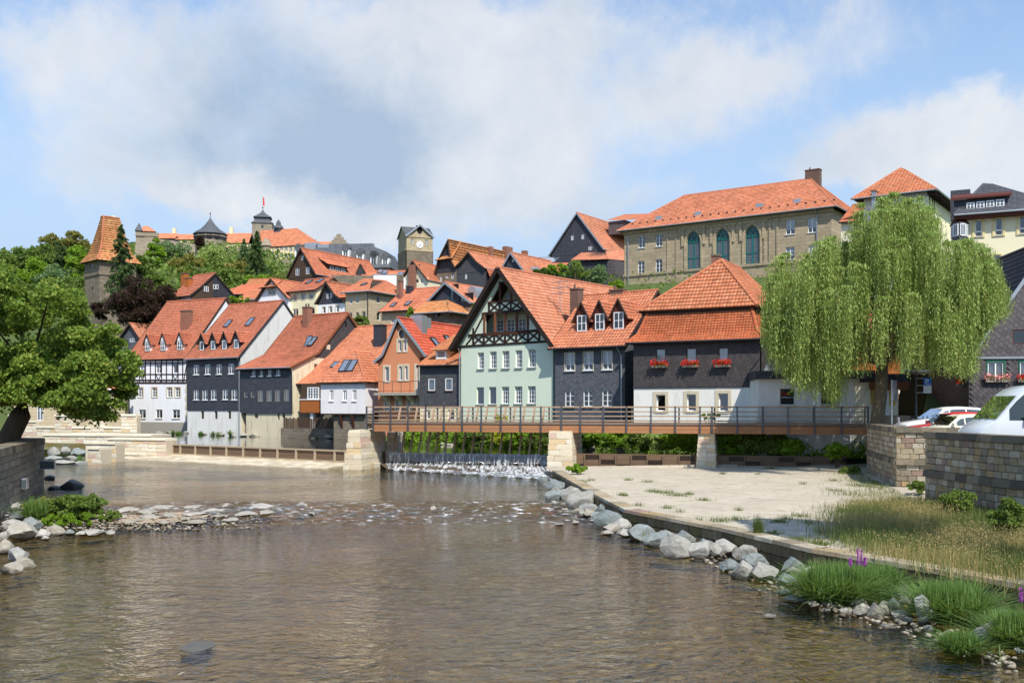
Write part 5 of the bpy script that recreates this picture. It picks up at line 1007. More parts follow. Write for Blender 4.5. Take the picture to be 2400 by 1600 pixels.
# clock tower
h = House('clock_tower', 'square sandstone clock tower with white dial and crossed slate gables', zp('C', 474, 0)[0], zp('C', 756, 0)[0], 192, -.42, 22, cat='tower'); h.dep = h.W * .98
ez = h.z('front', 'C', 615, 245); zs = h.z('front', 'C', 615, 405); pa = h.pt('front', 'C', 617, 128)
ws = W_('C', [(524, 275, 553, 328), (676, 288, 706, 340)], cols=2, rows=2, cur='none', surround='clock_stone', sw=.12)
h.band('front', 0, h.W, zs, ez, 'clock_stone', 0, ws, name='wall'); h.band('front', 0, h.W, 0, zs, 'sandstone_dark', .12, name='lower_wall')
for f in ('left', 'right', 'back'): h.wall(f, [(0, zs), (h.dep, zs), (h.dep, ez), (h.dep / 2, pa[1] - .1), (0, ez)] if f != 'back' else [(0, zs), (h.W, zs), (h.W, ez), (h.W / 2, pa[1] - .1), (0, ez)], 'clock_stone', name='side_wall'); h.wall(f, [(0, 0), (h.dep, 0), (h.dep, zs), (0, zs)], 'sandstone_dark', .12, name='lower_side_wall')
oc = (h.W / 2, h.z('front', 'C', 617, 182)); ocl = [(oc[0] + .55 * math.cos(a * math.pi / 8), oc[1] + .75 * math.sin(a * math.pi / 8)) for a in range(16)]
h.wall('front', [(0, ez), (h.W, ez), (pa[0], pa[1] - .15)], 'clock_stone', 0, [ocl], 'gable_wall'); MB().box(oc[0] - .7, .2, oc[1] - .9, oc[0] + .7, .25, oc[1] + .9).build('louvre', 'room_dark', h.e)
mx_ = h.W / 2; my_ = h.dep / 2; zpk = pa[1]; o_ = .3; m = MB()
for q in ([(-o_, -o_, ez - .2), (mx_, -o_, zpk), (mx_, my_, zpk), (-o_, -o_, ez - .2)],): pass
for sx in (-o_, h.W + o_): m.face([(sx, -o_, ez - .25), (mx_, -o_, zpk), (mx_, my_, zpk)]); m.face([(sx, h.dep + o_, ez - .25), (mx_, h.dep + o_, zpk), (mx_, my_, zpk)])
for sy in (-o_, h.dep + o_): m.face([(-o_, sy, ez - .25), (-o_, my_, zpk), (mx_, my_, zpk)]); m.face([(h.W + o_, sy, ez - .25), (h.W + o_, my_, zpk), (mx_, my_, zpk)])
m.build('roof', 'slate_roof', h.e)
m = MB(); m.bar((-o_, -o_ - .05, ez - .25), (mx_, -o_ - .05, zpk), .3, .12, up=(0, 1, 0)).bar((h.W + o_, -o_ - .05, ez - .25), (mx_, -o_ - .05, zpk), .3, .12, up=(0, 1, 0)); m.build('verge_board', 'zinc', h.e)
MB().box(-.1, -.14, ez - .3, h.W + .1, -.003, ez).build('cornice', 'clock_stone', h.e); MB().box(-.2, -.2, zs - .12, h.W + .2, -.003, zs + .12).build('string_course', 'clock_stone', h.e)
cd = h.pt('front', 'C', 617, 340); rr = 40 / 4.612 * 190 / FPX; ck = MB().lathe([(0, .08), (rr * .96, .08), (rr, .05), (rr, 0)], 32).build('clock_dial', 'clock_white', h.e); ck.matrix_local = Matrix.Translation((cd[0], -.02, cd[1])) @ Matrix.Rotation(R(90), 4, 'X')
m = MB();
for i in range(12): a = i * math.pi / 6; m.bar((rr * .74 * math.sin(a), rr * .74 * math.cos(a), .09), (rr * .93 * math.sin(a), rr * .93 * math.cos(a), .09), .07, .02)
m.build('hour_marks', 'black_paint', ck); m = MB(); m.bar((0, 0, .11), (rr * .5 * math.sin(1.1), rr * .5 * math.cos(1.1), .11), .1, .02); m.build('hour_hand', 'black_paint', ck); MB().bar((0, 0, .13), (rr * .8 * math.sin(3.55), rr * .8 * math.cos(3.55), .13), .08, .02).build('minute_hand', 'black_paint', ck)
# cream gable with chimney
h = gable_house('cream_gable_house', 'cream gabled house with brown chimney pipe right of the clock tower foot', 'C', 460, 712, [(446, 685), (552, 515), (715, 722)], 138, .5, 10, 'tile_orange', 'cream_light', 'cream_light', split=(560, 700), wins=W_('C', [(572, 712, 605, 752), (622, 708, 655, 752)], **S3), gwins=W_('C', [(552, 570, 577, 622)], **S3))
p = h.at(*zp('C', 535, 690), -.5); MB().box(p.x - .45, -.75, p.z - 6, p.x + .45, -.08, h.at(*zp('C', 535, 558), -.5).z).build('chimney', 'brick_red', h.e)
# great old roof
h = gable_house('old_roof_house', 'old house with huge mottled orange roof, slate gable and row of small windows', 'C', 800, 1008, [(795, 640), (830, 510), (938, 288), (960, 500), (1012, 582)], 139, .62, 22, 'tile_old', 'slate_dark', 'sandstone_dark', split=(900, 640), wins=W_('C', [(835, 675, 865, 740), (895, 665, 930, 700), (955, 655, 990, 705)], cols=2, rows=1, cur='half'), gwins=W_('C', [(858, 535, 873, 570), (915, 525, 930, 560)], cols=1, rows=1, rec=.05, frame='board_brown'))
q = [Vector((h.pr[1][0] - .3, -.6, h.pr[1][1])), Vector((h.pr[3][0] + .5, -.6, h.pr[3][1] + .1)), Vector((h.pa[0], 2.6, h.pa[1] + .12))]; r = h.tiles([(q[0], q[1], q[2], q[2])], 'tile_old', 'clipped_gable', **FARK); h.slab([(q[0], q[1], q[2], q[2])], parent=r); h.ridge([q[1], q[2]], 'tile_old', r)
for t in (9, 13, 18): MB().box(h.pa[0] - .3, t, h.pa[1] - 1.5, h.pa[0] + .5, t + (1.6 if t == 13 else .7), h.pa[1] + (.8 if t != 9 else .25)).build('chimney', 'brick_red', h.e)
# curved slate gable
h = gable_house('curved_gable_house', 'slate house with curved bell-shaped gable and single white window', 'C', 1015, 1330, [(1008, 585), (1085, 510), (1156, 420), (1240, 520), (1335, 592)], 130, .6, 14, 'tile_pink', 'slate_scale', 'slate_scale', split=(1170, 640), wins=W_('C', [(1104, 640, 1132, 708)], cols=2, rows=2, cur='half'), right_wall='slate_dark')
m = h.pr[-1]; h.tiles([((m[0] + 2.0, 0, m[1] - 4.2), (m[0] + 2.0, 11, m[1] - 4.2), (m[0], 11, m[1]), (m[0], 0, m[1]))], 'tile_bright', 'lean_to_roof', **FARK); MB().box(h.W, .1, 0, h.W + 1.8, 10.9, m[1] - 4.25).build('lean_to_wall', 'slate_dark', h.e)
# small slate gable with attic lamp
h = gable_house('blue_gable_house', 'small blue slate gable with one square attic window above green gable ridge', 'C', 1530, 1765, [(1520, 590), (1612, 425), (1775, 645)], 122, .6, 9, 'tile_pink', 'slate_blue', 'slate_blue', split=(1650, 625), gwins=W_('C', [(1612, 497, 1632, 525)], cols=1, rows=1, cur='full', rec=.04), verge='zinc')
h = side_house('terrace_roof_house', 'low red roof with skylight and white metal dormer among bushes', 'C', (1800, 600), (2120, 622), (2205, 545), 124, .15, 'tile_bright', 'slate_dark', back=8)
h.sky_px('C', 1865, 485, 1955, 540, h.A, h.B); p = h.at(*zp('C', 1855, 655), -.6); p2 = h.at(*zp('C', 1910, 580), -.6); d = MB().box(p.x - 1.3, -.6, p.z, p2.x, 1.4, p2.z).build('dormer', 'zinc', h.e); MB().box(p2.x - 1.05, -.64, p.z + .5, p2.x - .15, -.603, p2.z - .3).build('window_frame', 'white_paint', d); MB().box(p2.x - .95, -.66, p.z + .6, p2.x - .64, -.641, p2.z - .4).build('pane', 'lead_glass', d); MB().box(p2.x - .56, -.66, p.z + .6, p2.x - .25, -.641, p2.z - .4).build('pane', 'lead_glass', d)
# dark slate barn left of the stone palace
h = gable_house('slate_barn', 'large dark slate gable house with pinkish roof left of the sandstone palace', 'D', 165, 655, [(148, 785), (407, 390), (660, 725)], 148, .6, 16, 'tile_pink', 'slate_blue', 'slate_blue', split=(400, 770), gwins=W_('D', [(347, 595, 371, 637), (443, 585, 467, 628), (507, 693, 541, 728)], cols=2, rows=2, cur='half', rec=.05), verge='zinc')
pr = h.pr; a = h.at(*zp('D', 690, 590), 5.5); b_ = h.at(*zp('D', 842, 452), 5.5); MB().box(a.x, 5.5, a.z, b_.x, 13, b_.z).build('cross_wing', 'slate_violet', h.e)
c0 = h.at(*zp('D', 680, 455), 5.2); c1 = h.at(*zp('D', 950, 448), 5.2); c2 = h.at(*zp('D', 1025, 402), 10.5); c3 = h.at(*zp('D', 690, 445), 10.5); h.tiles([(c0, c1, Vector((c1.x, 11, c2.z + .5)), Vector((c0.x, 11, c2.z + .5)))], 'tile_pink', 'cross_wing_roof', **FARK)
e0 = h.at(*zp('D', 345, 822), -4); e1 = h.at(*zp('D', 682, 812), -4); e2 = h.at(*zp('D', 832, 640), 1.5); t0 = h.at(*zp('D', 462, 740), 1.0); t1 = h.at(*zp('D', 660, 725), 1.0); t2 = h.at(*zp('D', 832, 580), 5)
lr = h.tiles([(e0, e1, t1, t0)], 'tile_pink', 'lower_roof', **FARK); h.slab([(e0, e1, t1, t0)], parent=lr); q4 = (e1, Vector((e1.x + 1.5, 9, e1.z + .8)), Vector((t1.x + .8, 9, t1.z + 1.5)), t1); h.tiles([q4], 'tile_pink', 'hip_roof', lr, **FARK)
MB().box(e0.x + .4, -3.6, 0, e1.x - .2, .5, e1.z - .15).build('lower_wall', 'slate_blue', h.e); MB().box(e1.x - .2, -3.6, 0, e1.x + 1.0, 9, e1.z - .1).build('lower_side_wall', 'slate_violet', h.e)
# the sandstone palace with three pointed windows
h = House('sandstone_palace', 'long sandstone palace with orange hipped roof and three tall green pointed windows', zp('D', 835, 0)[0], zp('E', 410, 0)[0], 110, .615, base_z(1900, 110), cat='palace'); h.dep = 13
ez = h.z('front', 'E', 415, 437); wins = W_('D', [(965, 598, 1025, 708), (1124, 580, 1184, 694), (960, 832, 1020, 943), (1122, 814, 1184, 932), (955, 1068, 1020, 1180), (1122, 1055, 1184, 1165)], cols=2, rows=3, rec=.16, cur='none', sill='white_paint') + W_('E', [(180, 535, 258, 680), (-35, 555, 53, 697), (185, 800, 258, 900), (-35, 820, 50, 940)], cols=2, rows=3, rec=.16, cur='half', sill='white_paint')
holes = []
for r, st in wins:
 q = h.rect('front', r); holes.append([(q[0], q[1]), (q[2], q[1]), (q[2], q[3]), (q[0], q[3])]); h.window('front', q, 0, **st)
for (x0, x1, yt, ysp, yb) in ((1413, 1530, 560, 655, 905), (1677, 1798, 535, 632, 890), (1948, 2075, 505, 605, 862)):
 a0, z0 = h.pt('front', 'D', x0, yb); a1, _ = h.pt('front', 'D', x1, yb); zsp = h.z('front', 'D', (x0 + x1) / 2, ysp); ztp = h.z('front', 'D', (x0 + x1) / 2, yt); w = a1 - a0; hh = ztp - zsp
 def arc(sgn, n=7, f=1.0):
  return [((a0 + w * .5) - sgn * w * .5 * math.cos(i / n * math.pi / 2) ** 1.15 * f, zsp + hh * math.sin(i / n * math.pi / 2) ** 1.0 * f) for i in range(n + 1)]
 left = arc(1); right = arc(-1)[::-1]; poly = [(a1, z0)] + [right[-1]][:0] + right[::-1][:0] + [(a1, zsp)] + [p for p in arc(-1)[1:]] + [p for p in left[::-1][1:]] + [(a0, z0)]; holes.append(poly)
 m = MB(); d0 = .18; P3 = lambda p, o: (p[0], d0 - o, p[1])
 cl = poly + [poly[0]]
 for p, q in zip(cl[:-1], cl[1:]): m.bar(P3(p, 0), P3(q, 0), .16, .1, up=(0, 1, 0))
 m.bar((a0 + w / 2, d0 - .02, z0), (a0 + w / 2, d0 - .02, zsp), .12, .08, up=(0, 1, 0)); m.bar((a0, d0 - .02, zsp), (a1, d0 - .02, zsp), .14, .08); m.bar((a0, d0 - .02, (z0 + zsp) / 2 - .3), (a1, d0 - .02, (z0 + zsp) / 2 - .3), .09, .08)
 k = m.build('pointed_window', 'teal_frame', h.e); m = MB()
 for i in (1, 2, 3, 5, 6, 7): m.bar((a0 + w * i / 8, d0, z0), (a0 + w * i / 8, d0, zsp), .018, .03, up=(0, 1, 0))
 for i in range(1, 11): m.bar((a0, d0, z0 + (zsp - z0) * i / 11), (a1, d0, z0 + (zsp - z0) * i / 11), .018, .03)
 m.build('glazing_bars', 'zinc', k); m = MB()
 for j in range(4):
  cx = a0 + w * (j + .5) / 4; m.tube([(cx + w / 8 * math.cos(t * math.pi / 6), d0 - .03, zsp + w / 6 * math.sin(t * math.pi / 6)) for t in range(7)], .045, 5)
 for cx, cz, rr_ in ((.3, .35, .15), (.7, .35, .15), (.5, .62, .14)): m.tube([(a0 + w * cx + w * rr_ * math.cos(t * math.pi / 6), d0 - .03, zsp + hh * cz + w * rr_ * math.sin(t * math.pi / 6)) for t in range(13)], .05, 5)
 m.build('tracery', 'teal_frame', k); MB().face([(p[0], d0 + .02, p[1]) for p in poly]).build('pane', 'lead_glass', k)
 MB().box(a0 - .15, -.12, z0 - .14, a1 + .15, .1, z0 - .004).build('sill', 'teal_frame', k)
 m = MB(); pl = [(a0 - .25, z0)] + [(p[0] - .25 * (1 - i / 7), p[1] + .3 * i / 7) for i, p in enumerate(arc(1))] + [(p[0] + .25 * (1 - (7 - i) / 7), p[1] + .3 * (7 - i) / 7) for i, p in enumerate(arc(-1)[::-1])] + [(a1 + .25, z0)]
 for p, q in zip(pl[:-1], pl[1:]): m.bar((p[0], -.05, p[1]), (q[0], -.05, q[1]), .22, .14, up=(0, 1, 0))
 m.build('arch_moulding', 'clock_stone', h.e)
 for dx in (-.55, .55): x = (a0 if dx < 0 else a1) + dx; MB().box(x - .16, -.16, zsp - .4, x + .16, -.003, ztp + .35).build('pilaster', 'clock_stone', h.e)
 MB().box(a0 - 1.1, -.14, ztp + .36, a1 + 1.1, -.003, ztp + .56).build('cornice', 'clock_stone', h.e)
h.wall('front', [(0, 0), (h.W, 0), (h.W, ez), (0, ez)], 'sandstone', 0, holes, 'wall', depth=.22)
h.wall('right', [(0, 0), (h.dep, 0), (h.dep, ez), (0, ez)], 'sandstone', name='side_wall'); h.box_back(ez, 'sandstone', right=False)
zc = h.z('front', 'D', 835, 965); MB().box(-.1, -.14, zc - .16, h.W + .12, -.003, zc + .12).build('string_course', 'sandstone', h.e); MB().box(-.12, -.2, ez - .45, h.W + .2, -.003, ez - .05).build('cornice', 'sandstone', h.e)
for x in (1235, 1315): a = h.a('front', 'D', x, 700); MB().box(a - .09, -.1, 0, a + .09, -.003, ez - .46).build('pilaster', 'sandstone', h.e)
for x in (2128, 2175, 2245): a = h.a('front', 'D', x, 700); MB().box(a - .12, -.12, zc + .13, a + .12, -.003, ez - .46).build('pilaster', 'sandstone', h.e)
r0 = h.at(*zp('D', 1392, 225), 6.5); r1 = h.at(*zp('E', 205, 165), 6.5); r1.z = r0.z = (r0.z + r1.z) / 2
rf, e = hip_roof(h, ez, r0, r1, 'tile_orange', ov=.7, pitch=.34, course=.42, seg=3)
ch = h.at(*zp('E', 232, 180), 6.8); ct = h.at(*zp('E', 232, 85), 6.8); h.chimney((ch.x, 6.8, ch.z - .6), 1.7, .9, ct.z - ch.z + .6, 'brick_brown', pots=1)
for k, x, y in (('D', 1155, 440), ('D', 1515, 400), ('D', 2080, 325), ('E', 78, 383)):
 p = h.on_roof(*zp(k, x, y), (-.7, ez), (6.5, r0.z)); MB().box(p.x - .45, p.y - .25, p.z - .2, p.x + .45, p.y + .5, p.z + .28, .08).build('roof_vent', 'zinc', h.e)
MB().tube([(.6, -.7, ez - .1), (.62, -.15, ez - .7), (.62, -.12, 1)], .06, 8).build('downpipe', 'zinc', h.e); MB().tube([(h.W - 1.6, -.7, ez - .1), (h.W - 1.6, -.15, ez - .7), (h.W - 1.6, -.12, 1)], .06, 8).build('downpipe', 'zinc', h.e)
for i in range(26):
 f = i / 25; p = Vector((e[0].x + .6 + (e[1].x - e[0].x - 1.2) * f, -.7 + 1.15, ez + 1.15 * (r0.z - ez) / 7.2 + .06)); MB().box(p.x - .1, p.y - .05, p.z - .05, p.x + .1, p.y + .05, p.z + .14).build('snow_guard', 'dark_metal', rf)
# house with tent roof behind the willow
h = House('tent_roof_house', 'tall house with steep red tent roof and carved eaves behind the willow top', zp('E', 720, 0)[0], zp('E', 1345, 0)[0], 92, .61, base_z(2150, 92), cat='house'); h.dep = 13.4
ez = h.z('front', 'E', 1330, 290); h.band('front', 0, h.W, 0, ez, 'white_plaster'); h.wall('right', [(0, 0), (h.dep, 0), (h.dep, ez), (0, ez)], 'school_cream', name='side_wall'); h.box_back(ez, 'white_plaster', right=False)
pk = h.at(*zp('E', 1075, 62), 4.5); r, e = hip_roof(h, ez, pk, pk + Vector((.2, 1.2, 0)), 'tile_pale', ov=.9, pitch=.34, course=.34, seg=4)
for i in range(19):
 t = -.6 + i * .75; MB().box(h.W + .02, t, ez - .42, h.W + .85, t + .16, ez - .14).build('rafter_end', 'beam_dark', h.e)
for x in (1355, 1380, 1400): a = h.a('right', 'E', x, 450); MB().box(h.W, a - .08, ez - 5, h.W + .05, a + .08, ez - .3).build('beam', 'beam_dark', h.e)
h.chim_px('E', 790, 840, 285, 330, (-.9, ez), (pk.y, pk.z), 'zinc', d=.6)
l = side_house('low_wing', 'lower wing with orange roof and cream wall left of the willow crown', 'E', (500, 560), (690, 560), (800, 400), 95, .45, 'tile_bright', 'cream_light', back=7)
# cream school building
h = House('cream_school', 'cream school building with grey slate roof and arched windows at upper right', zp('E', 1690, 0)[0], zp('E', 2560, 0)[0], 74, .45, base_z(2400, 80), cat='building'); h.dep = 12
ez = h.z('front', 'E', 1900, 515); hs = []
for (x0, y0, x1, y1) in ((1797, 560, 1862, 718), (1992, 543, 2060, 705), (2225, 520, 2300, 690)):
 q = h.rect('front', zr('E', x0, y0, x1, y1)); w_ = (q[2] - q[0]) / 2; po = [(q[0], q[1]), (q[2], q[1]), (q[2], q[3] - .12), (q[0] + w_ * 1.5, q[3] - .03), (q[0] + w_, q[3]), (q[0] + w_ * .5, q[3] - .03), (q[0], q[3] - .12)]; hs.append(po); h.window('front', (q[0], q[1], q[2], q[3]), 0, cols=1, rows=1, fw=.06, rec=.12, cur='none', surround=None, sill='stone_surround')
 z_ = q[1] + (q[3] - q[1]) * .3; MB().box(q[0] + .05, .07, z_ - .05, q[2] - .05, .14, z_ + .05).build('transom', 'white_paint', h.e)
 m = MB(); cl = [(q[0] - .12, q[1] - .1), (q[0] - .12, q[3] - .1), (q[0] + w_, q[3] + .12), (q[2] + .12, q[3] - .1), (q[2] + .12, q[1] - .1)]
 for p, s_ in zip(cl[:-1], cl[1:]): m.bar((p[0], -.03, p[1]), (s_[0], -.03, s_[1]), .16, .08, up=(0, 1, 0))
 m.build('surround', 'yellow_plaster2', h.e)
for r, st in W_('E', [(1970, 895, 2045, 1025), (2140, 885, 2220, 1020), (2255, 875, 2330, 1015)], cols=1, rows=1, cur='half', rec=.12, surround='yellow_plaster2', sw=.1): q = h.rect('front', r); hs.append([(q[0], q[1]), (q[2], q[1]), (q[2], q[3]), (q[0], q[3])]); h.window('front', q, 0, **st)
zst = h.z('front', 'E', 2150, 1030); h.wall('front', [(0, zst), (h.W, zst), (h.W, ez), (0, ez)], 'school_cream', 0, hs, 'wall'); h.band('front', 0, h.W, 0, zst, 'sandstone', .12, name='stone_base'); h.box_back(ez, 'school_cream'); MB().box(-.1, -.2, zst - .05, h.W, -.003, zst + .05).build('string_course', 'zinc', h.e)
pk = h.at(*zp('E', 1875, 215), 5.5); r, e = hip_roof(h, ez + .1, pk, pk + Vector((.6, .5, 0)), 'slate_tiles', ov=.7, pitch=.4, course=.3, seg=1); MB().box(-.6, -.65, ez - .25, h.W + .6, .2, ez + .06).build('cornice', 'board_red', h.e)
h.tiles([((3.5, -.7, ez + .1), (h.W + .7, -.7, ez + .1), (h.W + .7, 6, ez + 4.3), (6, 6, ez + 4.3))], 'slate_tiles', 'rear_roof', r, pitch=.4, course=.3, seg=1)
d0 = h.at(*zp('E', 1590, 462), .4); d1 = h.at(*zp('E', 2110, 330), .4); d = MB().box(d0.x, .4, ez + .3, d1.x, 4, d1.z).build('dormer', 'slate_blue', h.e)
MB().hull8([(d0.x - .2, .1, d1.z), (d1.x + .3, .1, d1.z), (d1.x + .3, 5, d1.z + 1.2), (d0.x - .2, 5, d1.z + 1.2), (d0.x - .2, .1, d1.z + .14), (d1.x + .3, .1, d1.z + .14), (d1.x + .3, 5, d1.z + 1.34), (d0.x - .2, 5, d1.z + 1.34)]).build('dormer_roof', 'board_red', d)
for x0, x1, y0, y1 in ((1713, 1792, 388, 458), (1808, 1888, 378, 448), (1903, 1983, 368, 438), (1998, 2080, 358, 430)):
 a = h.at(*zp('E', x0, y1), .38); b_ = h.at(*zp('E', x1, y0), .38); f_ = MB().box(a.x, .33, a.z, b_.x, .397, b_.z).build('window_frame', 'white_paint', d); w_ = (b_.x - a.x - .24) / 2
 for i in range(2):
  for j in range(2): x = a.x + .08 + i * (w_ + .08); z = a.z + .08 + j * ((b_.z - a.z - .22) / 2 + .06); MB().box(x, .31, z, x + w_, .329, z + (b_.z - a.z - .22) / 2).build('pane', 'lead_glass', d)
p = h.at(*zp('E', 1655, 330), 7); pt_ = h.at(*zp('E', 1655, 245), 7); MB().box(p.x - .75, 6.5, p.z - 2, p.x + .75, 7.6, pt_.z - .3).build('chimney', 'slate_blue', h.e)
b0 = h.at(*zp('E', 1560, 800), -1.2); b1 = h.at(*zp('E', 1730, 575), -1.2); xm = (b0.x + b1.x) / 2; rr_ = (b1.x - b0.x) / 2; t8 = [(xm + rr_ * math.cos(math.pi + i * math.pi / 4), .3 + 1.7 * math.sin(math.pi + i * math.pi / 4)) for i in range(5)]; m = MB()
for p, q in zip(t8[:-1], t8[1:]): m.face([(*p, b0.z), (*q, b0.z), (*q, b1.z), (*p, b1.z)])
o_ = m.build('oriel', 'slate_grey', h.e)
for p, q in zip(t8[:-1], t8[1:]):
 p = Vector(p); q = Vector(q); n = Vector((q.y - p.y, -(q.x - p.x))).normalized(); n = n if n.y < 0 or (p + q).x * n.x > 0 else -n; a = p.lerp(q, .15) + n * .04; c = p.lerp(q, .85) + n * .04; z0 = b0.z + (b1.z - b0.z) * .4; z1 = b1.z - .15
 f_ = MB().bar((*a, z0), (*c, z0), .07).bar((*a, z1), (*c, z1), .07).bar((*a, z0), (*a, z1), .07).bar((*c, z0), (*c, z1), .07).bar((*((a + c) / 2), z0), (*((a + c) / 2), z1), .05).build('window_frame', 'white_paint', o_); MB().face([(*a, z0), (*c, z0), (*c, z1), (*a, z1)]).build('pane', 'lead_glass', o_)
MB().lathe([(rr_ * 1.25, b1.z), (rr_ * .9, b1.z + .35), (.05, b1.z + .9)], 16, (xm, .3)).build('oriel_roof', 'board_red', o_)
# ------------------------------------------------------------------ castle on the hill
CK = dict(pitch=.9, course=.9, seg=1, step=.05)
def block(name, label, L, Rr, ytop, D, th, dep, mat, z0, cat='castle'):
 h = House(name, label, L, Rr, D, th, z0, cat); h.dep = dep; ez = h.zat(ytop, h.W, 0); h.box_back(ez, mat); return h, ez
h, ez = block('castle_keep', 'square castle keep with slate pyramid roof and flagpole on the hilltop', zp('B', 880, 0)[0], zp('B', 1098, 0)[0], zp('B', 0, 285)[1], 520, -.18, 11, 'castle_stone', 58, 'tower')
h.dep = 11; h.band('front', 0, h.W, 0, ez, 'castle_stone', 0, W_('B', [(975, 312, 1005, 345)], cols=1, rows=1, frame='castle_stone'))
z1 = h.zat(zp('B', 0, 255)[1], h.W, 0); z2 = h.zat(zp('B', 0, 217)[1], h.W, 0); z3 = h.zat(zp('B', 0, 142)[1], h.W / 2, 5.5); m = MB(); i_ = 1.3; Wd, d_ = h.W, h.dep
def ring(o, z): return [(o, o, z), (Wd - o, o, z), (Wd - o, d_ - o, z), (o, d_ - o, z)]
def bands(m, rings):
 for a, b in zip(rings[:-1], rings[1:]):
  for i in range(4): j = (i + 1) % 4; m.face([a[i], a[j], b[j], b[i]])
bands(m, [ring(-.5, ez - .3), ring(i_, z1)]); m.build('skirt_roof', 'slate_roof', h.e); m = MB(); bands(m, [ring(i_, z1 - .2), ring(i_, z2)]); m.build('belfry', 'slate_grey', h.e)
m = MB(); bands(m, [ring(i_ - .8, z2 - .3), ring(i_ + 2.5, z2 + (z3 - z2) * .5)]); r = ring(i_ + 2.5, z2 + (z3 - z2) * .5)
for i in range(4): m.face([r[i], r[(i + 1) % 4], (Wd / 2, d_ / 2, z3)])
m.build('roof', 'slate_roof', h.e)
zt = h.zat(460 - 0, h.W / 2, 5.5); MB().tube([(Wd / 2, d_ / 2, z3 - .3), (Wd / 2, d_ / 2, z3 + 7)], .12, 6).build('flagpole', 'zinc', h.e); MB().lathe([(0, z3 + .3), (.5, z3 + .8), (0, z3 + 1.3)], 10, (Wd / 2, d_ / 2)).build('finial', 'dark_metal', h.e)
m = MB(); m.hull8([(Wd / 2 + .13, d_ / 2 - .03, z3 + 2), (Wd / 2 + .9, d_ / 2 - .03, z3 + 1.8), (Wd / 2 + .9, d_ / 2 + .03, z3 + 1.8), (Wd / 2 + .13, d_ / 2 + .03, z3 + 2), (Wd / 2 + .13, d_ / 2 - .03, z3 + 6.4), (Wd / 2 + .7, d_ / 2 - .03, z3 + 6.0), (Wd / 2 + .7, d_ / 2 + .03, z3 + 6.0), (Wd / 2 + .13, d_ / 2 + .03, z3 + 6.4)]).build('flag', 'red_flower', h.e)
# round tower
D = 470; c = P(*zp('B', 428, 500), D); rr = 172 / 4.612 * D / FPX; zt = P(*zp('B', 428, 408), D).z; za = P(*zp('B', 428, 228), D).z
t = thing('round_tower', 'round castle tower with flared black slate cone roof', 'tower', (c.x, D, 50))
MB().lathe([(rr * 1.03, 0), (rr * .97, c.z - 50), (rr * .97, c.z - 50 + .3), (rr * .95, zt - 50)], 32).build('wall', 'castle_stone', t, True); MB().lathe([(rr * 1.0, c.z - 50 + 2), (rr * 1.04, c.z - 50 + 2.4), (rr * 1.0, c.z - 50 + 2.8)], 32).build('string_course', 'castle_stone', t)
MB().lathe([(rr * .99, zt - 50 - 3.2), (rr * 1.0, zt - 50 - .1)], 32).build('timber_gallery', 'slate_dark', t)
hgt = za - zt; MB().lathe([(rr * 1.06, zt - 50 - .4), (rr * .93, zt - 50 + hgt * .08), (rr * .62, zt - 50 + hgt * .25), (rr * .31, zt - 50 + hgt * .55), (rr * .12, zt - 50 + hgt * .8), (0, za - 50)], 32).build('roof', 'slate_roof', t, True)
MB().tube([(0, 0, za - 50 - .5), (0, 0, za - 50 + 2)], .12, 6).lathe([(0, za - 50 + 1.4), (.4, za - 50 + 1.9), (0, za - 50 + 2.4)], 10).build('finial', 'dark_metal', t)
for i in range(4): a = math.radians(-130 + i * 27); MB().lathe([(1.4, 0), (1.4, .1), (.0, .11)], 12).build('gallery_opening', 'room_dark', t).matrix_local = Matrix.Translation((rr * 1.0 * math.cos(a), rr * 1.0 * math.sin(a), zt - 50 - 1.9)) @ Matrix.Rotation(a + math.pi / 2, 4, 'Z') @ Matrix.Rotation(R(90), 4, 'X')
# palace wing with big red roof
h, ez = block('castle_palace', 'castle wing with broad red roof, cream walls and two rows of windows', zp('B', 1068, 0)[0], zp('B', 1400, 0)[0], zp('B', 0, 528)[1], 480, .35, 16, 'castle_cream', 58)
h.band('front', -2, h.W + 8, 0, ez, 'castle_cream', 0, W_('B', [(1085 + i * 50, 520 + i * 8, 1110 + i * 50, 560 + i * 8) for i in range(6)] + [(1085 + i * 50, 598 + i * 8, 1110 + i * 50, 640 + i * 8) for i in range(5)], cols=2, rows=2, surround='castle_stone', sw=.3, cur='half', fw=.12))
pk0 = h.at(*zp('B', 965, 325), 9); pk1 = h.at(*zp('B', 1365, 392), 9); e0 = h.at(*zp('B', 985, 505), -.5); e1 = h.at(*zp('B', 1515, 548), -.5); zz = (pk0.z + pk1.z) / 2; pk0.z = pk1.z = zz; e0.z = e1.z = ez
q = [(e0, e1, pk1, pk0), (e1, Vector((e1.x, 17, ez)), pk1, pk1), (Vector((e0.x, 17, ez)), e0, pk0, pk0)]; r = h.tiles(q, 'tile_far', **CK); h.slab(q, parent=r, t=.4)
MB().lathe([(3.4, 0), (3.4, ez + .5), (4.0, ez + .6), (.1, ez + 5)], 20, (-2.5, 1.0)).build('corner_turret', 'castle_stone', h.e)
zp_ = h.at(*zp('B', 1165, 385), 8.9); zq = h.at(*zp('B', 1165, 262), 8.9); MB().box(zp_.x - 1.7, 7.5, zp_.z - 2, zp_.x + 1.7, 10.5, zq.z - 4).build('bell_turret', 'slate_grey', h.e); MB().lathe([(2.6, zq.z - 4), (1.9, zq.z - 2.6), (1.2, zq.z - 2.3), (1.1, zq.z - 1), (.1, zq.z + .6)], 12, (zp_.x, 9)).build('bell_turret_roof', 'slate_roof', h.e)
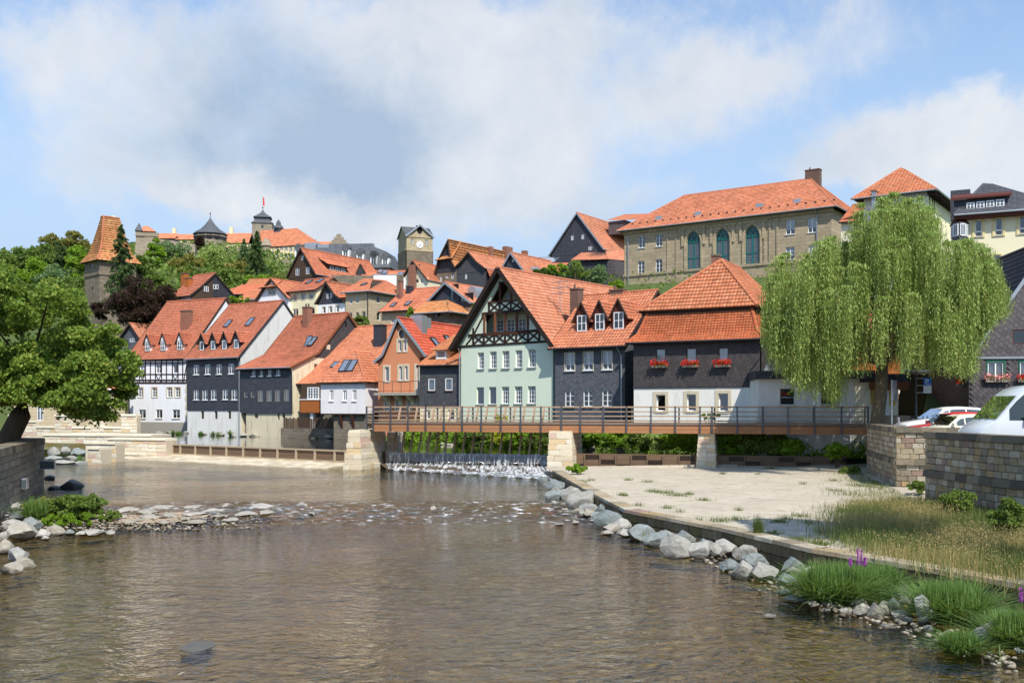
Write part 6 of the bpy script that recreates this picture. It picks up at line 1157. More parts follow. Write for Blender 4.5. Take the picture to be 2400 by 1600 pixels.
# long low castle roofs
for nm, lab, L, Rr, ye, yr, dd, mat in (('castle_range', 'long low castle range with red roof between round tower and spruces', (570, 500), (835, 500), 500, 398, 500, 'tile_far'), ('castle_outbuilding', 'low castle roof left of the round tower', (-60, 455), (255, 470), 462, 410, 505, 'tile_far'), ('castle_gatehouse', 'castle roof with stepped gables right of the big red roof', (1590, 560), (1760, 570), 570, 490, 540, 'tile_far')):
 h, ez = block(nm, lab, zp('B', *L)[0], zp('B', *Rr)[0], zp('B', 0, ye)[1], dd, .0, 12, 'castle_cream', 55); h.band('front', 0, h.W, 0, ez, 'castle_cream'); zr_ = h.zat(zp('B', 0, yr)[1], 0, 6); q = [((-.5, -.6, ez - .3), (h.W + .5, -.6, ez - .3), (h.W + .5, 6, zr_), (-.5, 6, zr_)), ((h.W + .5, 12.6, ez - .3), (-.5, 12.6, ez - .3), (-.5, 6, zr_), (h.W + .5, 6, zr_))]
 r = h.tiles(q, mat, **CK); h.slab(q, parent=r, t=.4)
 if nm == 'castle_gatehouse':
  for x, hh in ((h.W + 3, 3), (-2, 0)):
   n = 5; w = 13; zt_ = zr_ + hh; m = MB()
   for i in range(n): m.box(x - w / 2 + i * w / 2 / n, -.8 - (.02 * i), ez - 6, x + w / 2 - i * w / 2 / n, -.2, ez + (zt_ - ez) * (i + 1) / n)
   m.build('stepped_gable', 'castle_stone', h.e)
 else: MB().box(h.W * .12, 5.5, zr_ - 1, h.W * .12 + 1.6, 7, zr_ + 3).build('chimney', 'castle_cream', h.e)
# bastion with small roofs
h, ez = block('castle_bastion', 'battered grey castle bastion wall rising behind the spruce', zp('A', 1475, 0)[0], zp('A', 1700, 0)[0], zp('A', 0, 345)[1], 330, -.25, 18, 'castle_stone', 28, 'wall')
m = MB(); m.hull8([(-3, -4, 0), (h.W + 12, -4, 0), (h.W + 12, 12, 0), (-3, 12, 0), (0, 0, ez), (h.W + 12, 0, ez - 2), (h.W + 12, 12, ez - 2), (0, 12, ez)]); m.build('wall', 'castle_stone', h.e); MB().box(-.3, -.4, ez, h.W + .4, .8, ez + 1.2).build('parapet', 'castle_stone', h.e)
h2, ez2 = block('bastion_house', 'little house with red hipped roof on top of the castle bastion', zp('A', 1530, 0)[0], zp('A', 1665, 0)[0], zp('A', 0, 292)[1], 334, -.25, 8, 'castle_stone', 60); h2.band('front', 0, h2.W, 0, ez2, 'castle_stone'); pk = h2.at(*zp('A', 1555, 228), 4); e = [(-.6, -.6, ez2), (h2.W + .6, -.6, ez2), (h2.W + .6, 8.6, ez2), (-.6, 8.6, ez2)]
q = [(e[0], e[1], pk + Vector((1.5, 0, 0)), pk), (e[1], e[2], pk + Vector((1.5, 0, 0)), pk + Vector((1.5, 0, 0))), (e[3], e[0], pk, pk)]; r = h2.tiles(q, 'tile_far', **CK); h2.slab(q, parent=r, t=.2)
h3, ez3 = block('bastion_turret', 'small stone turret with dark cap at the bastion corner', zp('A', 1470, 0)[0], zp('A', 1525, 0)[0], zp('A', 0, 280)[1], 329, -.25, 4, 'castle_stone', 40); h3.band('front', 0, h3.W, 0, ez3, 'castle_stone'); m = MB(); c4 = [(-.4, -.4, ez3), (h3.W + .4, -.4, ez3), (h3.W + .4, 4.4, ez3), (-.4, 4.4, ez3)]
for i in range(4): m.face([c4[i], c4[(i + 1) % 4], (h3.W / 2, 2, ez3 + 3)])
m.build('roof', 'slate_roof', h3.e)
h4, ez4 = block('bastion_range', 'low red castle roof behind the bastion parapet', zp('A', 1660, 0)[0], zp('A', 1880, 0)[0], zp('A', 0, 365)[1], 350, .0, 8, 'castle_stone', 60); h4.band('front', 0, h4.W, 0, ez4, 'castle_stone'); zz = h4.zat(zp('A', 0, 308)[1], 0, 4); q = [((-.5, -.5, ez4), (h4.W + .5, -.5, ez4), (h4.W + .5, 4, zz - 1.2), (-.5, 4, zz))]; r = h4.tiles(q, 'tile_far', **CK); h4.slab(q, parent=r, t=.2)
# retaining wall under the palace
h, ez = block('castle_terrace_wall', 'long rubble retaining wall below the castle palace', zp('B', 1020, 0)[0], zp('B', 1300, 0)[0], zp('B', 0, 690)[1], 400, .3, 6, 'castle_stone', 34, 'wall'); m = MB(); m.hull8([(-8, -3, 0), (h.W + 10, -3, 0), (h.W + 10, 6, 0), (-8, 6, 0), (-8, 0, ez + 2), (h.W + 10, 0, ez - 1), (h.W + 10, 6, ez - 1), (-8, 6, ez + 2)]); m.build('wall', 'castle_stone', h.e)
h, ez = block('tower_terrace_wall', 'low castle wall in front of the round tower', zp('B', 330, 0)[0], zp('B', 780, 0)[0], zp('B', 0, 545)[1], 440, .05, 4, 'castle_stone', 40, 'wall'); h.band('front', 0, h.W, 0, ez, 'castle_stone')
# old town wall tower with very steep roof
D = 172; h = House('steep_roof_tower', 'dark stone town tower with very steep orange tiled roof beside the spruce', zp('A', 915, 0)[0], zp('A', 1075, 0)[0], D, .75, 12, 'tower'); h.dep = 6.6
W0 = h.W; L_ = h.W
pc = h.pt('front', 'A', 1075, 600); ez = h.z('front', 'A', 1075, 580)
TH2 = .55
h.e.name = 'steep_roof_tower'
# footprint: corner towards the viewer, faces to both sides
h.band('front', 0, h.W, 0, ez, 'sandstone_dark', 0, W_('A', [(975, 640, 1000, 680), (990, 885, 1012, 920)], cols=1, rows=1, frame='room_dark')); h.wall('right', [(0, 0), (h.dep, 0), (h.dep, ez), (0, ez)], 'sandstone_dark', name='side_wall'); h.box_back(ez, 'sandstone_dark', right=False)
zc = h.z('front', 'A', 1000, 755); MB().box(-.15, -.18, zc - .2, h.W + .15, -.003, zc + .2).build('string_course', 'sandstone_dark', h.e); MB().box(h.W + .003, -.18, zc - .2, h.W + .18, h.dep, zc + .2).build('string_course', 'sandstone_dark', h.e)
z_t = h.zat(zp('A', 0, 140)[1], h.W * .5, h.dep * .5); o_ = .7; W3, d3 = h.W, h.dep
def rg(o, z): return [Vector((-o, -o, z)), Vector((W3 + o, -o, z)), Vector((W3 + o, d3 + o, z)), Vector((-o, d3 + o, z))]
def rgx(fx, fy, z): return [Vector((W3 * fx, d3 * fy, z)), Vector((W3 * (1 - fx), d3 * fy, z)), Vector((W3 * (1 - fx), d3 * (1 - fy), z)), Vector((W3 * fx, d3 * (1 - fy), z))]
hh = z_t - ez; rs = [rg(o_, ez - .3), rgx(.06, .05, ez + hh * .16), rgx(.20, .15, ez + hh * .45), rgx(.41, .28, z_t)]; q = []
for a, b_ in zip(rs[:-1], rs[1:]): q += [(a[0], a[1], b_[1], b_[0]), (a[1], a[2], b_[2], b_[1]), (a[3], a[0], b_[0], b_[3])]
r = h.tiles(q, 'tile_old', pitch=.4, course=.45, seg=1, step=.06); h.slab(q, parent=r); h.ridge([rs[0][1], rs[1][1], rs[2][1], rs[3][1]], 'tile_pale', r, .16); h.ridge([rs[3][0], rs[3][1], rs[3][2]], 'tile_pale', r, .16)
MB().box(W3 * .5, d3 * .5, z_t - 1.2, W3 * .5 + .55, d3 * .5 + .55, z_t + .35).build('chimney', 'cream_light', h.e)
# ------------------------------------------------------------------ stonework
each('limestone', [(.66, .58, .44), (.70, .63, .49), (.62, .53, .39), (.68, .60, .46), (.64, .49, .30), (.72, .66, .54), (.66, .57, .42), (.60, .44, .35), (.69, .61, .47), (.70, .63, .5)], var=.12, dirt=.12, bump=.25)
each('wall_stone', [(.40, .33, .22), (.30, .25, .17), (.45, .38, .26), (.36, .28, .17), (.25, .21, .15), (.42, .36, .27), (.39, .28, .15), (.32, .22, .18), (.34, .29, .21), (.48, .43, .33), (.28, .24, .18)], var=.25, dirt=.5, bump=.5)
each('bank_stone', [(.34, .29, .21), (.28, .24, .18), (.38, .33, .25), (.31, .26, .19), (.25, .22, .17)], var=.25, dirt=.4, bump=.5)
each('cap_stone', [(.13, .11, .085), (.17, .15, .11), (.10, .09, .07), (.24, .2, .14)], var=.35, dirt=.55, bump=.6)
each('pale_cap', [(.72, .65, .50), (.68, .60, .45), (.74, .68, .54)], var=.12, dirt=.1, bump=.2)
each('mossy_stone', [(.17, .13, .075), (.13, .10, .06), (.20, .16, .10), (.14, .12, .055)], var=.35, dirt=.6, dcol=(.055, .07, .015), bump=.6)
plain('mortar', (.20, .165, .115), .95, .25, 3); plain('pale_mortar', (.50, .43, .32), .95, .15, 3); plain('dark_core', (.07, .06, .045), .95, .3, 2)
def unit_stone(bev=.06):
 """a slightly rounded block of unit size"""
 bm = bmesh.new(); bmesh.ops.create_cube(bm, size=1.0); bmesh.ops.bevel(bm, geom=[e for e in bm.edges], offset=bev, segments=1, affect='EDGES')
 me = bpy.data.meshes.new('stone'); bm.to_mesh(me); bm.free(); return me
STONE_ME = {}
def stone_mesh(mat, k):
 key = (mat, k)
 if key not in STONE_ME:
  me = unit_stone(.05 + .02 * k)
  for v in me.vertices: v.co += Vector((random.uniform(-.02, .02), random.uniform(-.06, .06), random.uniform(-.02, .02)))
  me.materials.append(MATS[mat]); STONE_ME[key] = me
 return STONE_ME[key]
def stone_face(parent, A, B, H, course=.25, length=.45, mat='wall_stone', depth=.2, gap=.014, top=None, name='stone', jit=.35, proud=.012, skip=None):
 """stones laid in courses on the upright face from A to B (foot line, outward side on the right hand of A->B seen from above is -n)"""
 A = Vector(A); B = Vector(B); e = (B - A); L = math.hypot(e.x, e.y); e.normalize(); n = Vector((e.y, -e.x, 0)).normalized(); nr = max(1, round(H / course)); ch = H / nr
 for j in range(nr):
  x = 0.0; first = True
  while x < L - 1e-3:
   w = length * random.uniform(1 - jit, 1 + jit)
   if first and j % 2: w *= .55
   first = False
   if L - x - w < length * .4: w = L - x
   o = bpy.data.objects.new(name, stone_mesh(mat, random.randrange(4))); o.parent = parent; C.objects.link(o)
   f = (x + w / 2) / L; c = A + (B - A) * f + Vector((0, 0, (j + .5) * ch)) - n * (depth / 2 - random.uniform(0, proud))
   m = Matrix((( e.x, n.x, 0, 0), (e.y, n.y, 0, 0), (e.z, 0, 1, 0), (0, 0, 0, 1)))
   o.matrix_local = Matrix.Translation(c) @ m @ Matrix.Diagonal((w - gap, depth, ch - gap, 1)); x += w
def stone_wall(name, label, pts, z0, z1, thick=.5, course=.25, length=.45, mat='wall_stone', cap=None, capt=.22, core='mortar', cat='wall', band=None, inward=1, caplen=.9, ends=False, capov=.08):
 """free-standing masonry along a line of ground points; the stones face the right-hand side of the walking direction"""
 t = thing(name, label, cat, (pts[0][0], pts[0][1], z0)); o = Vector((pts[0][0], pts[0][1], 0)); H = z1 - z0
 P_ = [Vector((x, y, 0)) - o for x, y in pts]
 m = MB()
 for a, b in zip(P_[:-1], P_[1:]):
  e = (b - a).normalized(); n = Vector((e.y, -e.x, 0)); m.hull8([a - n * .05, b - n * .05, b - n * thick, a - n * thick] + [p + Vector((0, 0, H)) for p in (a - n * .05, b - n * .05, b - n * thick, a - n * thick)])
 m.build('core', core, t)
 for a, b in zip(P_[:-1], P_[1:]):
  e = (b - a).normalized(); n = Vector((e.y, -e.x, 0)); h1 = H if band is None else band
  stone_face(t, a, b, h1, course, length, mat)
  if band is not None:
   bh = .24; L = (b - a).length; k = max(1, round(L / .8))
   for i in range(k):
    p = a + (b - a) * (i / k); q = a + (b - a) * ((i + .985) / k); MB().hull8([p + n * .1, q + n * .1, q - n * .15, p - n * .15] + [v + Vector((0, 0, bh)) for v in (p + n * .06, q + n * .06, q - n * .15, p - n * .15)]).build('band_stone', 'cap_stone', t).location.z = band
   stone_face(t, a + Vector((0, 0, band + bh)), b + Vector((0, 0, band + bh)), H - band - bh, course, length, mat)
  if cap:
   L = (b - a).length; k = max(1, round(L / caplen))
   for i in range(k):
    p = a + (b - a) * (i / k); q = a + (b - a) * ((i + .99) / k); c = MB().hull8([p + n * capov, q + n * capov, q - n * (thick + capov), p - n * (thick + capov)] + [v + Vector((0, 0, capt)) for v in (p + n * (capov - .02), q + n * (capov - .02), q - n * (thick + .05), p - n * (thick + .05))]).build('coping_stone', cap, t); c.location.z = H
 return t
def pd(px, D): return ((px - CX) * D / FPX, D)
# right-hand car park wall with its turret-like corner
stone_wall('corner_wall', 'angled sandstone parapet corner by the right end of the footbridge', [pd(2032, 50.5), pd(2100.6, 41.9), pd(2282, 40.6)], .5, 3.0, .6, .24, .42, cap='cap_stone', band=1.15)
stone_wall('car_park_wall', 'mottled sandstone car park wall with dark coping in front of the van', [pd(2168, 35), pd(2330, 30.6), (15.9, 25)], .45, 3.0, .6, .235, .42, cap='cap_stone', band=1.2)
# left-hand bank wall under the tree
stone_wall('left_bank_wall', 'tall weathered bank wall with dark coping under the lime tree', [(-16.6, 30), pd(0, 36.4), pd(103.6, 48.8)], -.3, 2.25, .7, .28, .6, 'bank_stone', cap='cap_stone', capt=.3, capov=.06)
stone_wall('bank_wall_end', 'end face of the weathered bank wall under the lime tree', [pd(103, 48.9), (-27, 50.2)], -.3, 2.25, .7, .28, .6, 'bank_stone', cap='cap_stone', capt=.3)
for i, (k, x, y, lab) in enumerate((('O', 350, 652, 'grey metal floodlight box at the far end of the bank wall'), ('O', 140, 790, 'grey metal floodlight box low on the bank wall nearer the viewer'))):
 D = 47.5 if i == 0 else 41.5; p = P(*zp(k, x, y), D); t = thing('floodlight', lab, 'floodlight', p, .3, 'floodlights on the bank wall'); MB().box(-.35, -.28, -.22, .35, .28, .2, .04).build('housing', 'zinc', t); MB().box(-.32, -.3, -.18, .32, -.281, .16).build('lens', 'lead_glass', t); MB().tube([(-.3, 0, 0), (-.95, .25, 0)], .05, 6).build('arm', 'dark_metal', t)
# limestone quay on the far left
def lime(name, label, p0, p1, y0, y1, thick=.8, course=.3, length=.75, cap='pale_cap', capt=.16, **kw):
 z0 = EYE - (y0 - HY) * (p0[1] + p1[1]) / 2 / FPX; z1 = EYE - (y1 - HY) * (p0[1] + p1[1]) / 2 / FPX
 return stone_wall(name, label, [pd(*p0), pd(*p1)], z0 - .35, z1 - capt, thick, course, length, 'limestone', cap, capt, 'pale_mortar', caplen=1.6, **kw)
segs = [((20, 89), (46, 88.6), 971), ((46, 88.6), (86, 88), 985), ((86, 88), (128, 87.2), 998), ((128, 87.2), (170, 86.5), 971), ((170, 86.5), (213, 86), 999), ((213, 86), (244, 85.4), 973), ((244, 85.4), (284, 84.8), 999), ((284, 84.8), (320, 84.2), 970)]
for i, (a, b_, yt) in enumerate(segs):
 lime('quay_parapet', 'limestone quay parapet, ' + ('high' if yt < 980 else 'low') + ' section %s counted from the white house' % ('first second third fourth fifth sixth seventh eighth'.split()[7 - i]), a, b_, 1020, yt, thick=.5)
lime('quay_terrace', 'long low limestone terrace below the quay parapet', (100, 83), (356, 80.5), 1045, 1017, thick=2.5)
lime('weir_abutment', 'limestone abutment wall at the left end of the timber weir', (252, 77.5), (389, 75.5), 1056, 1026, thick=1.2)
lime('quay_step_wall', 'short limestone wall stepping down in front of the terrace', (200, 71.5), (271, 70.5), 1072, 1035, thick=.9); lime('quay_pillar', 'stubby limestone pillar at the water edge left of the weir', (205, 68), (234, 67.5), 1084, 1047, thick=1.0)
# ------------------------------------------------------------------ concrete apron and river wall on the right
EDGE = [(1.9, 58.5), (2.2, 54.1), (3.1, 41.0), (3.8, 33.5), (6.0, 28.4), (7.3, 24.3), (8.65, 22), (10.1, 19.2), (13, 14.5)]
AP = .55
b = NB('apron_concrete'); c = b.mix(b.noise(.35, 8, .7), (.56, .50, .40), (.40, .35, .27)); c = b.mix(b.math('MULTIPLY', b.mapr(b.noise(1.1, 8, .75, b.mapping((1, 2.4, 1))), .5, .68), .75), c, (.24, .205, .15)); c = b.mix(b.math('MULTIPLY', b.mapr(b.noise(3.5, 6, .7), .54, .68), .5), c, (.16, .135, .095)); b.bump(b.noise(6, 8, .7), .35, .03); b.fin(c, .95, .1)
pts = EDGE + [(18, 14), (17.5, 25), (16.2, 36), (18.6, 42), (18.6, 51), (21, 57.5)]
rows = []
xs = np.linspace(1.5, 22, 60); ys = np.linspace(13, 60, 120)
def in_poly(x, y, poly):
 r = False; j = len(poly) - 1
 for i in range(len(poly)):
  a, q = poly[i], poly[j]
  if (a[1] > y) != (q[1] > y) and x < (q[0] - a[0]) * (y - a[1]) / (q[1] - a[1]) + a[0]: r = not r
  j = i
 return r
def apron_z(x, y): return AP + .025 * math.sin(x * 1.7 + y * .6) + .02 * math.sin(y * 1.3 - x * .8) + max(0, x - 11) * .03
vo, eo, fo, _, _, _ = geometry.delaunay_2d_cdt([Vector(p) for p in pts] + [Vector((x + random.uniform(-.1, .1), y)) for x in xs for y in ys if in_poly(x, y, pts)], [(i, (i + 1) % len(pts)) for i in range(len(pts))], [], 1, 1e-4)
m = MB(); m.v = [(p.x, p.y, apron_z(p.x, p.y)) for p in vo]; m.f = [tuple(f) for f in fo]
tag(m.build('apron', 'apron_concrete', smooth=True), 'pale concrete flood apron beside the river', None, kind='structure')
t = stone_wall('river_wall', 'low mossy stone wall edging the concrete apron along the boulders', EDGE[1:][::-1][::-1], -.35, AP - .02, .5, .3, .62, 'mossy_stone', core='dark_core', cap='wall_stone', capt=.1, caplen=.9, capov=.02)
# ------------------------------------------------------------------ weir, gate and piers
BL, BR = Vector((-9.2, 63.2, 0)), Vector((20.2, 55.2, 0)); BU = (BR - BL).normalized(); BN = Vector((BU.y, -BU.x, 0))
def on_line(px, off=0.0, A=None, Bv=None):
 """where the upright plane of a photo column crosses the bridge line moved back by off"""
 A = (A or BL) - BN * off; u = ((Bv - A).normalized() if Bv is not None else BU); k = (px - CX) / FPX; s = (k * A.y - A.x) / (u.x - k * u.y); return A + u * s
def pier(name, label, c, w, d, z0, z1, taper=.06, cap=True, rot=None):
 ang = math.atan2(BU.y, BU.x) if rot is None else rot
 t = thing(name, label, 'pier', (c.x, c.y, z0), ang); n = 4; H = (z1 - z0) / n
 for i in range(n):
  s = taper * i; x0, x1, y0, y1 = -w / 2 + s, w / 2 - s, s, d - s; z = i * H
  MB().box(x0 + .06, y0 + .06, z, x1 - .06, y1 - .06, z + H).build('core', 'pale_mortar', t)
  for a, b_ in (((x0, y0), (x1, y0)), ((x1, y0), (x1, y1)), ((x0, y1), (x0, y0))):
   stone_face(t, (*a, z), (*b_, z), H, H / 2 if H > .5 else H, .8, 'limestone', .12, .01)
 MB().box(-w / 2 + taper * n - .02, taper * n - .02, z1 - z0, w / 2 - taper * n + .02, d - taper * n + .02, z1 - z0 + .12).build('cap', 'pale_cap', t); return t
c0 = on_line(826, -1.6); pier('weir_pier', 'stepped limestone pier at the left end of the footbridge', c0, 1.25, 4.6, -.2, 2.5, .07)
c1 = on_line(1312, -.5); pier('bridge_pier', 'square limestone pier between weir gate and concrete apron', c1, 1.65, 3.2, -.2, 2.5, .04)
c2 = on_line(1655, .0); pier('apron_pier', 'slim limestone pier standing on the apron under the footbridge', c2, 1.15, 2.4, .4, 2.42, .03)
c3 = on_line(899, -.1) if 0 else on_line(918, 2.4); pier('abutment_pier', 'small limestone block behind the left pier of the weir', c3, .9, 1.2, .2, 2.3, .03)
# left timber weir
WA, WB = Vector((*pd(356, 78.0), 0)), Vector((*pd(812, 65.0), 0)); wu = (WB - WA).normalized(); wn_ = Vector((wu.y, -wu.x, 0))
t = thing('timber_weir', 'long low timber weir of board panels between posts', 'weir', (WA.x, WA.y, .4), math.atan2(wu.y, wu.x)); Lw = (WB - WA).length; px_ = [597, 710, 823, 946, 1072, 1202, 1340, 1480, 1622, 1775, 1930, 2092, 2180]; pos = []
for x in px_: q = on_line(zp('U', x, 0)[0], 0, WA, WB); pos.append((q - WA).length)
for a, b_ in zip(pos[:-1], pos[1:]):
 for j in range(3): MB().box(a + .06, -.03 + .01 * j, .16 + j * .19, b_ - .06, .05, .16 + j * .19 + .18).build('board', 'weir_wood', t)
 MB().box(a, -.1, .73, b_, .1, .83).build('top_rail', 'weir_pale', t); MB().box(a + .03, -.08, .04, b_ - .03, .06, .14).build('bottom_rail', 'weir_pale', t)
for a in pos: MB().hull8([(a - .06, -.16, -.2), (a + .06, -.16, -.2), (a + .06, .0, -.2), (a - .06, .0, -.2), (a - .07, -.1, .74), (a + .07, -.1, .74), (a + .07, .0, .74), (a - .07, .0, .74)]).build('post', 'weir_pale', t)
# paved slope below it
each('paving_stone', [(.58, .50, .37), (.52, .44, .32), (.62, .55, .42), (.48, .41, .30)], var=.2, dirt=.3, dcol=(.2, .17, .08)); t = thing('weir_slope', 'sloping paved stone sill in front of the timber weir', 'weir', (WA.x, WA.y, 0), math.atan2(wu.y, wu.x))
MB().hull8([(-4.5, -3.3, -.3), (Lw + .3, -2.6, -.3), (Lw + .3, .1, -.3), (-3.0, .1, -.3), (-4.5, -3.3, .10), (Lw + .3, -2.6, .10), (Lw + .3, .1, .42), (-3.0, .1, .42)]).build('bed', 'pale_mortar', t)
for j in range(5):
 x = -3.8 + random.random(); f0, f1 = j / 5, (j + .96) / 5
 while x < Lw:
  w = random.uniform(.5, .95); y0, y1 = -3.2 + .6 * max(0, x) / Lw, .05; ya, yb = y0 + (y1 - y0) * f0, y0 + (y1 - y0) * f1; za, zb = .12 + .32 * f0, .12 + .32 * f1; d = random.uniform(0, .03)
  MB().hull8([(x, ya, za - .1), (x + w - .03, ya, za - .1), (x + w - .03, yb, zb - .1), (x, yb, zb - .1), (x + .02, ya + .02, za + d), (x + w - .05, ya + .02, za + d), (x + w - .05, yb - .02, zb + d), (x + .02, yb - .02, zb + d)]).build('paving_stone', 'paving_stone', t); x += w
# gate of needles under the bridge
GA, GB = on_line(906, 1.6), on_line(1284, 1.2); gu = (GB - GA).normalized(); Lg = (GB - GA).length; t = thing('weir_gate', 'dark board gate of the weir with leaning timber needles under the footbridge', 'weir', (GA.x, GA.y, 0), math.atan2(gu.y, gu.x))
MB().box(-.2, .0, -.2, Lg + .2, .25, 1.02).build('gate_core', 'weir_black', t); n = 36
for i in range(n): x = Lg * i / n; MB().box(x + .012, -.05 - .02 * random.random(), .25, x + Lg / n - .012, .0, 1.0 + .02 * random.random()).build('gate_board', 'weir_black', t)
MB().box(-.1, -.1, 1.02, Lg + .1, .3, 1.1).build('gate_beam', 'weir_wood', t)
for xb, xt in zip((465, 545, 622, 700, 780, 857, 940, 1020, 1105, 1190, 1278, 1362, 1450, 1537, 1627, 1720, 1810), (435, 518, 595, 675, 757, 837, 915, 1000, 1085, 1165, 1255, 1340, 1427, 1515, 1607, 1697, 1790)):
 q = on_line(zp('M', xb, 0)[0], 0, GA, GB); xl = (q - GA).length; MB().bar((xl, -.12, .55), (xl - .05, 1.5, 4.0), .11, .09).build('needle', 'rail_wood', t)
# water sliding off the gate
b = NB('spill_water'); v = b.mapping((5.5, .5, .8)); sz_ = b.n('ShaderNodeSeparateXYZ'); b.l(b.tc.outputs['Object'], sz_.inputs[0]); f = b.mapr(b.math('ADD', b.noise(1.6, 7, .7, v), b.mapr(sz_.outputs[2], .52, .36, 0, .1)), .47, .72); fo_ = b.n('ShaderNodeBsdfDiffuse'); fo_.inputs[0].default_value = (.80, .83, .86, 1); gl = b.n('ShaderNodeBsdfGlossy'); gl.inputs['Roughness'].default_value = .12; gl.inputs[0].default_value = (.75, .78, .82, 1); tr = b.n('ShaderNodeBsdfTransparent'); tr.inputs[0].default_value = (.7, .72, .72, 1); bp = b.n('ShaderNodeBump'); bp.inputs['Strength'].default_value = .8; bp.inputs['Distance'].default_value = .06; b.l(b.noise(2.5, 6, .7, v), bp.inputs['Height']); b.l(bp.outputs[0], gl.inputs['Normal']); b.l(bp.outputs[0], fo_.inputs['Normal'])
ms = b.n('ShaderNodeMixShader'); ms.inputs[0].default_value = .16; b.l(tr.outputs[0], ms.inputs[1]); b.l(gl.outputs[0], ms.inputs[2]); m2 = b.n('ShaderNodeMixShader'); b.l(b.math('MULTIPLY', f, .75), m2.inputs[0]); b.l(ms.outputs[0], m2.inputs[1]); b.l(fo_.outputs[0], m2.inputs[2]); b.l(m2.outputs[0], b.o.inputs[0])
plain('spill_floor', (.10, .075, .055), .7, .3, 2)
f0 = GA + Vector((.4, -2.0, 0)); f1 = GB + Vector((.2, -5.2, 0)); NX, NY = 120, 30; V = []
for j in range(NY):
 for i in range(NX):
  s_ = i / (NX - 1); q = j / (NY - 1); top = GA.lerp(GB, s_) - Vector((gu.y, -gu.x, 0)) * -.1; bot = f0.lerp(f1, s_)
  if q < .2: z = 1.14 - (q / .2) ** 1.6 * .66; p = top + (bot - top) * (q * .12)
  else: k = (q - .2) / .8; z = .48 - .34 * k; p = top + (bot - top) * (.024 + .976 * k)
  V.append((p.x, p.y, z + .02 * math.sin(i * 1.3 + j * .4) + .015 * math.sin(i * .47)))
F = [(j * NX + i, j * NX + i + 1, (j + 1) * NX + i + 1, (j + 1) * NX + i) for j in range(NY - 1) for i in range(NX - 1)]
tag(obj('spilling_water', npmesh('spilling_water', V, F, smooth=True), 'spill_water'), 'thin white water sliding off the weir gate', None, kind='structure')
tag(MB().face([(GA.x - .5, GA.y, .42), (GB.x + .5, GB.y, .42), (f1.x, f1.y, .08), (f0.x, f0.y, .08)]).build('spillway_floor', 'spill_floor'), 'dark sloping floor under the weir gate', None, kind='structure')
# foam where it lands
watermat('foam_water', (.62, .58, .46), .2, foam=.62, scale=1.5); V = []; NX, NY = 90, 14
for j in range(NY):
 for i in range(NX): s_ = i / (NX - 1); q = j / (NY - 1); p = f0.lerp(f1, s_) + Vector((0, .35 - q * (.8 + 2.4 * s_), 0)); V.append((p.x, p.y, .17 + .08 * (1 - q) * random.random() + .03 * math.sin(i * .9 + j)))
F = [(j * NX + i, j * NX + i + 1, (j + 1) * NX + i + 1, (j + 1) * NX + i) for j in range(NY - 1) for i in range(NX - 1)]; tag(obj('foam', npmesh('foam', V, F, smooth=True), 'foam_water'), 'white foam below the weir gate', None, kind='stuff')
# brown board wall between the pool and the apron
KA, KB = on_line(1335, .6), on_line(1985, .9); ku = (KB - KA).normalized(); t = thing('board_sill', 'low brown timber wall holding the pool behind the apron', 'weir', (KA.x, KA.y, .3), math.atan2(ku.y, ku.x)); Lk = (KB - KA).length; n = 17
for i in range(n):
 a, b_ = Lk * i / n, Lk * (i + 1) / n
 for j in range(3): MB().box(a + .04, -.04 + .015 * j, .05 + j * .28, b_ - .04, .06, .05 + j * .28 + .27).build('board', 'weir_wood' if (i + j) % 3 else 'weir_black', t)
 MB().box(a - .05, -.1, 0, a + .03, .0, .9).build('post', 'weir_wood', t)
MB().box(0, .0, .89, Lk, .2, .95).build('top_board', 'weir_wood', t)
# the dammed pool
sheet('pool', [(-62, 92), (WA.x - 3, WA.y + .6), (WA.x, WA.y + .05), (WB.x, WB.y + .05), (GA.x, GA.y + .15), (GB.x, GB.y + .1), (KA.x, KA.y + .1), (KB.x, KB.y + .1), (27, 57), (30, 75), (-40, 128), (-62, 128)], POOL, 'pool_water', 'still green pool above the weir reflecting the houses')
# ------------------------------------------------------------------ footbridge
t = thing('footbridge', 'long timber footbridge with grey metal posts and wooden rails across the weir', 'bridge', (BL.x, BL.y, 0), math.atan2(BU.y, BU.x)); LB = (BR - BL).length; Z0 = 3.0
posts = [860.7, 876, 916.8, 957.4, 999, 1041.6, 1084.4, 1129, 1175, 1221, 1268.6, 1316.5, 1361, 1415, 1469, 1526, 1583, 1641, 1669, 1728, 1787, 1847, 1909, 1972, 2034]; sp = [(on_line(x) - BL).dot(BU) for x in posts]
WD_ = 2.0
MB().box(sp[0], .1, 2.72, sp[-1] + .8, WD_ - .1, 2.94).build('deck_frame', 'deck_grey', t)
n = int((sp[-1] + .8 - sp[0]) / .16)
for i in range(n): x = sp[0] + i * .16; MB().box(x, 0, 2.95, x + .148, WD_, 3.0 + .006 * random.random()).build('plank', 'deck_grey', t)
for (y0, y1) in ((-.06, .04), (WD_ - .04, WD_ + .06)):
 for a, b_ in zip(sp[1:-1], sp[2:]):
  MB().box(a + .02, y0, 2.74, b_ - .01, y1, 2.94).build('fascia_board', 'deck_wood', t); MB().box(a + .02, y0 + .01, 2.52, b_ - .01, y1 - .005, 2.735).build('fascia_board', 'deck_wood', t)
 MB().box(sp[0], y0 - .02, 3.03, sp[-1] + .8, y1 + .02, 3.13).build('kerb_beam', 'deck_grey', t)
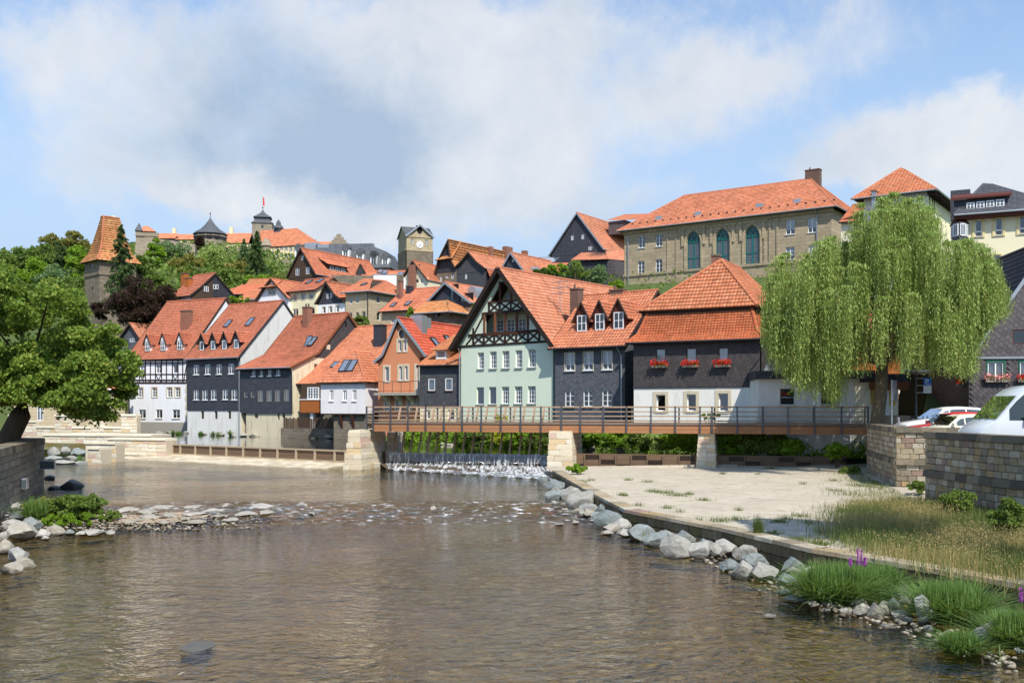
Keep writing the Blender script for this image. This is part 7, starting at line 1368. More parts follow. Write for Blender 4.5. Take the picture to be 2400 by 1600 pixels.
for side, y in ((0, -.1), (1, WD_ + .1)):
 for x in (sp if side == 0 else sp[::2]): MB().box(x - .045, y - .04, 2.55, x + .045, y + .04, 4.1).build('post', 'post_metal', t)
 for z, h_ in ((4.06, .085), (3.78, .05), (3.51, .05), (3.24, .05)):
  for a, b_ in zip(sp[:-1], sp[1:]):
   MB().box(a - .02, y + (.045 if side == 0 else -.095), z - h_ / 2, b_ - .02, y + (.105 if side == 0 else -.045), z + h_ / 2).build('rail', 'rail_wood', t)
# ------------------------------------------------------------------ rocks
each('boulder', [(.23, .255, .25), (.30, .31, .285), (.185, .215, .215), (.36, .35, .32), (.25, .275, .265), (.31, .30, .27)], var=.55, dirt=.5, dcol=(.11, .105, .085), bump=1.0, nscale=5.0, wet=True)
each('pale_rock', [(.38, .355, .31), (.42, .40, .36), (.33, .30, .245), (.36, .335, .285)], var=.4, dirt=.45, dcol=(.20, .165, .11), bump=.9, nscale=5.0, wet=True)
each('wet_rock', [(.09, .09, .085), (.13, .125, .11), (.11, .105, .09)], rough=.4, var=.3, dirt=.3, bump=.7, nscale=3.0); each('ochre_rock', [(.36, .24, .09)], var=.25, bump=.5, nscale=4)
from mathutils import noise as mnoise
def rock_mesh(seed, flat=1.0, sub=3):
 """irregular block: sphere cut by random planes, then roughened"""
 rd = random.Random(seed); bm = bmesh.new(); bmesh.ops.create_icosphere(bm, subdivisions=sub, radius=1.0)
 planes = [(Vector((rd.uniform(-1, 1), rd.uniform(-1, 1), rd.uniform(-.8, 1))).normalized(), rd.uniform(.45, .8)) for _ in range(13)]; of = Vector((seed * 3.1, seed * 1.7, seed * .9))
 for v in bm.verts:
  p = v.co.copy()
  for n, d in planes:
   k = p.dot(n) - d
   if k > 0: p -= n * k * .98
  p *= 1 + .07 * mnoise.fractal(p * 2.6 + of, .7, 2.1, 4); v.co = Vector((p.x, p.y, p.z * flat))
 zs = [v.co.z for v in bm.verts]; xs = [v.co.x for v in bm.verts]; ys = [v.co.y for v in bm.verts]; sx, sy, sz = (max(xs) - min(xs)), (max(ys) - min(ys)), (max(zs) - min(zs))
 for v in bm.verts: v.co = Vector(((v.co.x - min(xs)) / sx - .5, (v.co.y - min(ys)) / sy - .5, (v.co.z - min(zs)) / sz))
 me = bpy.data.meshes.new('rock'); bm.to_mesh(me); bm.free()
 for p in me.polygons: p.use_smooth = True
 try: me.set_sharp_from_angle(angle=R(24))
 except Exception: pass
 return me
ROCKS = {}
def rock(name, label, px, py, w, h, mat='boulder', z=0.0, cat='rock', group=None, deep=.7, sink=.14, mesh=None):
 """px, py: foot of the rock in the photo; w, h: its size there in pixels"""
 D = (EYE - z) * FPX / (py - HY); p = P(px, py, D); s = D / FPX; k = random.randrange(9) if mesh is None else mesh
 if (k, mat) not in ROCKS: m_ = rock_mesh(k + 1); m_.materials.append(MATS[mat]); ROCKS[(k, mat)] = m_
 o = bpy.data.objects.new(name, ROCKS[(k, mat)]); W0 = w * s * 1.1; H0 = h * s * 1.08
 o.location = (p.x, p.y + W0 * deep * .4, z - H0 * sink); o.scale = (W0, W0 * deep, H0 * (1 + sink)); o.rotation_euler = (0, 0, random.uniform(-.35, .35)); C.objects.link(o); return tag(o, label, cat, group)
UNIT = 'zero first second third fourth fifth sixth seventh eighth ninth tenth eleventh twelfth thirteenth fourteenth fifteenth sixteenth seventeenth eighteenth nineteenth'.split()
TENS = {20: 'twenty', 30: 'thirty', 40: 'forty', 50: 'fifty', 60: 'sixty'}
def ordinal(n):
 if n < 20: return UNIT[n]
 t = n // 10 * 10; r = n % 10; return TENS[t][:-1] + 'ieth' if r == 0 else TENS[t] + '-' + UNIT[r]
def rocks(k, lst, fmt, mat, z=0.0, name='boulder', group=None, start=1, **kw):
 for i, q in enumerate(lst):
  x, y, w, h = q[:4]; s = ZR[k][2]; m = q[4] if len(q) > 4 else mat; big = w / s
  if name == 'ford_stone': w *= .84; h *= .65
  adj = 'large' if big > 45 else 'mid-sized' if big > 24 else 'small'
  rock(name, fmt % (adj, ordinal(start + i)), *zp(k, x, y), w / s, h / s, m, z, group=group, **kw)
nlist = [(75, 520, 145, 80), (60, 595, 125, 85), (190, 600, 160, 112), (255, 655, 200, 132), (305, 632, 115, 70), (65, 616, 55, 32, 'pale_rock'), (65, 645, 90, 20, 'pale_rock'), (100, 670, 60, 20, 'pale_rock'), (225, 682, 80, 40, 'pale_rock'), (315, 665, 130, 55), (312, 700, 90, 55, 'pale_rock'), (390, 705, 115, 90), (265, 697, 65, 42), (455, 775, 225, 115), (485, 803, 150, 50, 'pale_rock'), (210, 748, 50, 25, 'pale_rock'), (432, 826, 90, 32, 'pale_rock'), (585, 842, 140, 55), (695, 872, 215, 110), (785, 912, 190, 100), (940, 985, 235, 150), (1090, 990, 170, 110), (1165, 905, 100, 75), (1215, 985, 110, 95), (340, 640 + 95, 60, 20, 'pale_rock'), (870, 905, 90, 40), (95, 760, 70, 18, 'pale_rock')]
rocks('N', nlist, '%s grey green boulder below the river wall, %s counted from the weir', 'boulder', group='boulders along the river wall', deep=.8)
qlist = [(40, 640, 150, 95), (155, 690, 185, 125), (190, 590, 100, 80), (335, 715, 215, 135), (255, 600, 55, 60), (515, 745, 150, 85), (545, 660, 120, 60), (670, 605, 135, 70), (485, 822, 110, 45), (595, 882, 200, 42), (715, 926, 100, 50, 'pale_rock'), (805, 955, 62, 26), (840, 925, 90, 35), (965, 978, 112, 52, 'pale_rock'), (1060, 915, 130, 70), (1095, 992, 135, 95, 'pale_rock'), (1200, 1012, 130, 112, 'pale_rock'), (1268, 976, 110, 100, 'pale_rock'), (1340, 945, 125, 90), (1410, 1022, 170, 76, 'pale_rock'), (1385, 855, 165, 110), (1455, 805, 95, 70), (1440, 905, 130, 60), (1455, 965, 115, 55, 'ochre_rock'), (1545, 960, 120, 140), (1600, 1055, 175, 215), (1445, 1048, 85, 48), (1370, 1042, 62, 34, 'pale_rock'), (1272, 1082, 72, 30, 'pale_rock'), (1326, 1092, 52, 24), (1500, 1086, 62, 45, 'pale_rock'), (1606, 1106, 72, 46), (1530, 1108, 60, 22, 'pale_rock'), (1640, 812, 52, 36), (2105, 1218, 225, 155, 'pale_rock'), (2265, 1212, 140, 110), (2140, 1100, 95, 80), (2195, 1000, 160, 65), (2330, 1290, 80, 50), (360, 1005, 100, 30)]
rocks('Q', qlist, '%s grey rock among the reeds, %s down the bank', 'boulder', group='rocks among the reeds', deep=.75)
for i in range(26):
 f = i / 25; y = 53 - 31.5 * f ** .75; x = float(np.interp(y, [e[1] for e in EDGE[::-1]], [e[0] for e in EDGE[::-1]])) - random.uniform(.25, .75); w = random.uniform(.3, .7)
 rock('boulder', 'angular boulder wedged against the river wall, %s of the inner row from the weir' % ordinal(i + 1), CX + x / y * FPX, HY + EYE / y * FPX, w * FPX / y, w * random.uniform(.45, .75) * FPX / y, 'boulder', group='inner row of boulders')
olist = [(140, 1208, 205, 115, 'pale_rock'), (390, 1172, 135, 72, 'pale_rock'), (295, 1196, 112, 62, 'pale_rock'), (322, 1208, 62, 30, 'pale_rock'), (75, 1125, 160, 62), (220, 1140, 130, 95), (15, 1222, 75, 75, 'pale_rock'), (130, 1065, 150, 60), (10, 1312, 120, 100, 'pale_rock'), (85, 1375, 190, 100), (165, 1420, 150, 75, 'pale_rock'), (60, 1458, 160, 75, 'pale_rock'), (100, 1000, 100, 60), (25, 1145, 90, 60), (640, 1178, 170, 32, 'pale_rock'), (500, 1172, 80, 40), (800, 1160, 70, 25, 'pale_rock')]
rocks('O', olist, '%s rock heaped below the left bank wall, %s of the heap', 'boulder', group='rocks at the foot of the bank wall', deep=.8)
rocks('O', [(500, 838, 165, 68), (385, 842, 95, 30), (352, 772, 75, 36)], '%s dark wet rock in the water beside the bank wall, %s from midstream', 'wet_rock', group='dark rocks by the bank wall', z=.14)
rocks('O', [(390, 585, 105, 60), (470, 582, 100, 75), (560, 595, 110, 60), (380, 622, 115, 32), (500, 626, 115, 35), (440, 652, 170, 28), (590, 650, 95, 22), (355, 560, 60, 40), (520, 545, 70, 40)], '%s rock piled in front of the limestone terrace, %s of the heap', 'boulder', group='rocks before the terrace', z=.16)
rlist = [(740, 218, 235, 52), (1040, 212, 255, 42), (1340, 197, 172, 46), (1690, 205, 292, 52), (2045, 188, 132, 46), (1845, 232, 62, 46), (1510, 218, 165, 26), (1735, 255, 165, 38), (1535, 273, 182, 50), (1290, 284, 152, 30), (1040, 273, 205, 38), (790, 294, 155, 60), (640, 294, 192, 50), (620, 254, 205, 46), (430, 244, 175, 70), (1230, 243, 285, 26), (990, 312, 122, 36), (1060, 338, 205, 32), (1365, 323, 182, 28), (885, 208, 82, 26), (2140, 262, 82, 36), (2000, 244, 102, 18), (780, 338, 112, 30), (1010, 382, 62, 20), (90, 445, 205, 60), (300, 434, 95, 30), (220, 424, 62, 42), (470, 340, 110, 40), (560, 320, 90, 30), (370, 300, 120, 40)]
rocks('R', rlist, '%s flat pale stone of the ford, %s counted from midstream reeds', 'pale_rock', group='flat stones across the riffle', z=.06, name='ford_stone', deep=1.6, sink=.4)
rocks('T' if 'T' in ZR else 'X', [], '%s %s', 'pale_rock')
rock('stream_rock', 'dark flat rock breaking the water alone in the foreground', 453, 1526, 72, 7, 'wet_rock', 0.0, deep=1.5, sink=1.3); rock('stream_rock', 'single pale stone standing in the middle of the riffle', 1017, 1200, 16, 14, 'pale_rock', .08)
# stones along the foot of the far houses
for i, (x, y, w, h_) in enumerate([(1250, 225, 50, 22), (1330, 222, 75, 30), (1410, 222, 60, 26), (1490, 222, 60, 18), (1560, 222, 55, 20), (1630, 224, 70, 22), (1715, 222, 85, 32), (1790, 226, 70, 26), (1850, 232, 60, 24), (1955, 234, 70, 26), (2040, 238, 80, 32), (2110, 240, 60, 22), (2180, 238, 75, 45), (1080, 212, 60, 20), (1150, 214, 60, 22), (1000, 206, 60, 16), (860, 196, 40, 20), (640, 190, 60, 14), (720, 192, 50, 12)]): rock('shore_stone', 'stone on the shore below the far houses, %s of the row towards the weir pier' % ordinal(i + 1), *zp('U', x, y), w / 3.51, h_ / 3.51, 'pale_rock', POOL, group='shore stones below the far houses')
for i, (x, y, w, h_) in enumerate([(650, 465, 90, 60), (590, 465, 50, 14), (720, 470, 60, 20), (820, 475, 80, 22), (880, 475, 60, 40), (940, 480, 60, 24), (1000, 485, 80, 18)]): rock('shore_stone', 'pale stone on the pool shore behind the needles, %s from the weir pier' % ordinal(i + 1), *zp('M', x, y), w / 3.92, h_ / 3.92, 'pale_rock', POOL, group='shore stones behind the needles')
for i, (x, y, w, h_) in enumerate([(300, 222, 100, 40), (525, 235, 65, 32), (655, 232, 45, 18)]): rock('shore_stone', 'brown stone half hidden in the bank shrubs, %s from the square pier' % ordinal(i + 1), *zp('N', x, y), w / 3.015, h_ / 3.015, 'pale_rock', POOL, group='stones under the bank shrubs')
# pebbles and gravel bar, too many to count
pm = rock_mesh(44, sub=1); pv = np.array([v.co[:] for v in pm.vertices]); pf = np.array([p.vertices[:] for p in pm.polygons])
def pebbles(name, label, pts, smin, smax, mat):
 V = []; F = []; n0 = 0
 for (x, y, z) in pts:
  s = random.uniform(smin, smax); a = random.uniform(0, 6.28); ca, sa = math.cos(a), math.sin(a); q = pv * np.array([s, s * random.uniform(.6, 1), s * .5]); q = np.c_[q[:, 0] * ca - q[:, 1] * sa + x, q[:, 0] * sa + q[:, 1] * ca + y, q[:, 2] + z]; V.append(q); F.append(pf + n0); n0 += len(pv)
 return tag(obj(name, npmesh(name, np.vstack(V), np.vstack(F)), mat), label, None, kind='stuff')
b = NB('pebble'); g = b.n('ShaderNodeNewGeometry'); rp = b.n('ShaderNodeValToRGB'); rp.color_ramp.elements[0].color = (.10, .075, .045, 1); rp.color_ramp.elements[1].color = (.40, .36, .29, 1); b.l(g.outputs['Random Per Island'], rp.inputs[0]); b.fin(rp.outputs[0], .9, .15)
pts = []
for _ in range(1500):
 px = random.uniform(60, 640); py = random.gauss(1222, 11); py = min(max(py, 1196), 1242)
 if px > 330 and random.random() < (px - 330) / 330: continue
 q = PG(px, py, .02); pts.append((q.x, q.y, random.uniform(-.02, .05)))
for _ in range(450): px = random.uniform(1330, 2380); base = np.interp(px, (1330, 1500, 1700, 1900, 2050, 2400), (1185, 1245, 1320, 1405, 1450, 1560)); q = PG(px, base + random.gauss(0, 12), .0); pts.append((q.x, q.y, random.uniform(-.04, .02)))
pebbles('pebbles', 'loose brown and pale pebbles along the water edge', pts, .05, .17, 'pebble')
bar = [(-16.5, 36), (-13.5, 34.3), (-11.8, 34.8), (-11.2, 36.5), (-11.6, 39.5), (-13.5, 42.0), (-18, 43), (-21, 41)]
b = NB('gravel_bar'); b.fin(b.mix(b.noise(4, 8, .7), (.30, .17, .09), (.52, .46, .37)), .95, .1); b.bump(b.noise(9, 6), .8, .06)
tag(MB().face([(x, y, .06) for x, y in bar]).build('gravel_bank', 'gravel_bar'), 'low gravel bank beside the riffle', None, kind='structure')
# ------------------------------------------------------------------ leaves, grass, trees
leafmat('leaf_lime', [(.06, .12, .02), (.13, .22, .03), (.22, .31, .05), (.40, .39, .085)], .38); leafmat('leaf_willow', [(.15, .23, .055), (.28, .39, .10), (.40, .50, .16), (.50, .54, .18)], .42); leafmat('leaf_dark', [(0.042, 0.081, 0.017), (0.084, 0.138, 0.023), (0.126, 0.188, 0.034)], .3); leafmat('leaf_mid', [(0.077, 0.138, 0.023), (0.140, 0.213, 0.040), (0.210, 0.275, 0.057)], .35)
leafmat('leaf_bright', [(0.112, 0.213, 0.017), (0.196, 0.338, 0.023), (0.308, 0.450, 0.040)], .4); leafmat('leaf_olive', [(0.140, 0.138, 0.029), (0.238, 0.225, 0.052), (0.350, 0.288, 0.069)], .35); leafmat('leaf_copper', [(.018, .007, .010), (.035, .012, .014), (.06, .028, .018)], .2); leafmat('leaf_spruce', [(0.031, 0.069, 0.021), (0.056, 0.106, 0.029), (0.098, 0.144, 0.040)], .15); leafmat('leaf_blue', [(0.084, 0.150, 0.057), (0.140, 0.225, 0.092), (0.210, 0.300, 0.127)], .3); leafmat('leaf_yellow', [(.20, .28, .02), (.42, .44, .03), (.60, .55, .05)], .4)
leafmat('blade_green', [(.08, .16, .035), (.14, .25, .06), (.25, .36, .13)], .35); leafmat('blade_dry', [(.28, .20, .085), (.42, .31, .13), (.50, .39, .19), (.20, .19, .06)], .3); leafmat('blade_weed', [(.06, .10, .025), (.11, .15, .04), (.20, .20, .07)], .3)
def quads(c, size, up=.35, asp=.6, down=None):
 """one small leaf per centre, loosely facing the sky"""
 n = len(c); d = rng.normal(size=(n, 3)); d[:, 2] += up; d /= np.linalg.norm(d, axis=1)[:, None]
 a = rng.normal(size=(n, 3)) if down is None else down + rng.normal(size=(n, 3)) * .25; a -= d * (a * d).sum(1)[:, None]; a /= np.linalg.norm(a, axis=1)[:, None] + 1e-9; b_ = np.cross(d, a); s = (size * rng.uniform(.6, 1.35, n))[:, None]
 V = np.empty((n, 4, 3)); V[:, 0] = c - a * s; V[:, 1] = c + b_ * s * asp - a * s * .1; V[:, 2] = c + a * s; V[:, 3] = c - b_ * s * asp - a * s * .1
 return V.reshape(-1, 3), np.arange(4 * n).reshape(-1, 4)
def clump_points(cl, n, shell=.55, flat=.85):
 """points through the outer part of each clump"""
 r = np.array([c[3] for c in cl]); p = r ** 2 / (r ** 2).sum(); k = rng.choice(len(cl), n, p=p); cen = np.array([c[:3] for c in cl])[k]; d = rng.normal(size=(n, 3)); d[:, 2] = np.where(d[:, 2] < -.3, -d[:, 2] * .6, d[:, 2]); d /= np.linalg.norm(d, axis=1)[:, None]
 rr = r[k] * (shell + (1 - shell) * rng.random(n) ** .5) * (1 + .22 * np.sin(d[:, 0] * 5 + k) * np.cos(d[:, 1] * 4 + k * 1.7)); return cen + d * rr[:, None] * np.array([1, 1, flat])
def limbs(base, tips, r0, mid=.45, n=7):
 m = MB(); base = Vector(base)
 for tip in tips:
  tip = Vector(tip); k_ = mid * random.uniform(.4, 1.5); q = base.lerp(tip, k_) + Vector((random.uniform(-.2, .2), random.uniform(-.2, .2), .25)) * (tip - base).length * .3; m.tube([base, base.lerp(q, .6), q, q.lerp(tip, .6), tip], [r0, r0 * .75, r0 * .5, r0 * .3, r0 * .1], n)
 return m
def broad_tree(name, label, px, ytop, ybot, w, D, mat, n=2500, leaf=.3, seed=0, trunk=True, group=None, bark='bark', cat='tree', clumps=None, zb=None):
 """crown of many clumps fitted to its outline in the photo, standing at distance D"""
 rd = random.Random(seed + int(px * 7)); s = D / FPX; c = P(px, (ytop + ybot) / 2, D); W2 = w * s / 2; H2 = (ybot - ytop) * s / 2; cl = []; m = clumps or 16
 for i in range(m):
  while True:
   x, y, z = rd.uniform(-1, 1), rd.uniform(-1, 1), rd.uniform(-1, 1)
   if x * x + y * y + z * z < 1: break
  r = (.30 + .16 * rd.random()) * min(W2, H2) * (1.0 if m < 24 else .8); cl.append((x * (W2 - r * .8), y * (W2 - r * .8), z * (H2 - r * .8), r))
 zb = zb if zb is not None else min(c.z - H2 * 1.15, max(terrain_z(c.x, c.y), c.z - H2 * 3)); t = thing(name, label, cat, (c.x, c.y, zb), 0, group); dz = c.z - zb
 V, F = quads(clump_points([(a, b_, z + dz, r) for a, b_, z, r in cl], n), leaf); obj('crown', npmesh('crown', V, F), mat, t)
 if trunk: limbs((0, 0, 0), [(0, 0, dz)] + [(a, b_, z + dz) for a, b_, z, r in cl[:7]], max(.06, W2 * .06)).build('trunk', bark, t)
 return t
def conifer(name, label, px, ytop, ybot, w, D, mat='leaf_spruce', n=5000, leaf=.3, group=None):
 s = D / FPX; top = P(px, ytop, D); H = (ybot - ytop) * s; Rm = w * s / 2; t = thing(name, label, 'tree', (top.x, D, top.z - H), 0, group); nb = 150; rd = random.Random(int(px)); pts = []; m = MB(); m.tube([(0, 0, -2), (0, 0, H * .6), (0, 0, H)], [Rm * .08, Rm * .05, .02], 7)
 per = n // nb
 for i in range(nb):
  f = (i + rd.random()) / nb; z = H * (.98 - f * .96); L = Rm * (f ** .8) * rd.uniform(.7, 1.12) + .15; a = rd.uniform(0, 6.283)
  tip = np.array([math.cos(a) * L, math.sin(a) * L, z - L * .38]); st = np.array([0, 0, z]); m.tube([tuple(st), tuple(st * .5 + tip * .5 + np.array([0, 0, L * .06])), tuple(tip)], [.05, .03, .01], 4, False)
  u = rng.random(per) ** .7; q = st + (tip - st) * u[:, None]; q += rng.normal(size=(per, 3)) * np.array([.09, .09, .05]) * L * (1.1 - u * .5)[:, None]; q[:, 2] -= rng.random(per) * .22 * L * .6; pts.append(q)
 pts = np.vstack(pts); V, F = quads(pts, leaf, .1, .45); obj('crown', npmesh('crown', V, F), mat, t); m.build('trunk', 'bark', t); return t
# the lime tree on the left bank
D0 = 45.5; tb = Vector((*pd(28, 47), 2.0)); t = thing('lime_tree', 'big leafy lime tree leaning over the left bank wall', 'tree', tb); cl = []; rd = random.Random(5)
for i in range(250):
 px = rd.uniform(-200, 312) if i < 190 else rd.uniform(-80, 270); top = np.interp(px, (-200, 0, 60, 130, 180, 215, 250, 300, 320), (640, 605, 650, 640, 665, 760, 745, 790, 830)); bot = np.interp(px, (-200, 0, 70, 110, 200, 280, 320), (985, 975, 940, 965, 992, 985, 890)); py = rd.uniform(top + 28, max(top + 40, bot - 22)) if i < 190 else rd.uniform(870, bot - 4); D = D0 + rd.uniform(-4.5, 4.5) * (1 - max(0, px - 150) / 260)
 p = P(px, py, D); r = rd.uniform(.45, .85) * (1 if px < 220 else .75); cl.append((*(p - tb), r))
V, F = quads(clump_points(cl, 125000, .2, .95), .088, .4, .7); obj('crown', npmesh('crown', V, F), 'leaf_lime', t)
fork = P(66, 900, 46.5) - tb; m = MB(); m.tube([(-.5, 0, -.3), (-.15, 0, .6), fork * .55, fork], [.62, .5, .45, .42], 10); m.build('trunk', 'bark', t, True); limbs(fork, [Vector(c[:3]) for c in cl[::9]], .15).build('limbs', 'bark', t)
# the willow
wt = Vector((*pd(2058, 52.5), 2.4)); t = thing('weeping_willow', 'huge weeping willow with trailing pale green strands over the bridge end', 'tree', wt)
TX = [140, 200, 240, 330, 450, 560, 700, 760, 850, 960, 1090, 1180, 1230, 1300, 1370, 1430, 1560, 1600, 1650, 1680]; TY = [700, 500, 430, 410, 360, 320, 250, 100, 50, 22, 35, 115, 210, 260, 340, 345, 385, 490, 610, 760]
BX = [140, 200, 280, 400, 450, 540, 610, 650, 700, 800, 870, 1000, 1100, 1200, 1300, 1440, 1480, 1560, 1640, 1680]; BY = [860, 1060, 1250, 1370, 1270, 1420, 1410, 1240, 1190, 1210, 1150, 1215, 1150, 1200, 1190, 1240, 1010, 860, 810, 790]
pts = []; dn = []; m = MB(); heads = []; rd = random.Random(9)
for i in range(300):
 kx = rd.uniform(165, 1650); ty = np.interp(kx, TX, TY); by = np.interp(kx, BX, BY); f = rd.random() ** 1.25; ky = ty + 12 + f * max(10, (by - ty) * .8); hw = 5.2 * math.sqrt(max(.02, 1 - ((kx - 900) / 800) ** 2)) * min(1, .35 + (ky - 20) / 500); D = 52 + rd.uniform(-1, 1) * hw
 hp = P(*zp('K', kx, ky), D) - wt; zend = P(*zp('K', kx, by), D).z - wt.z; heads.append(hp); outw = Vector((hp.x, hp.y, 0)).normalized() if Vector((hp.x, hp.y, 0)).length > .1 else Vector((1, 0, 0))
 for j in range(44):
  a = rd.uniform(0, 6.283); o = Vector((math.cos(a), math.sin(a), 0)) * rd.uniform(.08, .55) + outw * rd.uniform(0, .4); L = min(rd.uniform(1.0, 4.4), max(.5, hp.z - zend + rd.uniform(-.5, .4))); ns = max(5, int(L / .1)); u = np.linspace(0, 1, ns); arc = np.minimum(u * L / .6, 1)
  sw = rd.uniform(-.12, .12); q = np.c_[hp.x + o.x * np.sin(arc * 1.57) + sw * u * L * .4, hp.y + o.y * np.sin(arc * 1.57), hp.z + .28 * np.sin(arc * 3.14) * (1 - u) - L * u ** 1.25]; q += rng.normal(size=q.shape) * .03; pts.append(q); dn.append(np.tile([sw * .4, 0, -1.0], (ns, 1)))
  if j % 7 == 0: m.tube([tuple(q[k]) for k in range(0, ns, max(1, ns // 4))], .012, 3, False)
pts = np.vstack(pts); dn = np.vstack(dn); V, F = quads(pts, .088, .1, .25, dn); obj('crown', npmesh('crown', V, F), 'leaf_willow', t); m.build('twigs', 'leaf_olive', t)
fk = P(2068, 850, 52.3) - wt; MB().tube([(-.25, 0, -.4), (-.1, 0, .5), fk * .55, fk], [.45, .36, .33, .29], 12).build('trunk', 'bark_grey', t, True); limbs(fk, heads[::6], .2).build('limbs', 'bark_grey', t)
# trees of the castle hill
HILL = [(150, 535, 610, 125, 300, 'leaf_olive', 'broad yellowish tree on the hill left of the steep roofed tower'), (105, 565, 640, 90, 290, 'leaf_mid', 'rounded mid green tree in front of the yellowish hill tree'), (55, 575, 640, 110, 300, 'leaf_dark', 'dark tree low on the hill skyline at far left'), (8, 580, 660, 80, 280, 'leaf_mid', 'tree on the hill at the left picture edge'), (142, 560, 650, 45, 270, 'leaf_spruce', 'dark narrow tree on the hill left of the tower'), (182, 565, 670, 65, 255, 'leaf_bright', 'bright green tree just left of the steep roofed tower'), (70, 600, 680, 100, 250, 'leaf_bright', 'bright green tree low on the left hill'), (130, 615, 700, 95, 240, 'leaf_blue', 'bluish green tree below the yellowish hill tree'), (20, 620, 700, 90, 235, 'leaf_mid', 'mid green tree above the lime tree at left'), (175, 640, 730, 80, 225, 'leaf_mid', 'tree at the foot of the steep roofed tower on its left'), (90, 660, 740, 110, 215, 'leaf_dark', 'dark tree behind the lime tree top'),
  (215, 560, 680, 60, 260, 'leaf_dark', 'dark tree tucked behind the steep roofed tower'), (400, 557, 655, 105, 330, 'leaf_blue', 'large blue green round tree below the bastion'), (365, 552, 660, 50, 318, 'leaf_bright', 'airy bright tree against the bastion wall'), (440, 590, 665, 95, 310, 'leaf_olive', 'olive green tree below the round castle tower'), (505, 572, 668, 95, 320, 'leaf_willow', 'pale feathery tree between the castle trees and spruces'), (555, 600, 665, 75, 305, 'leaf_olive', 'pale olive tree in front of the castle spruces'), (465, 548, 600, 26, 345, 'leaf_copper', 'small dark purple tree below the round tower'), (370, 640, 700, 60, 260, 'leaf_mid', 'green bushy tree above the copper beech'), (300, 640, 720, 70, 240, 'leaf_dark', 'dark tree behind the copper beech'), (630, 620, 665, 60, 330, 'leaf_mid', 'shrubby tree right of the castle spruces'), (535, 628, 685, 100, 290, 'leaf_mid', 'broad green tree above the long red roof'), (600, 640, 685, 90, 280, 'leaf_bright', 'bright tree above the low brown roof'), (655, 635, 680, 60, 300, 'leaf_olive', 'olive tree under the castle terrace wall'), (330, 590, 690, 60, 255, 'leaf_dark', 'dark tree between the spruce and the bastion'), (250, 640, 740, 60, 235, 'leaf_mid', 'green tree between the tower foot and spruce'), (470, 640, 690, 110, 285, 'leaf_mid', 'broad tree just above the brown gable roofs')]
for i, (px, yt, yb, w, D, mat, lab) in enumerate(HILL): broad_tree('hillside_tree', lab, px, yt, yb, w, D, mat, n=int(2600 + w * 18), leaf=.34 * D / 280, seed=i, group='trees on the castle hill', clumps=22)
conifer('spruce', 'tall dark spruce in front of the steep roofed tower', 284, 524, 712, 104, 150, n=9000, leaf=.2, group='spruces'); conifer('spruce', 'tall spruce below the castle keep', 602, 540, 660, 82, 300, n=6000, leaf=.36, group='spruces'); conifer('spruce', 'shorter bluish spruce left of the castle keep spruce', 572, 558, 655, 60, 306, 'leaf_blue', n=4500, leaf=.36, group='spruces')
broad_tree('copper_beech', 'dark purple copper beech behind the white riverside house', 345, 640, 790, 190, 133, 'leaf_copper', n=16000, leaf=.17, clumps=46); broad_tree('copper_beech', 'small dark purple tree left of the big copper beech', 235, 700, 760, 45, 140, 'leaf_copper', n=2500, leaf=.18, clumps=14)
# far wooded ridge filling the hillside between the trees
pts = []
for _ in range(42000):
 x = rng.uniform(-330, 60); y = rng.uniform(200, 470) ; z = terrain_z(x, y); pts.append((x, y, z + rng.random() ** .7 * 5.0))
V, F = quads(np.array(pts), .75, .6); tag(obj('hillside_undergrowth', npmesh('hillside_undergrowth', V, F), 'leaf_mid'), 'green undergrowth covering the castle hill', None, kind='stuff')
pts = []
for _ in range(22000):
 x = rng.uniform(-75, 62); y = rng.uniform(66, 200); z = terrain_z(x, y)
 if z > 2.2 and y > np.interp(x, BANKX, BANKY) + 7 and not (x > 14 and y < 74): pts.append((x, y, z + rng.random() ** 1.5 * 1.6))
V, F = quads(np.array(pts), .2, .6); tag(obj('garden_undergrowth', npmesh('garden_undergrowth', V, F), 'leaf_mid'), 'green gardens and weeds between the town houses', None, kind='stuff')
pts = []
for _ in range(16000):
 x = rng.uniform(-10, 22); d = rng.uniform(-.9, 6.5); y = np.interp(x, BANKX, BANKY) + d; pts.append((x, y, max(POOL, terrain_z(x, y)) + rng.random() ** 1.3 * (.45 + .35 * math.sin(x * 2.1) ** 2)))
V, F = quads(np.array(pts), .1, .5); tag(obj('bank_greenery', npmesh('bank_greenery', V, F), 'leaf_bright'), 'weeds and creepers covering the pool bank under the footbridge', None, kind='stuff')
# shrubs in the town
for i, (px, yt, yb, w, D, mat, lab) in enumerate([(560, 692, 716, 56, 121, 'leaf_bright', 'bright green bush on the roof terrace behind the white house gable'), (1300, 612, 652, 75, 119, 'leaf_bright', 'light green bush at the red terrace roof'), (1352, 606, 672, 95, 117, 'leaf_mid', 'large grey green shrub behind the green house ridge'), (1398, 618, 678, 60, 115, 'leaf_blue', 'bluish shrub left of the palace wall'), (1440, 652, 690, 50, 113, 'leaf_bright', 'bright bush at the palace foot'), (1275, 626, 660, 60, 116, 'leaf_dark', 'dark bush under the white dormer'), (845, 738, 775, 55, 104, 'leaf_mid', 'bush behind the slate gable of the brown roof'), (1118, 705, 735, 28, 96, 'leaf_mid', 'little bush beside the slate gable and green house'), (862, 762, 785, 30, 103, 'leaf_bright', 'low bright bush behind the balcony house ridge'), (700, 765, 782, 30, 112, 'leaf_bright', 'low shrub below the pale yellow house')]): broad_tree('shrub', lab, px, yt, yb, w, D, mat, n=1800, leaf=.13, seed=i, group='town shrubs', cat='shrub', trunk=True)
conifer('small_conifer', 'small bright cone-shaped tree in front of the skylight house', 962, 718, 778, 34, 96, 'leaf_bright', n=2500, leaf=.11)
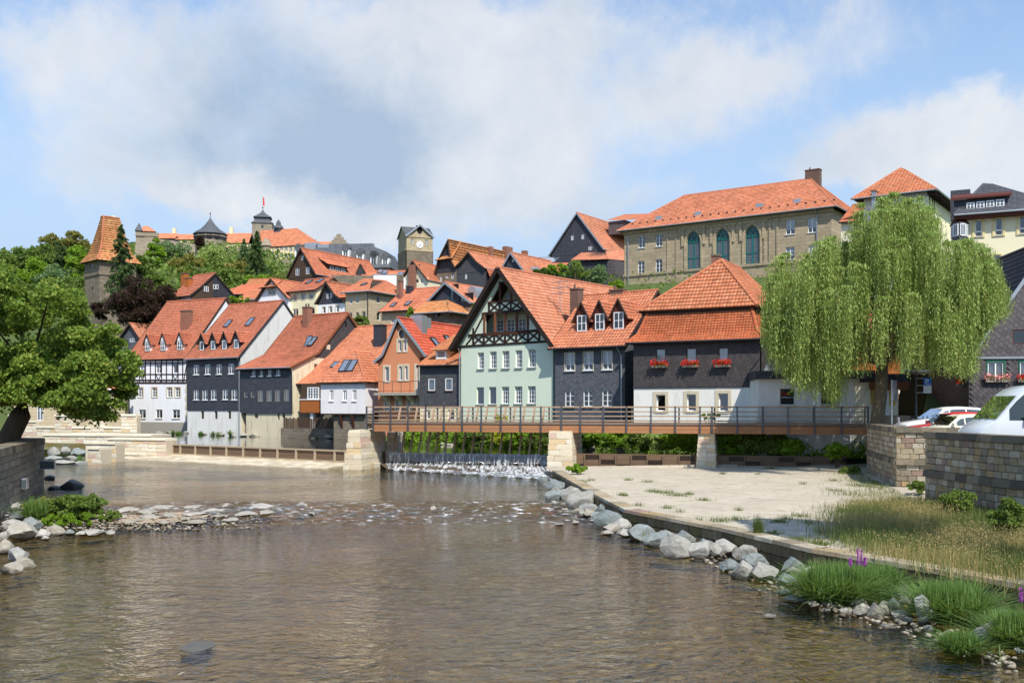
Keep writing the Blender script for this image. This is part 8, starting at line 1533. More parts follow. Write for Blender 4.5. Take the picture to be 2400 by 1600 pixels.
# bank shrubs beyond the pool
BK = [(1120, 1008, 1046, 55, 74, 'leaf_mid'), (1185, 1006, 1048, 75, 73, 'leaf_yellow'), (1215, 1010, 1050, 70, 72, 'leaf_bright'), (1262, 1012, 1052, 60, 70.5, 'leaf_mid'), (1080, 1014, 1046, 50, 76, 'leaf_bright'), (1365, 1010, 1058, 55, 67.5, 'leaf_mid'), (1410, 1008, 1058, 60, 66.5, 'leaf_bright'), (1455, 1008, 1060, 60, 65, 'leaf_dark'), (1500, 1008, 1062, 60, 64, 'leaf_mid'), (1545, 1010, 1063, 60, 62.5, 'leaf_olive'), (1590, 1008, 1064, 60, 61.5, 'leaf_bright'), (1625, 1010, 1066, 50, 60.5, 'leaf_dark'), (1710, 1012, 1074, 60, 59.5, 'leaf_dark'), (1755, 1014, 1076, 55, 59, 'leaf_mid'), (1800, 1016, 1076, 60, 58.5, 'leaf_mid'), (1845, 1020, 1078, 60, 58, 'leaf_bright'), (1025, 1018, 1042, 40, 78, 'leaf_mid'), (975, 1020, 1040, 40, 80, 'leaf_bright')]
for i, (px, yt, yb, w, D, mat) in enumerate(BK): broad_tree('bank_shrub', ('yellow-leaved' if mat == 'leaf_yellow' else 'green') + ' shrub on the pool bank under the footbridge, %s counted from the willow' % ordinal(len(BK) - i), px, yt - 14, yb + 5, w * 1.5, D, mat.replace('dark', 'bright').replace('olive', 'willow'), n=4200, leaf=.085, seed=i, group='shrubs on the pool bank', cat='shrub', trunk=False, zb=.9, clumps=20)
broad_tree('balsam_plant', 'tall leafy balsam plant in front of the bridge abutment', 1960, 1028, 1084, 58, 54.5, 'leaf_bright', n=2600, leaf=.075, cat='plant', zb=.5, clumps=22); broad_tree('yellow_bush', 'thin yellow-leaved sapling behind the footbridge railing by the green house', 1170, 968, 1000, 45, 68, 'leaf_yellow', n=350, leaf=.07, cat='shrub', zb=2.2)
broad_tree('ivy_hedge', 'dense dark green hedge beside the yellow house and street lamp', 2192, 872, 948, 66, 74, 'leaf_dark', n=5000, leaf=.12, cat='hedge', clumps=36, zb=2.6); broad_tree('leafy_plant', 'lush yellow green plant sprouting at the square pier', 1353, 1086, 1112, 54, 52, 'leaf_bright', n=900, leaf=.09, cat='plant', zb=.5, trunk=False); broad_tree('house_plant', 'thin flowering weed growing in front of the mansard house', 1667, 965, 985, 50, 60.5, 'leaf_mid', n=400, leaf=.07, cat='plant', zb=2.4)
# grass: blades
def blades(pts, hmin, hmax, width, lean=.35, seg=3, curve=.5):
 n = len(pts); pts = np.asarray(pts, float); a = rng.uniform(0, 6.283, n); L = rng.uniform(hmin, hmax, n); le = rng.normal(0, lean, n); dx, dy = np.cos(a), np.sin(a); V = np.empty((n, 2 * seg + 1, 3))
 for s in range(seg + 1):
  f = s / seg; c = pts + np.c_[dx * L * (le * f + np.abs(le) * curve * f * f), dy * L * (le * f + np.abs(le) * curve * f * f), L * (f - np.abs(le) * .35 * f * f)]; w = width * (1 - f) * L ** .3
  if s < seg: V[:, 2 * s] = c + np.c_[-dy * w, dx * w, 0 * w]; V[:, 2 * s + 1] = c - np.c_[-dy * w, dx * w, 0 * w]
  else: V[:, 2 * seg] = c
 base = np.arange(n)[:, None] * (2 * seg + 1); F = []
 for s in range(seg - 1): F.append(np.c_[base[:, 0] + 2 * s, base[:, 0] + 2 * s + 1, base[:, 0] + 2 * s + 3]); F.append(np.c_[base[:, 0] + 2 * s, base[:, 0] + 2 * s + 3, base[:, 0] + 2 * s + 2])
 F.append(np.c_[base[:, 0] + 2 * seg - 2, base[:, 0] + 2 * seg - 1, base[:, 0] + 2 * seg]); return V.reshape(-1, 3), np.vstack(F)
DRY = [(9.2, 21.8), (10.6, 19.3), (13, 15), (16.5, 15), (16.2, 27), (15.2, 33), (13.0, 35.5), (10.6, 30.5), (9.0, 26.5)]
dp = []; gp = []; wp = []
while len(dp) < 24000:
 x, y = rng.uniform(8, 17), rng.uniform(14.5, 36)
 if not in_poly(x + rng.normal() * .7, y + rng.normal() * 1.0, DRY): continue
 z = apron_z(x, y); k = math.sin(x * 1.3 + y * .7) + math.sin(y * 1.1 - x * .5) + rng.normal() * .6
 near_wall = x > 13.2 + (y < 24) * 1.2
 if near_wall or k < -.35: gp.append((x, y, z))
 else: dp.append((x, y, z))
 if rng.random() < .4: gp.append((x, y, z))
V, F = blades(dp, .15, .55, .007, .4); tag(obj('dry_grass', npmesh('dry_grass', V, F), 'blade_dry'), 'tall dry golden grass on the right bank', None, kind='stuff')
# seed heads
hp = np.array(dp)[rng.random(len(dp)) < .45]; hp = hp + np.c_[rng.normal(0, .07, len(hp)), rng.normal(0, .07, len(hp)), rng.uniform(.3, .6, len(hp))]; V, F = quads(np.repeat(hp, 2, 0) + rng.normal(size=(2 * len(hp), 3)) * .04, .016, 0, .5); tag(obj('grass_seed_heads', npmesh('grass_seed_heads', V, F), 'blade_dry'), 'feathery seed heads over the dry grass', None, kind='stuff')
V, F = blades(gp, .12, .55, .011, .5); tag(obj('green_weeds', npmesh('green_weeds', V, F), 'blade_weed'), 'green weeds along the foot of the car park wall', None, kind='stuff')
tp_ = []
def tuft(px, py, n, r, z=None):
 c = PG(px, py, AP)
 for _ in range(int(n * 1.6)): q = rng.normal(size=2) * r * .45; tp_.append((c.x + q[0], c.y + q[1] * 1.5, apron_z(c.x, c.y)))
for x, y, n, r in [(830, 520, 160, .6), (760, 515, 120, .45), (920, 550, 140, .5), (1010, 535, 80, .25), (1120, 575, 80, .3), (580, 440, 60, .3), (720, 450, 60, .35), (530, 540, 60, .2), (560, 545, 50, .15), (270, 455, 70, .35), (320, 440, 40, .25), (1250, 395, 70, .25), (1590, 370, 130, .4), (1060, 345, 160, .5), (1215, 345, 120, .3), (1450, 350, 60, .3), (1820, 470, 40, .2), (2030, 460, 60, .25), (860, 630, 60, .25), (1230, 720, 120, .45), (1350, 710, 80, .35), (1640, 740, 130, .3), (1700, 720, 60, .3), (1860, 750, 60, .3), (1800, 690, 80, .35), (2090, 665, 90, .3), (2110, 770, 80, .35), (1600, 805, 80, .3), (1800, 860, 180, .5), (1930, 890, 160, .3), (700, 830, 10, .1), (2000, 810, 120, .4), (2150, 560, 200, .9), (2230, 600, 160, .7), (2250, 500, 260, .9), (2150, 420, 200, .7), (2050, 520, 100, .5), (1900, 350, 120, .3), (2020, 345, 160, .5), (2100, 350, 200, .6), (650, 610, 40, .25), (945, 660, 30, .2), (1360, 655, 40, .15), (1500, 405, 30, .2), (1080, 715, 30, .15), (2200, 660, 160, .6), (2280, 720, 200, .7)]: tuft(*zp('N', x, y), n, r)
for _ in range(2600):
 f = rng.random(); y = 34 + f * 17; x = np.interp(y, (34, 41.9, 51), (14.2, 15.9, 17.6)) - abs(rng.normal(0, .8)); tp_.append((x, y, apron_z(x, y)))
for _ in range(1400):
 k = rng.integers(1, len(EDGE) - 1); a, q = Vector(EDGE[k]), Vector(EDGE[k + 1]); p = a.lerp(q, rng.random()); tp_.append((p.x + abs(rng.normal(0, .25)), p.y, AP))
V, F = blades(tp_, .05, .2, .014, .7, 2); tag(obj('apron_grass', npmesh('apron_grass', V, F), 'blade_weed'), 'scattered grass tufts growing in the apron joints', None, kind='stuff')
def clump(name, label, px, py, w, h, z=0.0, n=2600, mat='blade_green', cat='plant', lean=.62, wid=.021):
 D = (EYE - z) * FPX / (py - HY); c = P(px, py, D); s = D / FPX; t = thing(name, label, cat, (c.x, c.y, z)); a = rng.uniform(0, 6.283, n); r = np.sqrt(rng.random(n)) * w * s * .42; pts = np.c_[np.cos(a) * r, np.sin(a) * r * .7 + w * s * .25, np.zeros(n)]; V, F = blades(pts, h * s * .55, h * s * 1.05, wid, lean, 4, .9); obj('leaves', npmesh('leaves', V, F), mat, t)
 m = MB(); m.lathe([(w * s * .2, 0), (w * s * .1, .06)], 10, (0, w * s * .25)); m.build('root_mound', 'earth', t); return t
clump('reed_clump', 'large bright green reed clump with purple loosestrife behind it', *zp('Q', 900, 905), 150, 108, n=4200); clump('reed_clump', 'second part of the large reed clump leaning towards the river wall', *zp('Q', 1230, 850), 110, 88, n=2600); clump('reed_clump', 'large green reed clump spilling into the water near the lower right corner', *zp('Q', 1850, 1060), 160, 110, n=4200); clump('reed_clump', 'drooping pale reed tuft hanging into the water in front of the right clump', *zp('Q', 1880, 1290), 90, 60, n=1600, lean=.8); clump('reed_clump', 'reed clump cut by the right picture edge', *zp('Q', 2320, 1250), 100, 100, n=2400); clump('reed_clump', 'slim upright reeds against the mossy river wall', *zp('Q', 1590, 780), 40, 70, n=160, lean=.15); clump('reed_clump', 'green reed fringe between the two large reed clumps', *zp('Q', 1480, 780), 60, 60, n=500)
# loosestrife spikes
for i, (x, y, hgt, lab) in enumerate([(1042, 580, 125, 'tallest purple loosestrife spike above the reeds'), (1070, 585, 120, 'purple loosestrife spike just right of the tallest one'), (1098, 590, 70, 'short purple loosestrife spike at the right of its group'), (985, 590, 60, 'short purple loosestrife spike at the left of its group'), (2330, 870, 110, 'purple loosestrife spike at the right picture edge')]):
 px, py = zp('Q', x, y); D = 20.2 if i < 4 else 17.0; c = P(px, py, D); H = hgt / 3.36 * D / FPX; t = thing('loosestrife', lab, 'flower', (c.x, c.y, .3), 0, 'purple loosestrife'); z0 = c.z - .3; MB().tube([(0, 0, 0), (0, 0, z0 + H)], .008, 5).build('stem', 'leaf_mid', t); q = np.c_[rng.normal(0, .016, 260), rng.normal(0, .016, 260), z0 + rng.random(260) * H]; V, F = quads(q, .011); obj('blossom', npmesh('blossom', V, F), 'violet_flower', t)
# left island of greenery
broad_tree('waterside_bush', 'dense green bush on the gravel bank by the left wall', *(zp('O', 560, 0)[0], zp('O', 0, 850)[1], zp('O', 0, 1095)[1]), 150, 35.5, 'leaf_mid', n=9000, leaf=.06, cat='shrub', clumps=60, zb=.05, trunk=False); broad_tree('waterside_bush', 'reddish green weedy bush left of the dense bush', zp('O', 330, 0)[0], zp('O', 0, 880)[1], zp('O', 0, 1050)[1], 110, 36.5, 'leaf_olive', n=5000, leaf=.055, cat='shrub', clumps=44, zb=.05, trunk=False); broad_tree('waterside_bush', 'low bright green foliage along the front of the gravel bank', zp('O', 520, 0)[0], zp('O', 0, 1000)[1], zp('O', 0, 1112)[1], 150, 34.3, 'leaf_bright', n=6500, leaf=.045, cat='shrub', clumps=44, zb=.05, trunk=False); broad_tree('waterside_bush', 'small leafy bush at the ford end of the gravel bank', zp('O', 810, 0)[0], zp('O', 0, 985)[1], zp('O', 0, 1085)[1], 60, 35, 'leaf_mid', n=2000, leaf=.045, cat='shrub', clumps=20, zb=.05, trunk=False)
clump('grass_tuft', 'spiky green grass at the left end of the gravel bank', *zp('O', 260, 1060), 80, 60, n=900, z=.05); clump('grass_tuft', 'grass tuft growing from the rocks before the terrace', *zp('O', 580, 640), 16, 22, n=160, z=.2)
for i, (x, y, w, hh) in enumerate([(755, 205, 20, 50), (800, 205, 60, 40), (1085, 212, 20, 45), (1130, 214, 50, 40), (1225, 215, 14, 60), (1425, 220, 40, 40), (1580, 222, 30, 60), (1755, 225, 40, 45), (1825, 230, 40, 40), (1880, 232, 30, 45), (1955, 235, 30, 40), (2130, 238, 30, 40), (980, 208, 40, 40)]): clump('shore_grass', 'green grass tuft at the waterline below the far houses, %s towards the weir pier' % ordinal(i + 1), *zp('U', x, y), w / 3.51, hh / 3.51, z=POOL, n=200, wid=.03)
clump('mullein_weed', 'tall pale seeding weed against the car park wall', *zp('L', 1075, 1500), 26, 66, z=.55, n=260, mat='blade_dry', lean=.22, wid=.02); clump('apron_weed', 'tall thin weed at the edge of the concrete apron', *zp('N', 1505, 830), 26, 58, z=.55, n=170, mat='blade_weed', lean=.22, wid=.014)
broad_tree('wall_shrub', 'leafy weeds at the foot of the sandstone parapet corner', 2150, 1125, 1160, 60, 38.5, 'leaf_mid', n=2500, leaf=.05, cat='shrub', clumps=24, zb=.5, trunk=False); broad_tree('wall_shrub', 'tall dark weeds below the car park wall', 2250, 1140, 1215, 90, 30.5, 'leaf_mid', n=3500, leaf=.045, cat='shrub', clumps=30, zb=.5, trunk=False); broad_tree('wall_shrub', 'green weeds with pink blossom below the car park wall at right', 2360, 1165, 1270, 90, 25, 'leaf_mid', n=3500, leaf=.04, cat='shrub', clumps=30, zb=.5, trunk=False); broad_tree('wall_shrub', 'green growth between bridge end and parapet corner', 1990, 1085, 1125, 60, 50, 'leaf_mid', n=2500, leaf=.06, cat='shrub', clumps=24, zb=.5, trunk=False)
# ------------------------------------------------------------------ car park, street and right-hand houses
plain('asphalt', (.06, .06, .06), .9, .2, 3); plain('blue_sign', (.01, .17, .62), .4, .04); plain('sign_red', (.6, .02, .02), .5, .05); plain('sign_yellow', (.75, .5, .03), .5, .05); plain('sign_green', (.02, .35, .06), .5, .05); plain('lamp_glass', (.62, .58, .48), .3, .05); plain('shop_lit_yellow', (.62, .42, .10), .6, .12); plain('rubber', (.015, .015, .016), .7, .1)
def paint(name, col): b = NB(name); b.b.inputs['Coat Weight'].default_value = .8; b.b.inputs['Coat Roughness'].default_value = .04; return b.fin(col, .35, .5)
for n_, c_ in (('paint_white', (.80, .81, .82)), ('paint_red', (.62, .012, .02)), ('paint_cream', (.78, .74, .60)), ('paint_black', (.012, .013, .016)), ('paint_silver', (.62, .66, .70))): paint(n_, c_)
GZ = 2.42
park = [(16.6, 24), (15.6, 31), (15.5, 34.6), (16.9, 37), (18.2, 41.9), (18.5, 50.5), (21, 57), (23, 62), (62, 62), (62, 24)]
m = MB(); n = len(park); m.v = [(x, y, -1) for x, y in park] + [(x, y, GZ) for x, y in park]; m.f = [tuple(range(n, 2 * n))] + [(i, (i + 1) % n, n + (i + 1) % n, n + i) for i in range(n)]; tag(m.build('car_park', 'asphalt'), 'asphalt car park above the wall', None, kind='structure')
# dark slate gable house at the right edge
h = gable_house('diamond_slate_house', 'dark gable house clad in diamond slates with green-framed windows at right edge', 'X', 2271, 2650, [(2258, 852), (2462, 560), (2668, 852)], 58, .12, 11, 'slate_tiles', 'slate_right', 'slate_right', split=(2400, 838), wins=W_('L', [(1250, 105, 1390, 275), (1532, 105, 1670, 275)], cols=2, rows=1, cur='full', rec=.05, surround='green_frame', sw=.08), gwins=W_('K', [(1745, 930, 1835, 1025)], cols=1, rows=1, frame='board_red', rec=.05, cur='none'), verge='zinc')
zs = h.z('front', 'X', 2400, 838); MB().box(0, -.1, zs - .06, h.W, -.035, zs + .06).build('ledge_board', 'zinc', h.e); sm = None
for r_ in range(27):
 for c_ in range(13):
  w = .30; x = .18 + c_ * w + (w / 2 if r_ % 2 else 0); z = .9 + r_ * .15 + GZ - h.z0 - .5; pl, pa = h.pr[0], h.pr[1]; lim = pl[0] + (z + .3 - pl[1]) / (pa[1] - pl[1]) * (pa[0] - pl[0]) if z + .3 > pl[1] else 0
  if x - .15 < max(0, lim) or abs(z - zs) < .22: continue
  if any(q[0] - .25 < x < q[2] + .25 and q[1] - .3 < z < q[3] + .3 for q in (h.rect('front', zr('L', 1250, 105, 1390, 275)), h.rect('front', zr('K', 1745, 930, 1835, 1025)), h.rect('front', zr('L', 1532, 105, 1670, 275)))): continue
  if sm is None: sm = MB().hull8([(0, .0, -.17), (.15, .0, 0), (0, .0, .17), (-.15, .0, 0), (0, -.03, -.165), (.145, -.022, 0), (0, -.008, .165), (-.145, -.022, 0)]).mesh('slate'); sm.materials.append(MATS['each_slate'] if 'each_slate' in MATS else each('each_slate', [(.07, .063, .07), (.095, .084, .09), (.055, .05, .056), (.08, .073, .077)], rough=.55, var=.2, dirt=.2))
  o = bpy.data.objects.new('slate', sm); o.parent = h.e; o.location = (x, -.035, z); C.objects.link(o)
def basket(name, label, p, rz, w, mat, n=150):
 t = thing(name, label, 'flower box', p, rz, 'flower boxes'); MB().box(-w / 2, -.1, 0, w / 2, .1, .16, -.02).build('box', 'frame_grey', t); q = np.c_[rng.uniform(-w / 2 - .05, w / 2 + .05, n), rng.normal(-.05, .09, n), rng.uniform(.08, .4, n)]; V, F = quads(q, .06); obj('foliage', npmesh('foliage', V, F), 'leaf_bright', t); q = np.c_[rng.uniform(-w / 2 - .08, w / 2 + .08, n * 2), rng.normal(-.1, .1, n * 2), rng.normal(.3, .1, n * 2)]; V, F = quads(q, .055); obj('blossom', npmesh('blossom', V, F), mat, t)
for p, rz, w, mat, lab in FLOWERBOXES: basket('flower_box', lab, p, rz, w, mat)
for r, mat, lab in (((1250, 105, 1390, 275), 'pink_flower', 'flower box with pink geraniums on the diamond slate house'), ((1532, 105, 1670, 275), 'red_flower', 'flower box with red blooms at the right picture edge')):
 q = h.rect('front', zr('L', *r)); basket('flower_box', lab, h.o + h.u * ((q[0] + q[2]) / 2) - h.v * .2 + Vector((0, 0, q[1] - .05)), -h.th, q[2] - q[0] + .4, mat)
basket('hanging_basket', 'round hanging basket of red flowers on the yellow house', P(*zp('L', 1012, 315), 60), 0, .5, 'red_flower')
h = gable_house('yellow_house', 'narrow yellow house wall between the hedge and the diamond slate house', 'L', 912, 1085, [(870, 200), (1000, 90), (1130, 200)], 64, .5, 8, 'tile_brown', 'yellow_plaster', 'yellow_plaster', split=(990, 215), wins=W_('L', [(943, 225, 953, 365), (960, 225, 968, 350)], cols=1, rows=1, frame='yellow_plaster'))
h = side_house('timbered_barn', 'small white barn with brown cross boards and slate roof behind the street lamp', 'L', (470, 300), (640, 310), (720, 195), 63, .2, 'slate_tiles', 'white_paint', back=6)
for y in (303, 395, 518): h.beam('L', 480, y, 640, y - 6, .14, 'board_brown')
for x in range(485, 640, 14): h.beam('L', x, 310, x, 515, .02, 'frame_grey', .012)
h = House('shop_porch', 'shop entrance with windows coloured as if lit yellow under a carved brown canopy behind the willow trunk', zp('L', 135, 0)[0], zp('L', 480, 0)[0], 59, .1, 1.5, cat='building'); h.dep = 5; zt = h.z('front', 'L', 300, 285); MB().box(0, .3, 0, h.W, h.dep, zt).build('wall', 'cream_light', h.e); MB().box(-.2, -.8, zt, h.W + .4, h.dep, zt + .5).build('canopy', 'slate_dark', h.e)
for i in range(28): x = h.W * i / 28 + .3; MB().box(x, -.86, zt - .42 - .05 * (i % 2), x + h.W / 28 - .015, -.82, zt + .02).build('canopy_board', 'beam_warm', h.e)
for a, c in ((212, 270), (345, 372), (384, 440)): q = h.rect('front', zr('L', a, 310, c, 480), -.3); MB().box(q[0], .2, q[1], q[2], .297, q[3]).build('shop_window', 'shop_lit_yellow', h.e)  # plain yellow colour stands in for light from inside the shop
for x in (205, 375): a_ = h.a('front', 'L', x, 400); MB().box(a_ - .1, .1, 0, a_ + .1, .295, zt).build('door_post', 'white_paint', h.e)
q = h.rect('front', zr('L', 138, 355, 195, 440), -.3); MB().box(q[0], .26, q[1], q[2], .298, q[3]).build('notice_case', 'frame_grey', h.e)
h = House('brown_back_house', 'brown boarded house glimpsed through the willow strands', 1990, 2110, 66, .2, 2, cat='house'); h.dep = 6; h.band('front', 0, h.W, 0, 6.2, 'board_orange'); h.box_back(6.2, 'board_orange'); hip_roof(h, 6.2, (h.W / 2, 3, 9), (h.W / 2 + .5, 3, 9), 'tile_red')
tag(MB().box(20.4, 54.6, 2.2, 22.2, 56.0, 3.6, .25).build('stone_block', 'castle_stone'), 'weathered stone block at the right end of the footbridge', 'block')
t = thing('street_wall', 'low pale wall with mossy coping behind the parked white car', 'wall', (22.3, 55.5, GZ)); MB().box(0, 0, 0, 7, .4, 1.0).build('wall', 'cream_light', t); MB().box(-.05, -.06, 1.0, 7, .46, 1.14).build('coping', 'cap_stone', t)
# street lamp with parking sign
def text(s, size, mat, parent, loc, name='letter'):
 cu = bpy.data.curves.new(name, 'FONT'); cu.body = s; cu.size = size; cu.extrude = .004; cu.align_x = 'CENTER'; cu.materials.append(MATS[mat]); o = bpy.data.objects.new(name, cu); o.location = loc; me = bpy.data.meshes.new_from_object(o); o = bpy.data.objects.new(name, me); o.location = loc; o.rotation_euler = (R(90), 0, 0); return link(o, parent)
lp = P(2147, 900, 56); t = thing('street_lamp', 'old style street lamp post carrying the blue parking sign', 'street lamp', (lp.x, 56, GZ)); zl = P(2147, 867, 56).z - GZ; zt = P(2147, 842, 56).z - GZ
MB().lathe([(.12, 0), (.12, .5), (.07, .6), (.06, 1.9), (.05, 2.0), (.045, zl - .35), (.08, zl - .3), (.04, zl - .2), (.07, zl)], 12).build('post', 'post_metal', t, True); MB().lathe([(.13, zl), (.26, zl + .36)], 6).build('lantern', 'lamp_glass', t); MB().lathe([(.29, zl + .36), (.28, zl + .42), (.1, zl + .55), (.03, zt + .1), (0, zt + .16)], 6).build('lantern_roof', 'post_metal', t)
for k in range(6): a = k * math.pi / 3; MB().bar((.13 * math.cos(a), .13 * math.sin(a), zl), (.265 * math.cos(a), .265 * math.sin(a), zl + .37), .02).build('lantern_bar', 'post_metal', t)
s0 = P(2174, 900, 55.9); zs0 = P(2174, 903, 55.9).z; zs1 = P(2174, 885, 55.9).z; zs2 = P(2174, 921, 55.9).z; ts = thing('parking_sign', 'blue parking sign with white P and arrow above a white plate', 'sign', (s0.x, 55.9, zs2)); w = .22
for z in (zs1 - .03, zs0, zs2 + .03): MB().bar((lp.x - s0.x, .1, z - zs2), (-w, .02, z - zs2), .025).build('bracket', 'white_paint', ts)
MB().box(-w, 0, zs0 - zs2, w, .02, zs1 - zs2).build('blue_plate', 'blue_sign', ts); MB().box(-w, 0, 0, w, .02, zs0 - zs2 - .01).build('white_plate', 'white_paint', ts); text('P', .42, 'white_paint', ts, (-.04, -.008, zs0 - zs2 + .07)); MB().box(.02, -.012, zs0 - zs2 + .06, .16, -.002, zs0 - zs2 + .09).face([(.02, -.01, zs0 - zs2 + .03), (.02, -.01, zs0 - zs2 + .12), (-.05, -.01, zs0 - zs2 + .075)]).build('arrow', 'white_paint', ts)
for k in range(4): MB().box(-w * .8, -.006, .1 + k * .07, w * .8, -.001, .112 + k * .07).build('print_line', 'curtain_grey', ts)
p = P(2090, 890, 50); t = thing('road_sign', 'back of a narrow grey road sign on a pale pole beside the willow', 'sign', (p.x, 50, GZ)); MB().tube([(0, 0, 0), (0, 0, p.z - GZ)], .04, 8).build('pole', 'zinc', t); MB().box(.05, -.02, p.z - GZ - 1.05, .26, .02, p.z - GZ - .02).build('plate', 'post_metal', t)
t = thing('bollard', 'grey metal bollard in front of the white car', 'bollard', (*pd(2106, 47), GZ)); MB().tube([(0, 0, 0), (0, 0, 1.1)], .05, 10).build('post', 'zinc', t); MB().lathe([(.055, 1.1), (.05, 1.15), (0, 1.17)], 10).build('cap', 'zinc', t)
for p, rz, w, hh, lab, hs_ in SHOPSIGNS:
 t = thing('shop_sign', lab, 'sign', p, rz, 'shop signs'); MB().box(-w / 2 + .06, .06, .06, w / 2 - .06, .09, hh - .06).build('plate', 'black_paint', t); z = hh - .42
 text('Toni', .27, 'sign_red', t, (-w * .2, .05, z)); text('&', .3, 'sign_yellow', t, (w * .1, .05, z)); text('Co', .27, 'sign_green', t, (w * .29, .05, z)); text('Bar-Restaurant', .11, 'white_paint', t, (0, .05, z - .17))
# ------------------------------------------------------------------ parked cars, noses to the river
def car(name, label, px, D, pnt, L=4.4, H=1.5, Wd=1.75, rz=0.0, van=False, cat='car', glass='car_glass'):
 x0 = (px - CX) * D / FPX; t = thing(name, label, cat, (x0, D, GZ), rz)
 st = [(0, .26), (.01, .31), (.04, .37), (.11, .46), (.27, .84), (.33, .93), (.4, .98), (.5, 1), (.999, 1), (1.0, .5)] if van else [(0, .36), (.012, .46), (.06, .53), (.15, .58), (.27, .63), (.41, .94), (.5, .99), (.62, 1), (.78, .975), (.9, .9), (.985, .64), (1.0, .45)]
 belt = .45 * H if van else .615 * H; ib = 3 if van else 4; f = np.linspace(0, 1, 40); xs_ = sorted(set([s[0] for s in st] + list(f))); zt = lambda q: float(np.interp(q, [s[0] for s in st], [s[1] for s in st])) * H
 hw = lambda q: Wd / 2 * (1 - .16 * max(0, 1 - q / .12) ** 2 - .10 * max(0, (q - .9) / .1) ** 2); V = []; rows = 0
 for q in xs_:
  z = zt(q); w = hw(q); b_ = min(belt, z - .03); k = max(0, (z - b_) / (H - belt)); wr = w - (.06 if van else .2) * k
  V += [(q * L, s * y, zz) for s, ys in ((-1, ((w * .94, .22), (w, .4), (w, b_), (wr, z - .05), (wr - .1, z), (0, z + .025))),) for y, zz in ys] + [(q * L, y, zz) for y, zz in ((wr - .1, z), (wr, z - .05), (w, b_), (w, .4), (w * .94, .22))]
 n = 11; F = [(i * n + j, i * n + j + 1, (i + 1) * n + j + 1, (i + 1) * n + j) for i in range(len(xs_) - 1) for j in range(n - 1)]; me = npmesh('body', V, F, smooth=True)
 try: me.set_sharp_from_angle(angle=R(35))
 except Exception: pass
 obj('body', me, pnt, t); MB().face([V[j] for j in range(n)]).face([V[-n + j] for j in range(n)]).face([(0.02 * L, -Wd / 2 * .8, .23), (.98 * L, -Wd / 2 * .8, .23), (.98 * L, Wd / 2 * .8, .23), (.02 * L, Wd / 2 * .8, .23)]).build('end_panels', pnt, t)
 a, c = st[ib], st[ib + 1]; wa, wc = hw(a[0]) - .08, hw(c[0]) - (.14 if van else .27); e = .022
 def slope(fx): return (a[0] + (c[0] - a[0]) * fx) * L - e * .8, (a[1] + (c[1] - a[1]) * fx) * H + e
 p0, p1 = slope(.05), slope(.95); MB().face([(p0[0], -wa, p0[1]), (p0[0], wa, p0[1]), (p1[0], wc, p1[1]), (p1[0], -wc, p1[1])]).build('windscreen', glass, t); MB().face([(p0[0] + .03, -wa + .05, p0[1] - .03), (p0[0] + .03, wa - .05, p0[1] - .03), (p1[0] + .06, wc, p1[1] - .05), (p1[0] + .06, -wc, p1[1] - .05)]).build('reflection_sheet', 'curtain_grey', t)  # grey sheet behind the glass, painted in for reflected sky
 cuts = [(.20, .40), (.42, .55)] if van else [(.315, .45), (.465, .63), (.645, .78), (.795, .9)]
 for s in (-1, 1):
  for q0, q1 in cuts:
   lo_, hi_ = [], []
   for q in np.linspace(q0, q1, 5):
    z = zt(q); w = hw(q); k = max(0, (z - belt) / (H - belt)); wr = w - (.06 if van else .2) * k; zb_, zt_ = belt + .04, max(belt + .06, z - .11); g = lambda zz: w + (wr - w) * (zz - belt) / max(.05, z - .05 - belt); lo_.append((q * L, s * (g(zb_) + .008), zb_)); hi_.append((q * L, s * (g(zt_) + .008), zt_))
   MB().face(lo_ + hi_[::-1]).build('side_window', glass, t)
  MB().box(.30 * L, s * (hw(.3) + .02), belt + .0, .335 * L, s * (hw(.3) + .2), belt + .15).build('wing_mirror', 'paint_black' if van else pnt, t); zh = .40 * H if not van else .27 * H; MB().hull8([(.015 * L, s * hw(.03) * .55, zh - .02), (.09 * L, s * hw(.06) * 1.0, zh), (.10 * L, s * hw(.06) * .98, zh + .02), (.02 * L, s * hw(.03) * .5, zh + .0), (.02 * L, s * hw(.03) * .55, zh + .1), (.10 * L, s * hw(.06) * 1.0, zh + .13), (.11 * L, s * hw(.06) * .97, zh + .14), (.03 * L, s * hw(.03) * .5, zh + .12)]).build('headlight', 'lamp_glass', t)
  for q in (.17, .80): m = MB(); wh = MB().tube([(q * L, s * (Wd / 2 - .2), .31), (q * L, s * (Wd / 2 + .012), .31)], .31, 18).build('wheel', 'rubber', t); MB().tube([(q * L, s * (Wd / 2 + .013), .31), (q * L, s * (Wd / 2 + .022), .31)], .2, 12).build('rim', 'zinc', wh)
 for yo in (-.3, .15): MB().bar((p0[0] - .02, yo, p0[1] + .03), (p0[0] + .16, yo + .42, p0[1] + .12 if not van else p0[1] + .16), .025).build('wiper', 'black_paint', t)
 return t
car('parked_car', 'white estate car parked nose to the river behind the red car', 2108, 49, 'paint_white', 4.7, 1.66, rz=.06); car('parked_car', 'red hatchback squeezed between white and cream cars', 2132, 45.8, 'paint_red', 4.1, 1.42, rz=.04); car('parked_car', 'cream hatchback parked just behind the sandstone wall', 2146, 43.2, 'paint_cream', 3.9, 1.34, rz=.03); car('parked_car', 'black car half hidden behind the white estate car', 2165, 53, 'paint_black', 4.2, 1.5); car('parked_car', 'black estate with roof rails parked before the diamond slate house', 2222, 56, 'paint_black', 4.6, 1.62)
car('white_van', 'white delivery van with big windscreen at the right picture edge', 2268, 37.6, 'paint_silver', 5.4, 2.5, 1.95, .03, True, 'van')
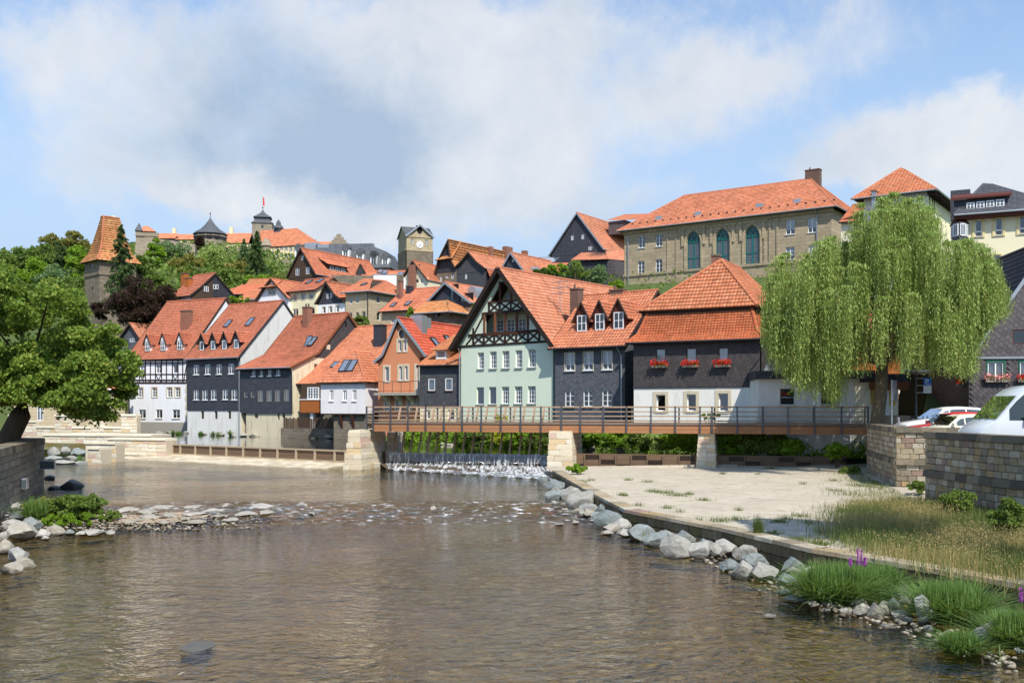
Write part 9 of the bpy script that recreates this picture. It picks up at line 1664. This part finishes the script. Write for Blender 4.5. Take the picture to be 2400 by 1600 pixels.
# tree beyond the right edge, whose shade falls on the apron
broad_tree('bank_tree', 'tree on the car park edge beyond the right picture side, seen by its shade', 1200 + 13.3 / 18 * FPX, 952 - 13 / 18 * FPX, 952 - 7 / 18 * FPX, 5.4 / 18 * FPX, 18, 'leaf_lime', n=9000, leaf=.14, zb=.5, clumps=30)
# ------------------------------------------------------------------ left background behind the lime tree
h = House('arched_stone_house', 'small sandstone house with arched window and orange roof behind the quay', 30, 293, 116, -.3, 1.0); h.dep = 5; q = h.rect('front', (246, 938, 258, 982)); ar = [(q[0], q[1]), (q[2], q[1]), (q[2], q[3])] + [((q[0] + q[2]) / 2 + (q[2] - q[0]) / 2 * math.cos(a * math.pi / 8), q[3] + (q[2] - q[0]) / 2 * math.sin(a * math.pi / 8)) for a in range(1, 8)] + [(q[0], q[3])]; ez = h.z('front', 'X', 270, 912); h.window('front', q, 0, cols=2, rows=3); w2 = h.rect('front', (87, 940, 101, 985)); h.window('front', w2, 0, cols=2, rows=2, cur='full')
h.wall('front', [(0, 0), (h.W, 0), (h.W, ez), (0, ez)], 'sand_light', 0, [ar, [(w2[0], w2[1]), (w2[2], w2[1]), (w2[2], w2[3]), (w2[0], w2[3])]]); h.box_back(ez, 'sand_light'); hip_roof(h, ez, (4, 2.5, ez + 2.2), (h.W - 3, 2.5, ez + 2.2), 'tile_bright'); cx_, cz_, r_ = (q[0] + q[2]) / 2, q[3], (q[2] - q[0]) / 2; MB().tube([(cx_ + (r_ + .25) * math.cos(a * math.pi / 8), -.03, cz_ + (r_ + .25) * math.sin(a * math.pi / 8)) for a in range(9)], .12, 6).build('arch_moulding', 'stone_surround', h.e)
h = House('cream_back_house', 'cream house with white windows half hidden behind the lime tree', 150, 297, 128, -.3, 1.5); h.dep = 8; ez = h.z('front', 'X', 290, 868); h.band('front', 0, h.W, 0, ez, 'cream_light', 0, [((279, 878, 290, 897), dict(cols=2, rows=1, cur='half')), ((240, 878, 252, 897), dict(cols=2, rows=1, cur='half'))]); h.box_back(ez, 'cream_light'); hip_roof(h, ez, (4, 4, ez + 2), (h.W - 4, 4, ez + 2), 'slate_tiles')
h = gable_house('grey_back_house', 'grey slate gable with red roof peeping between lime tree and white house', 'X', 270, 335, [(262, 822), (308, 758), (350, 822)], 128, .5, 9, 'tile_pink', 'slate_grey', 'slate_grey', gwins=[((304, 792, 315, 801), dict(cols=2, rows=1, cur='full', rec=.04))])
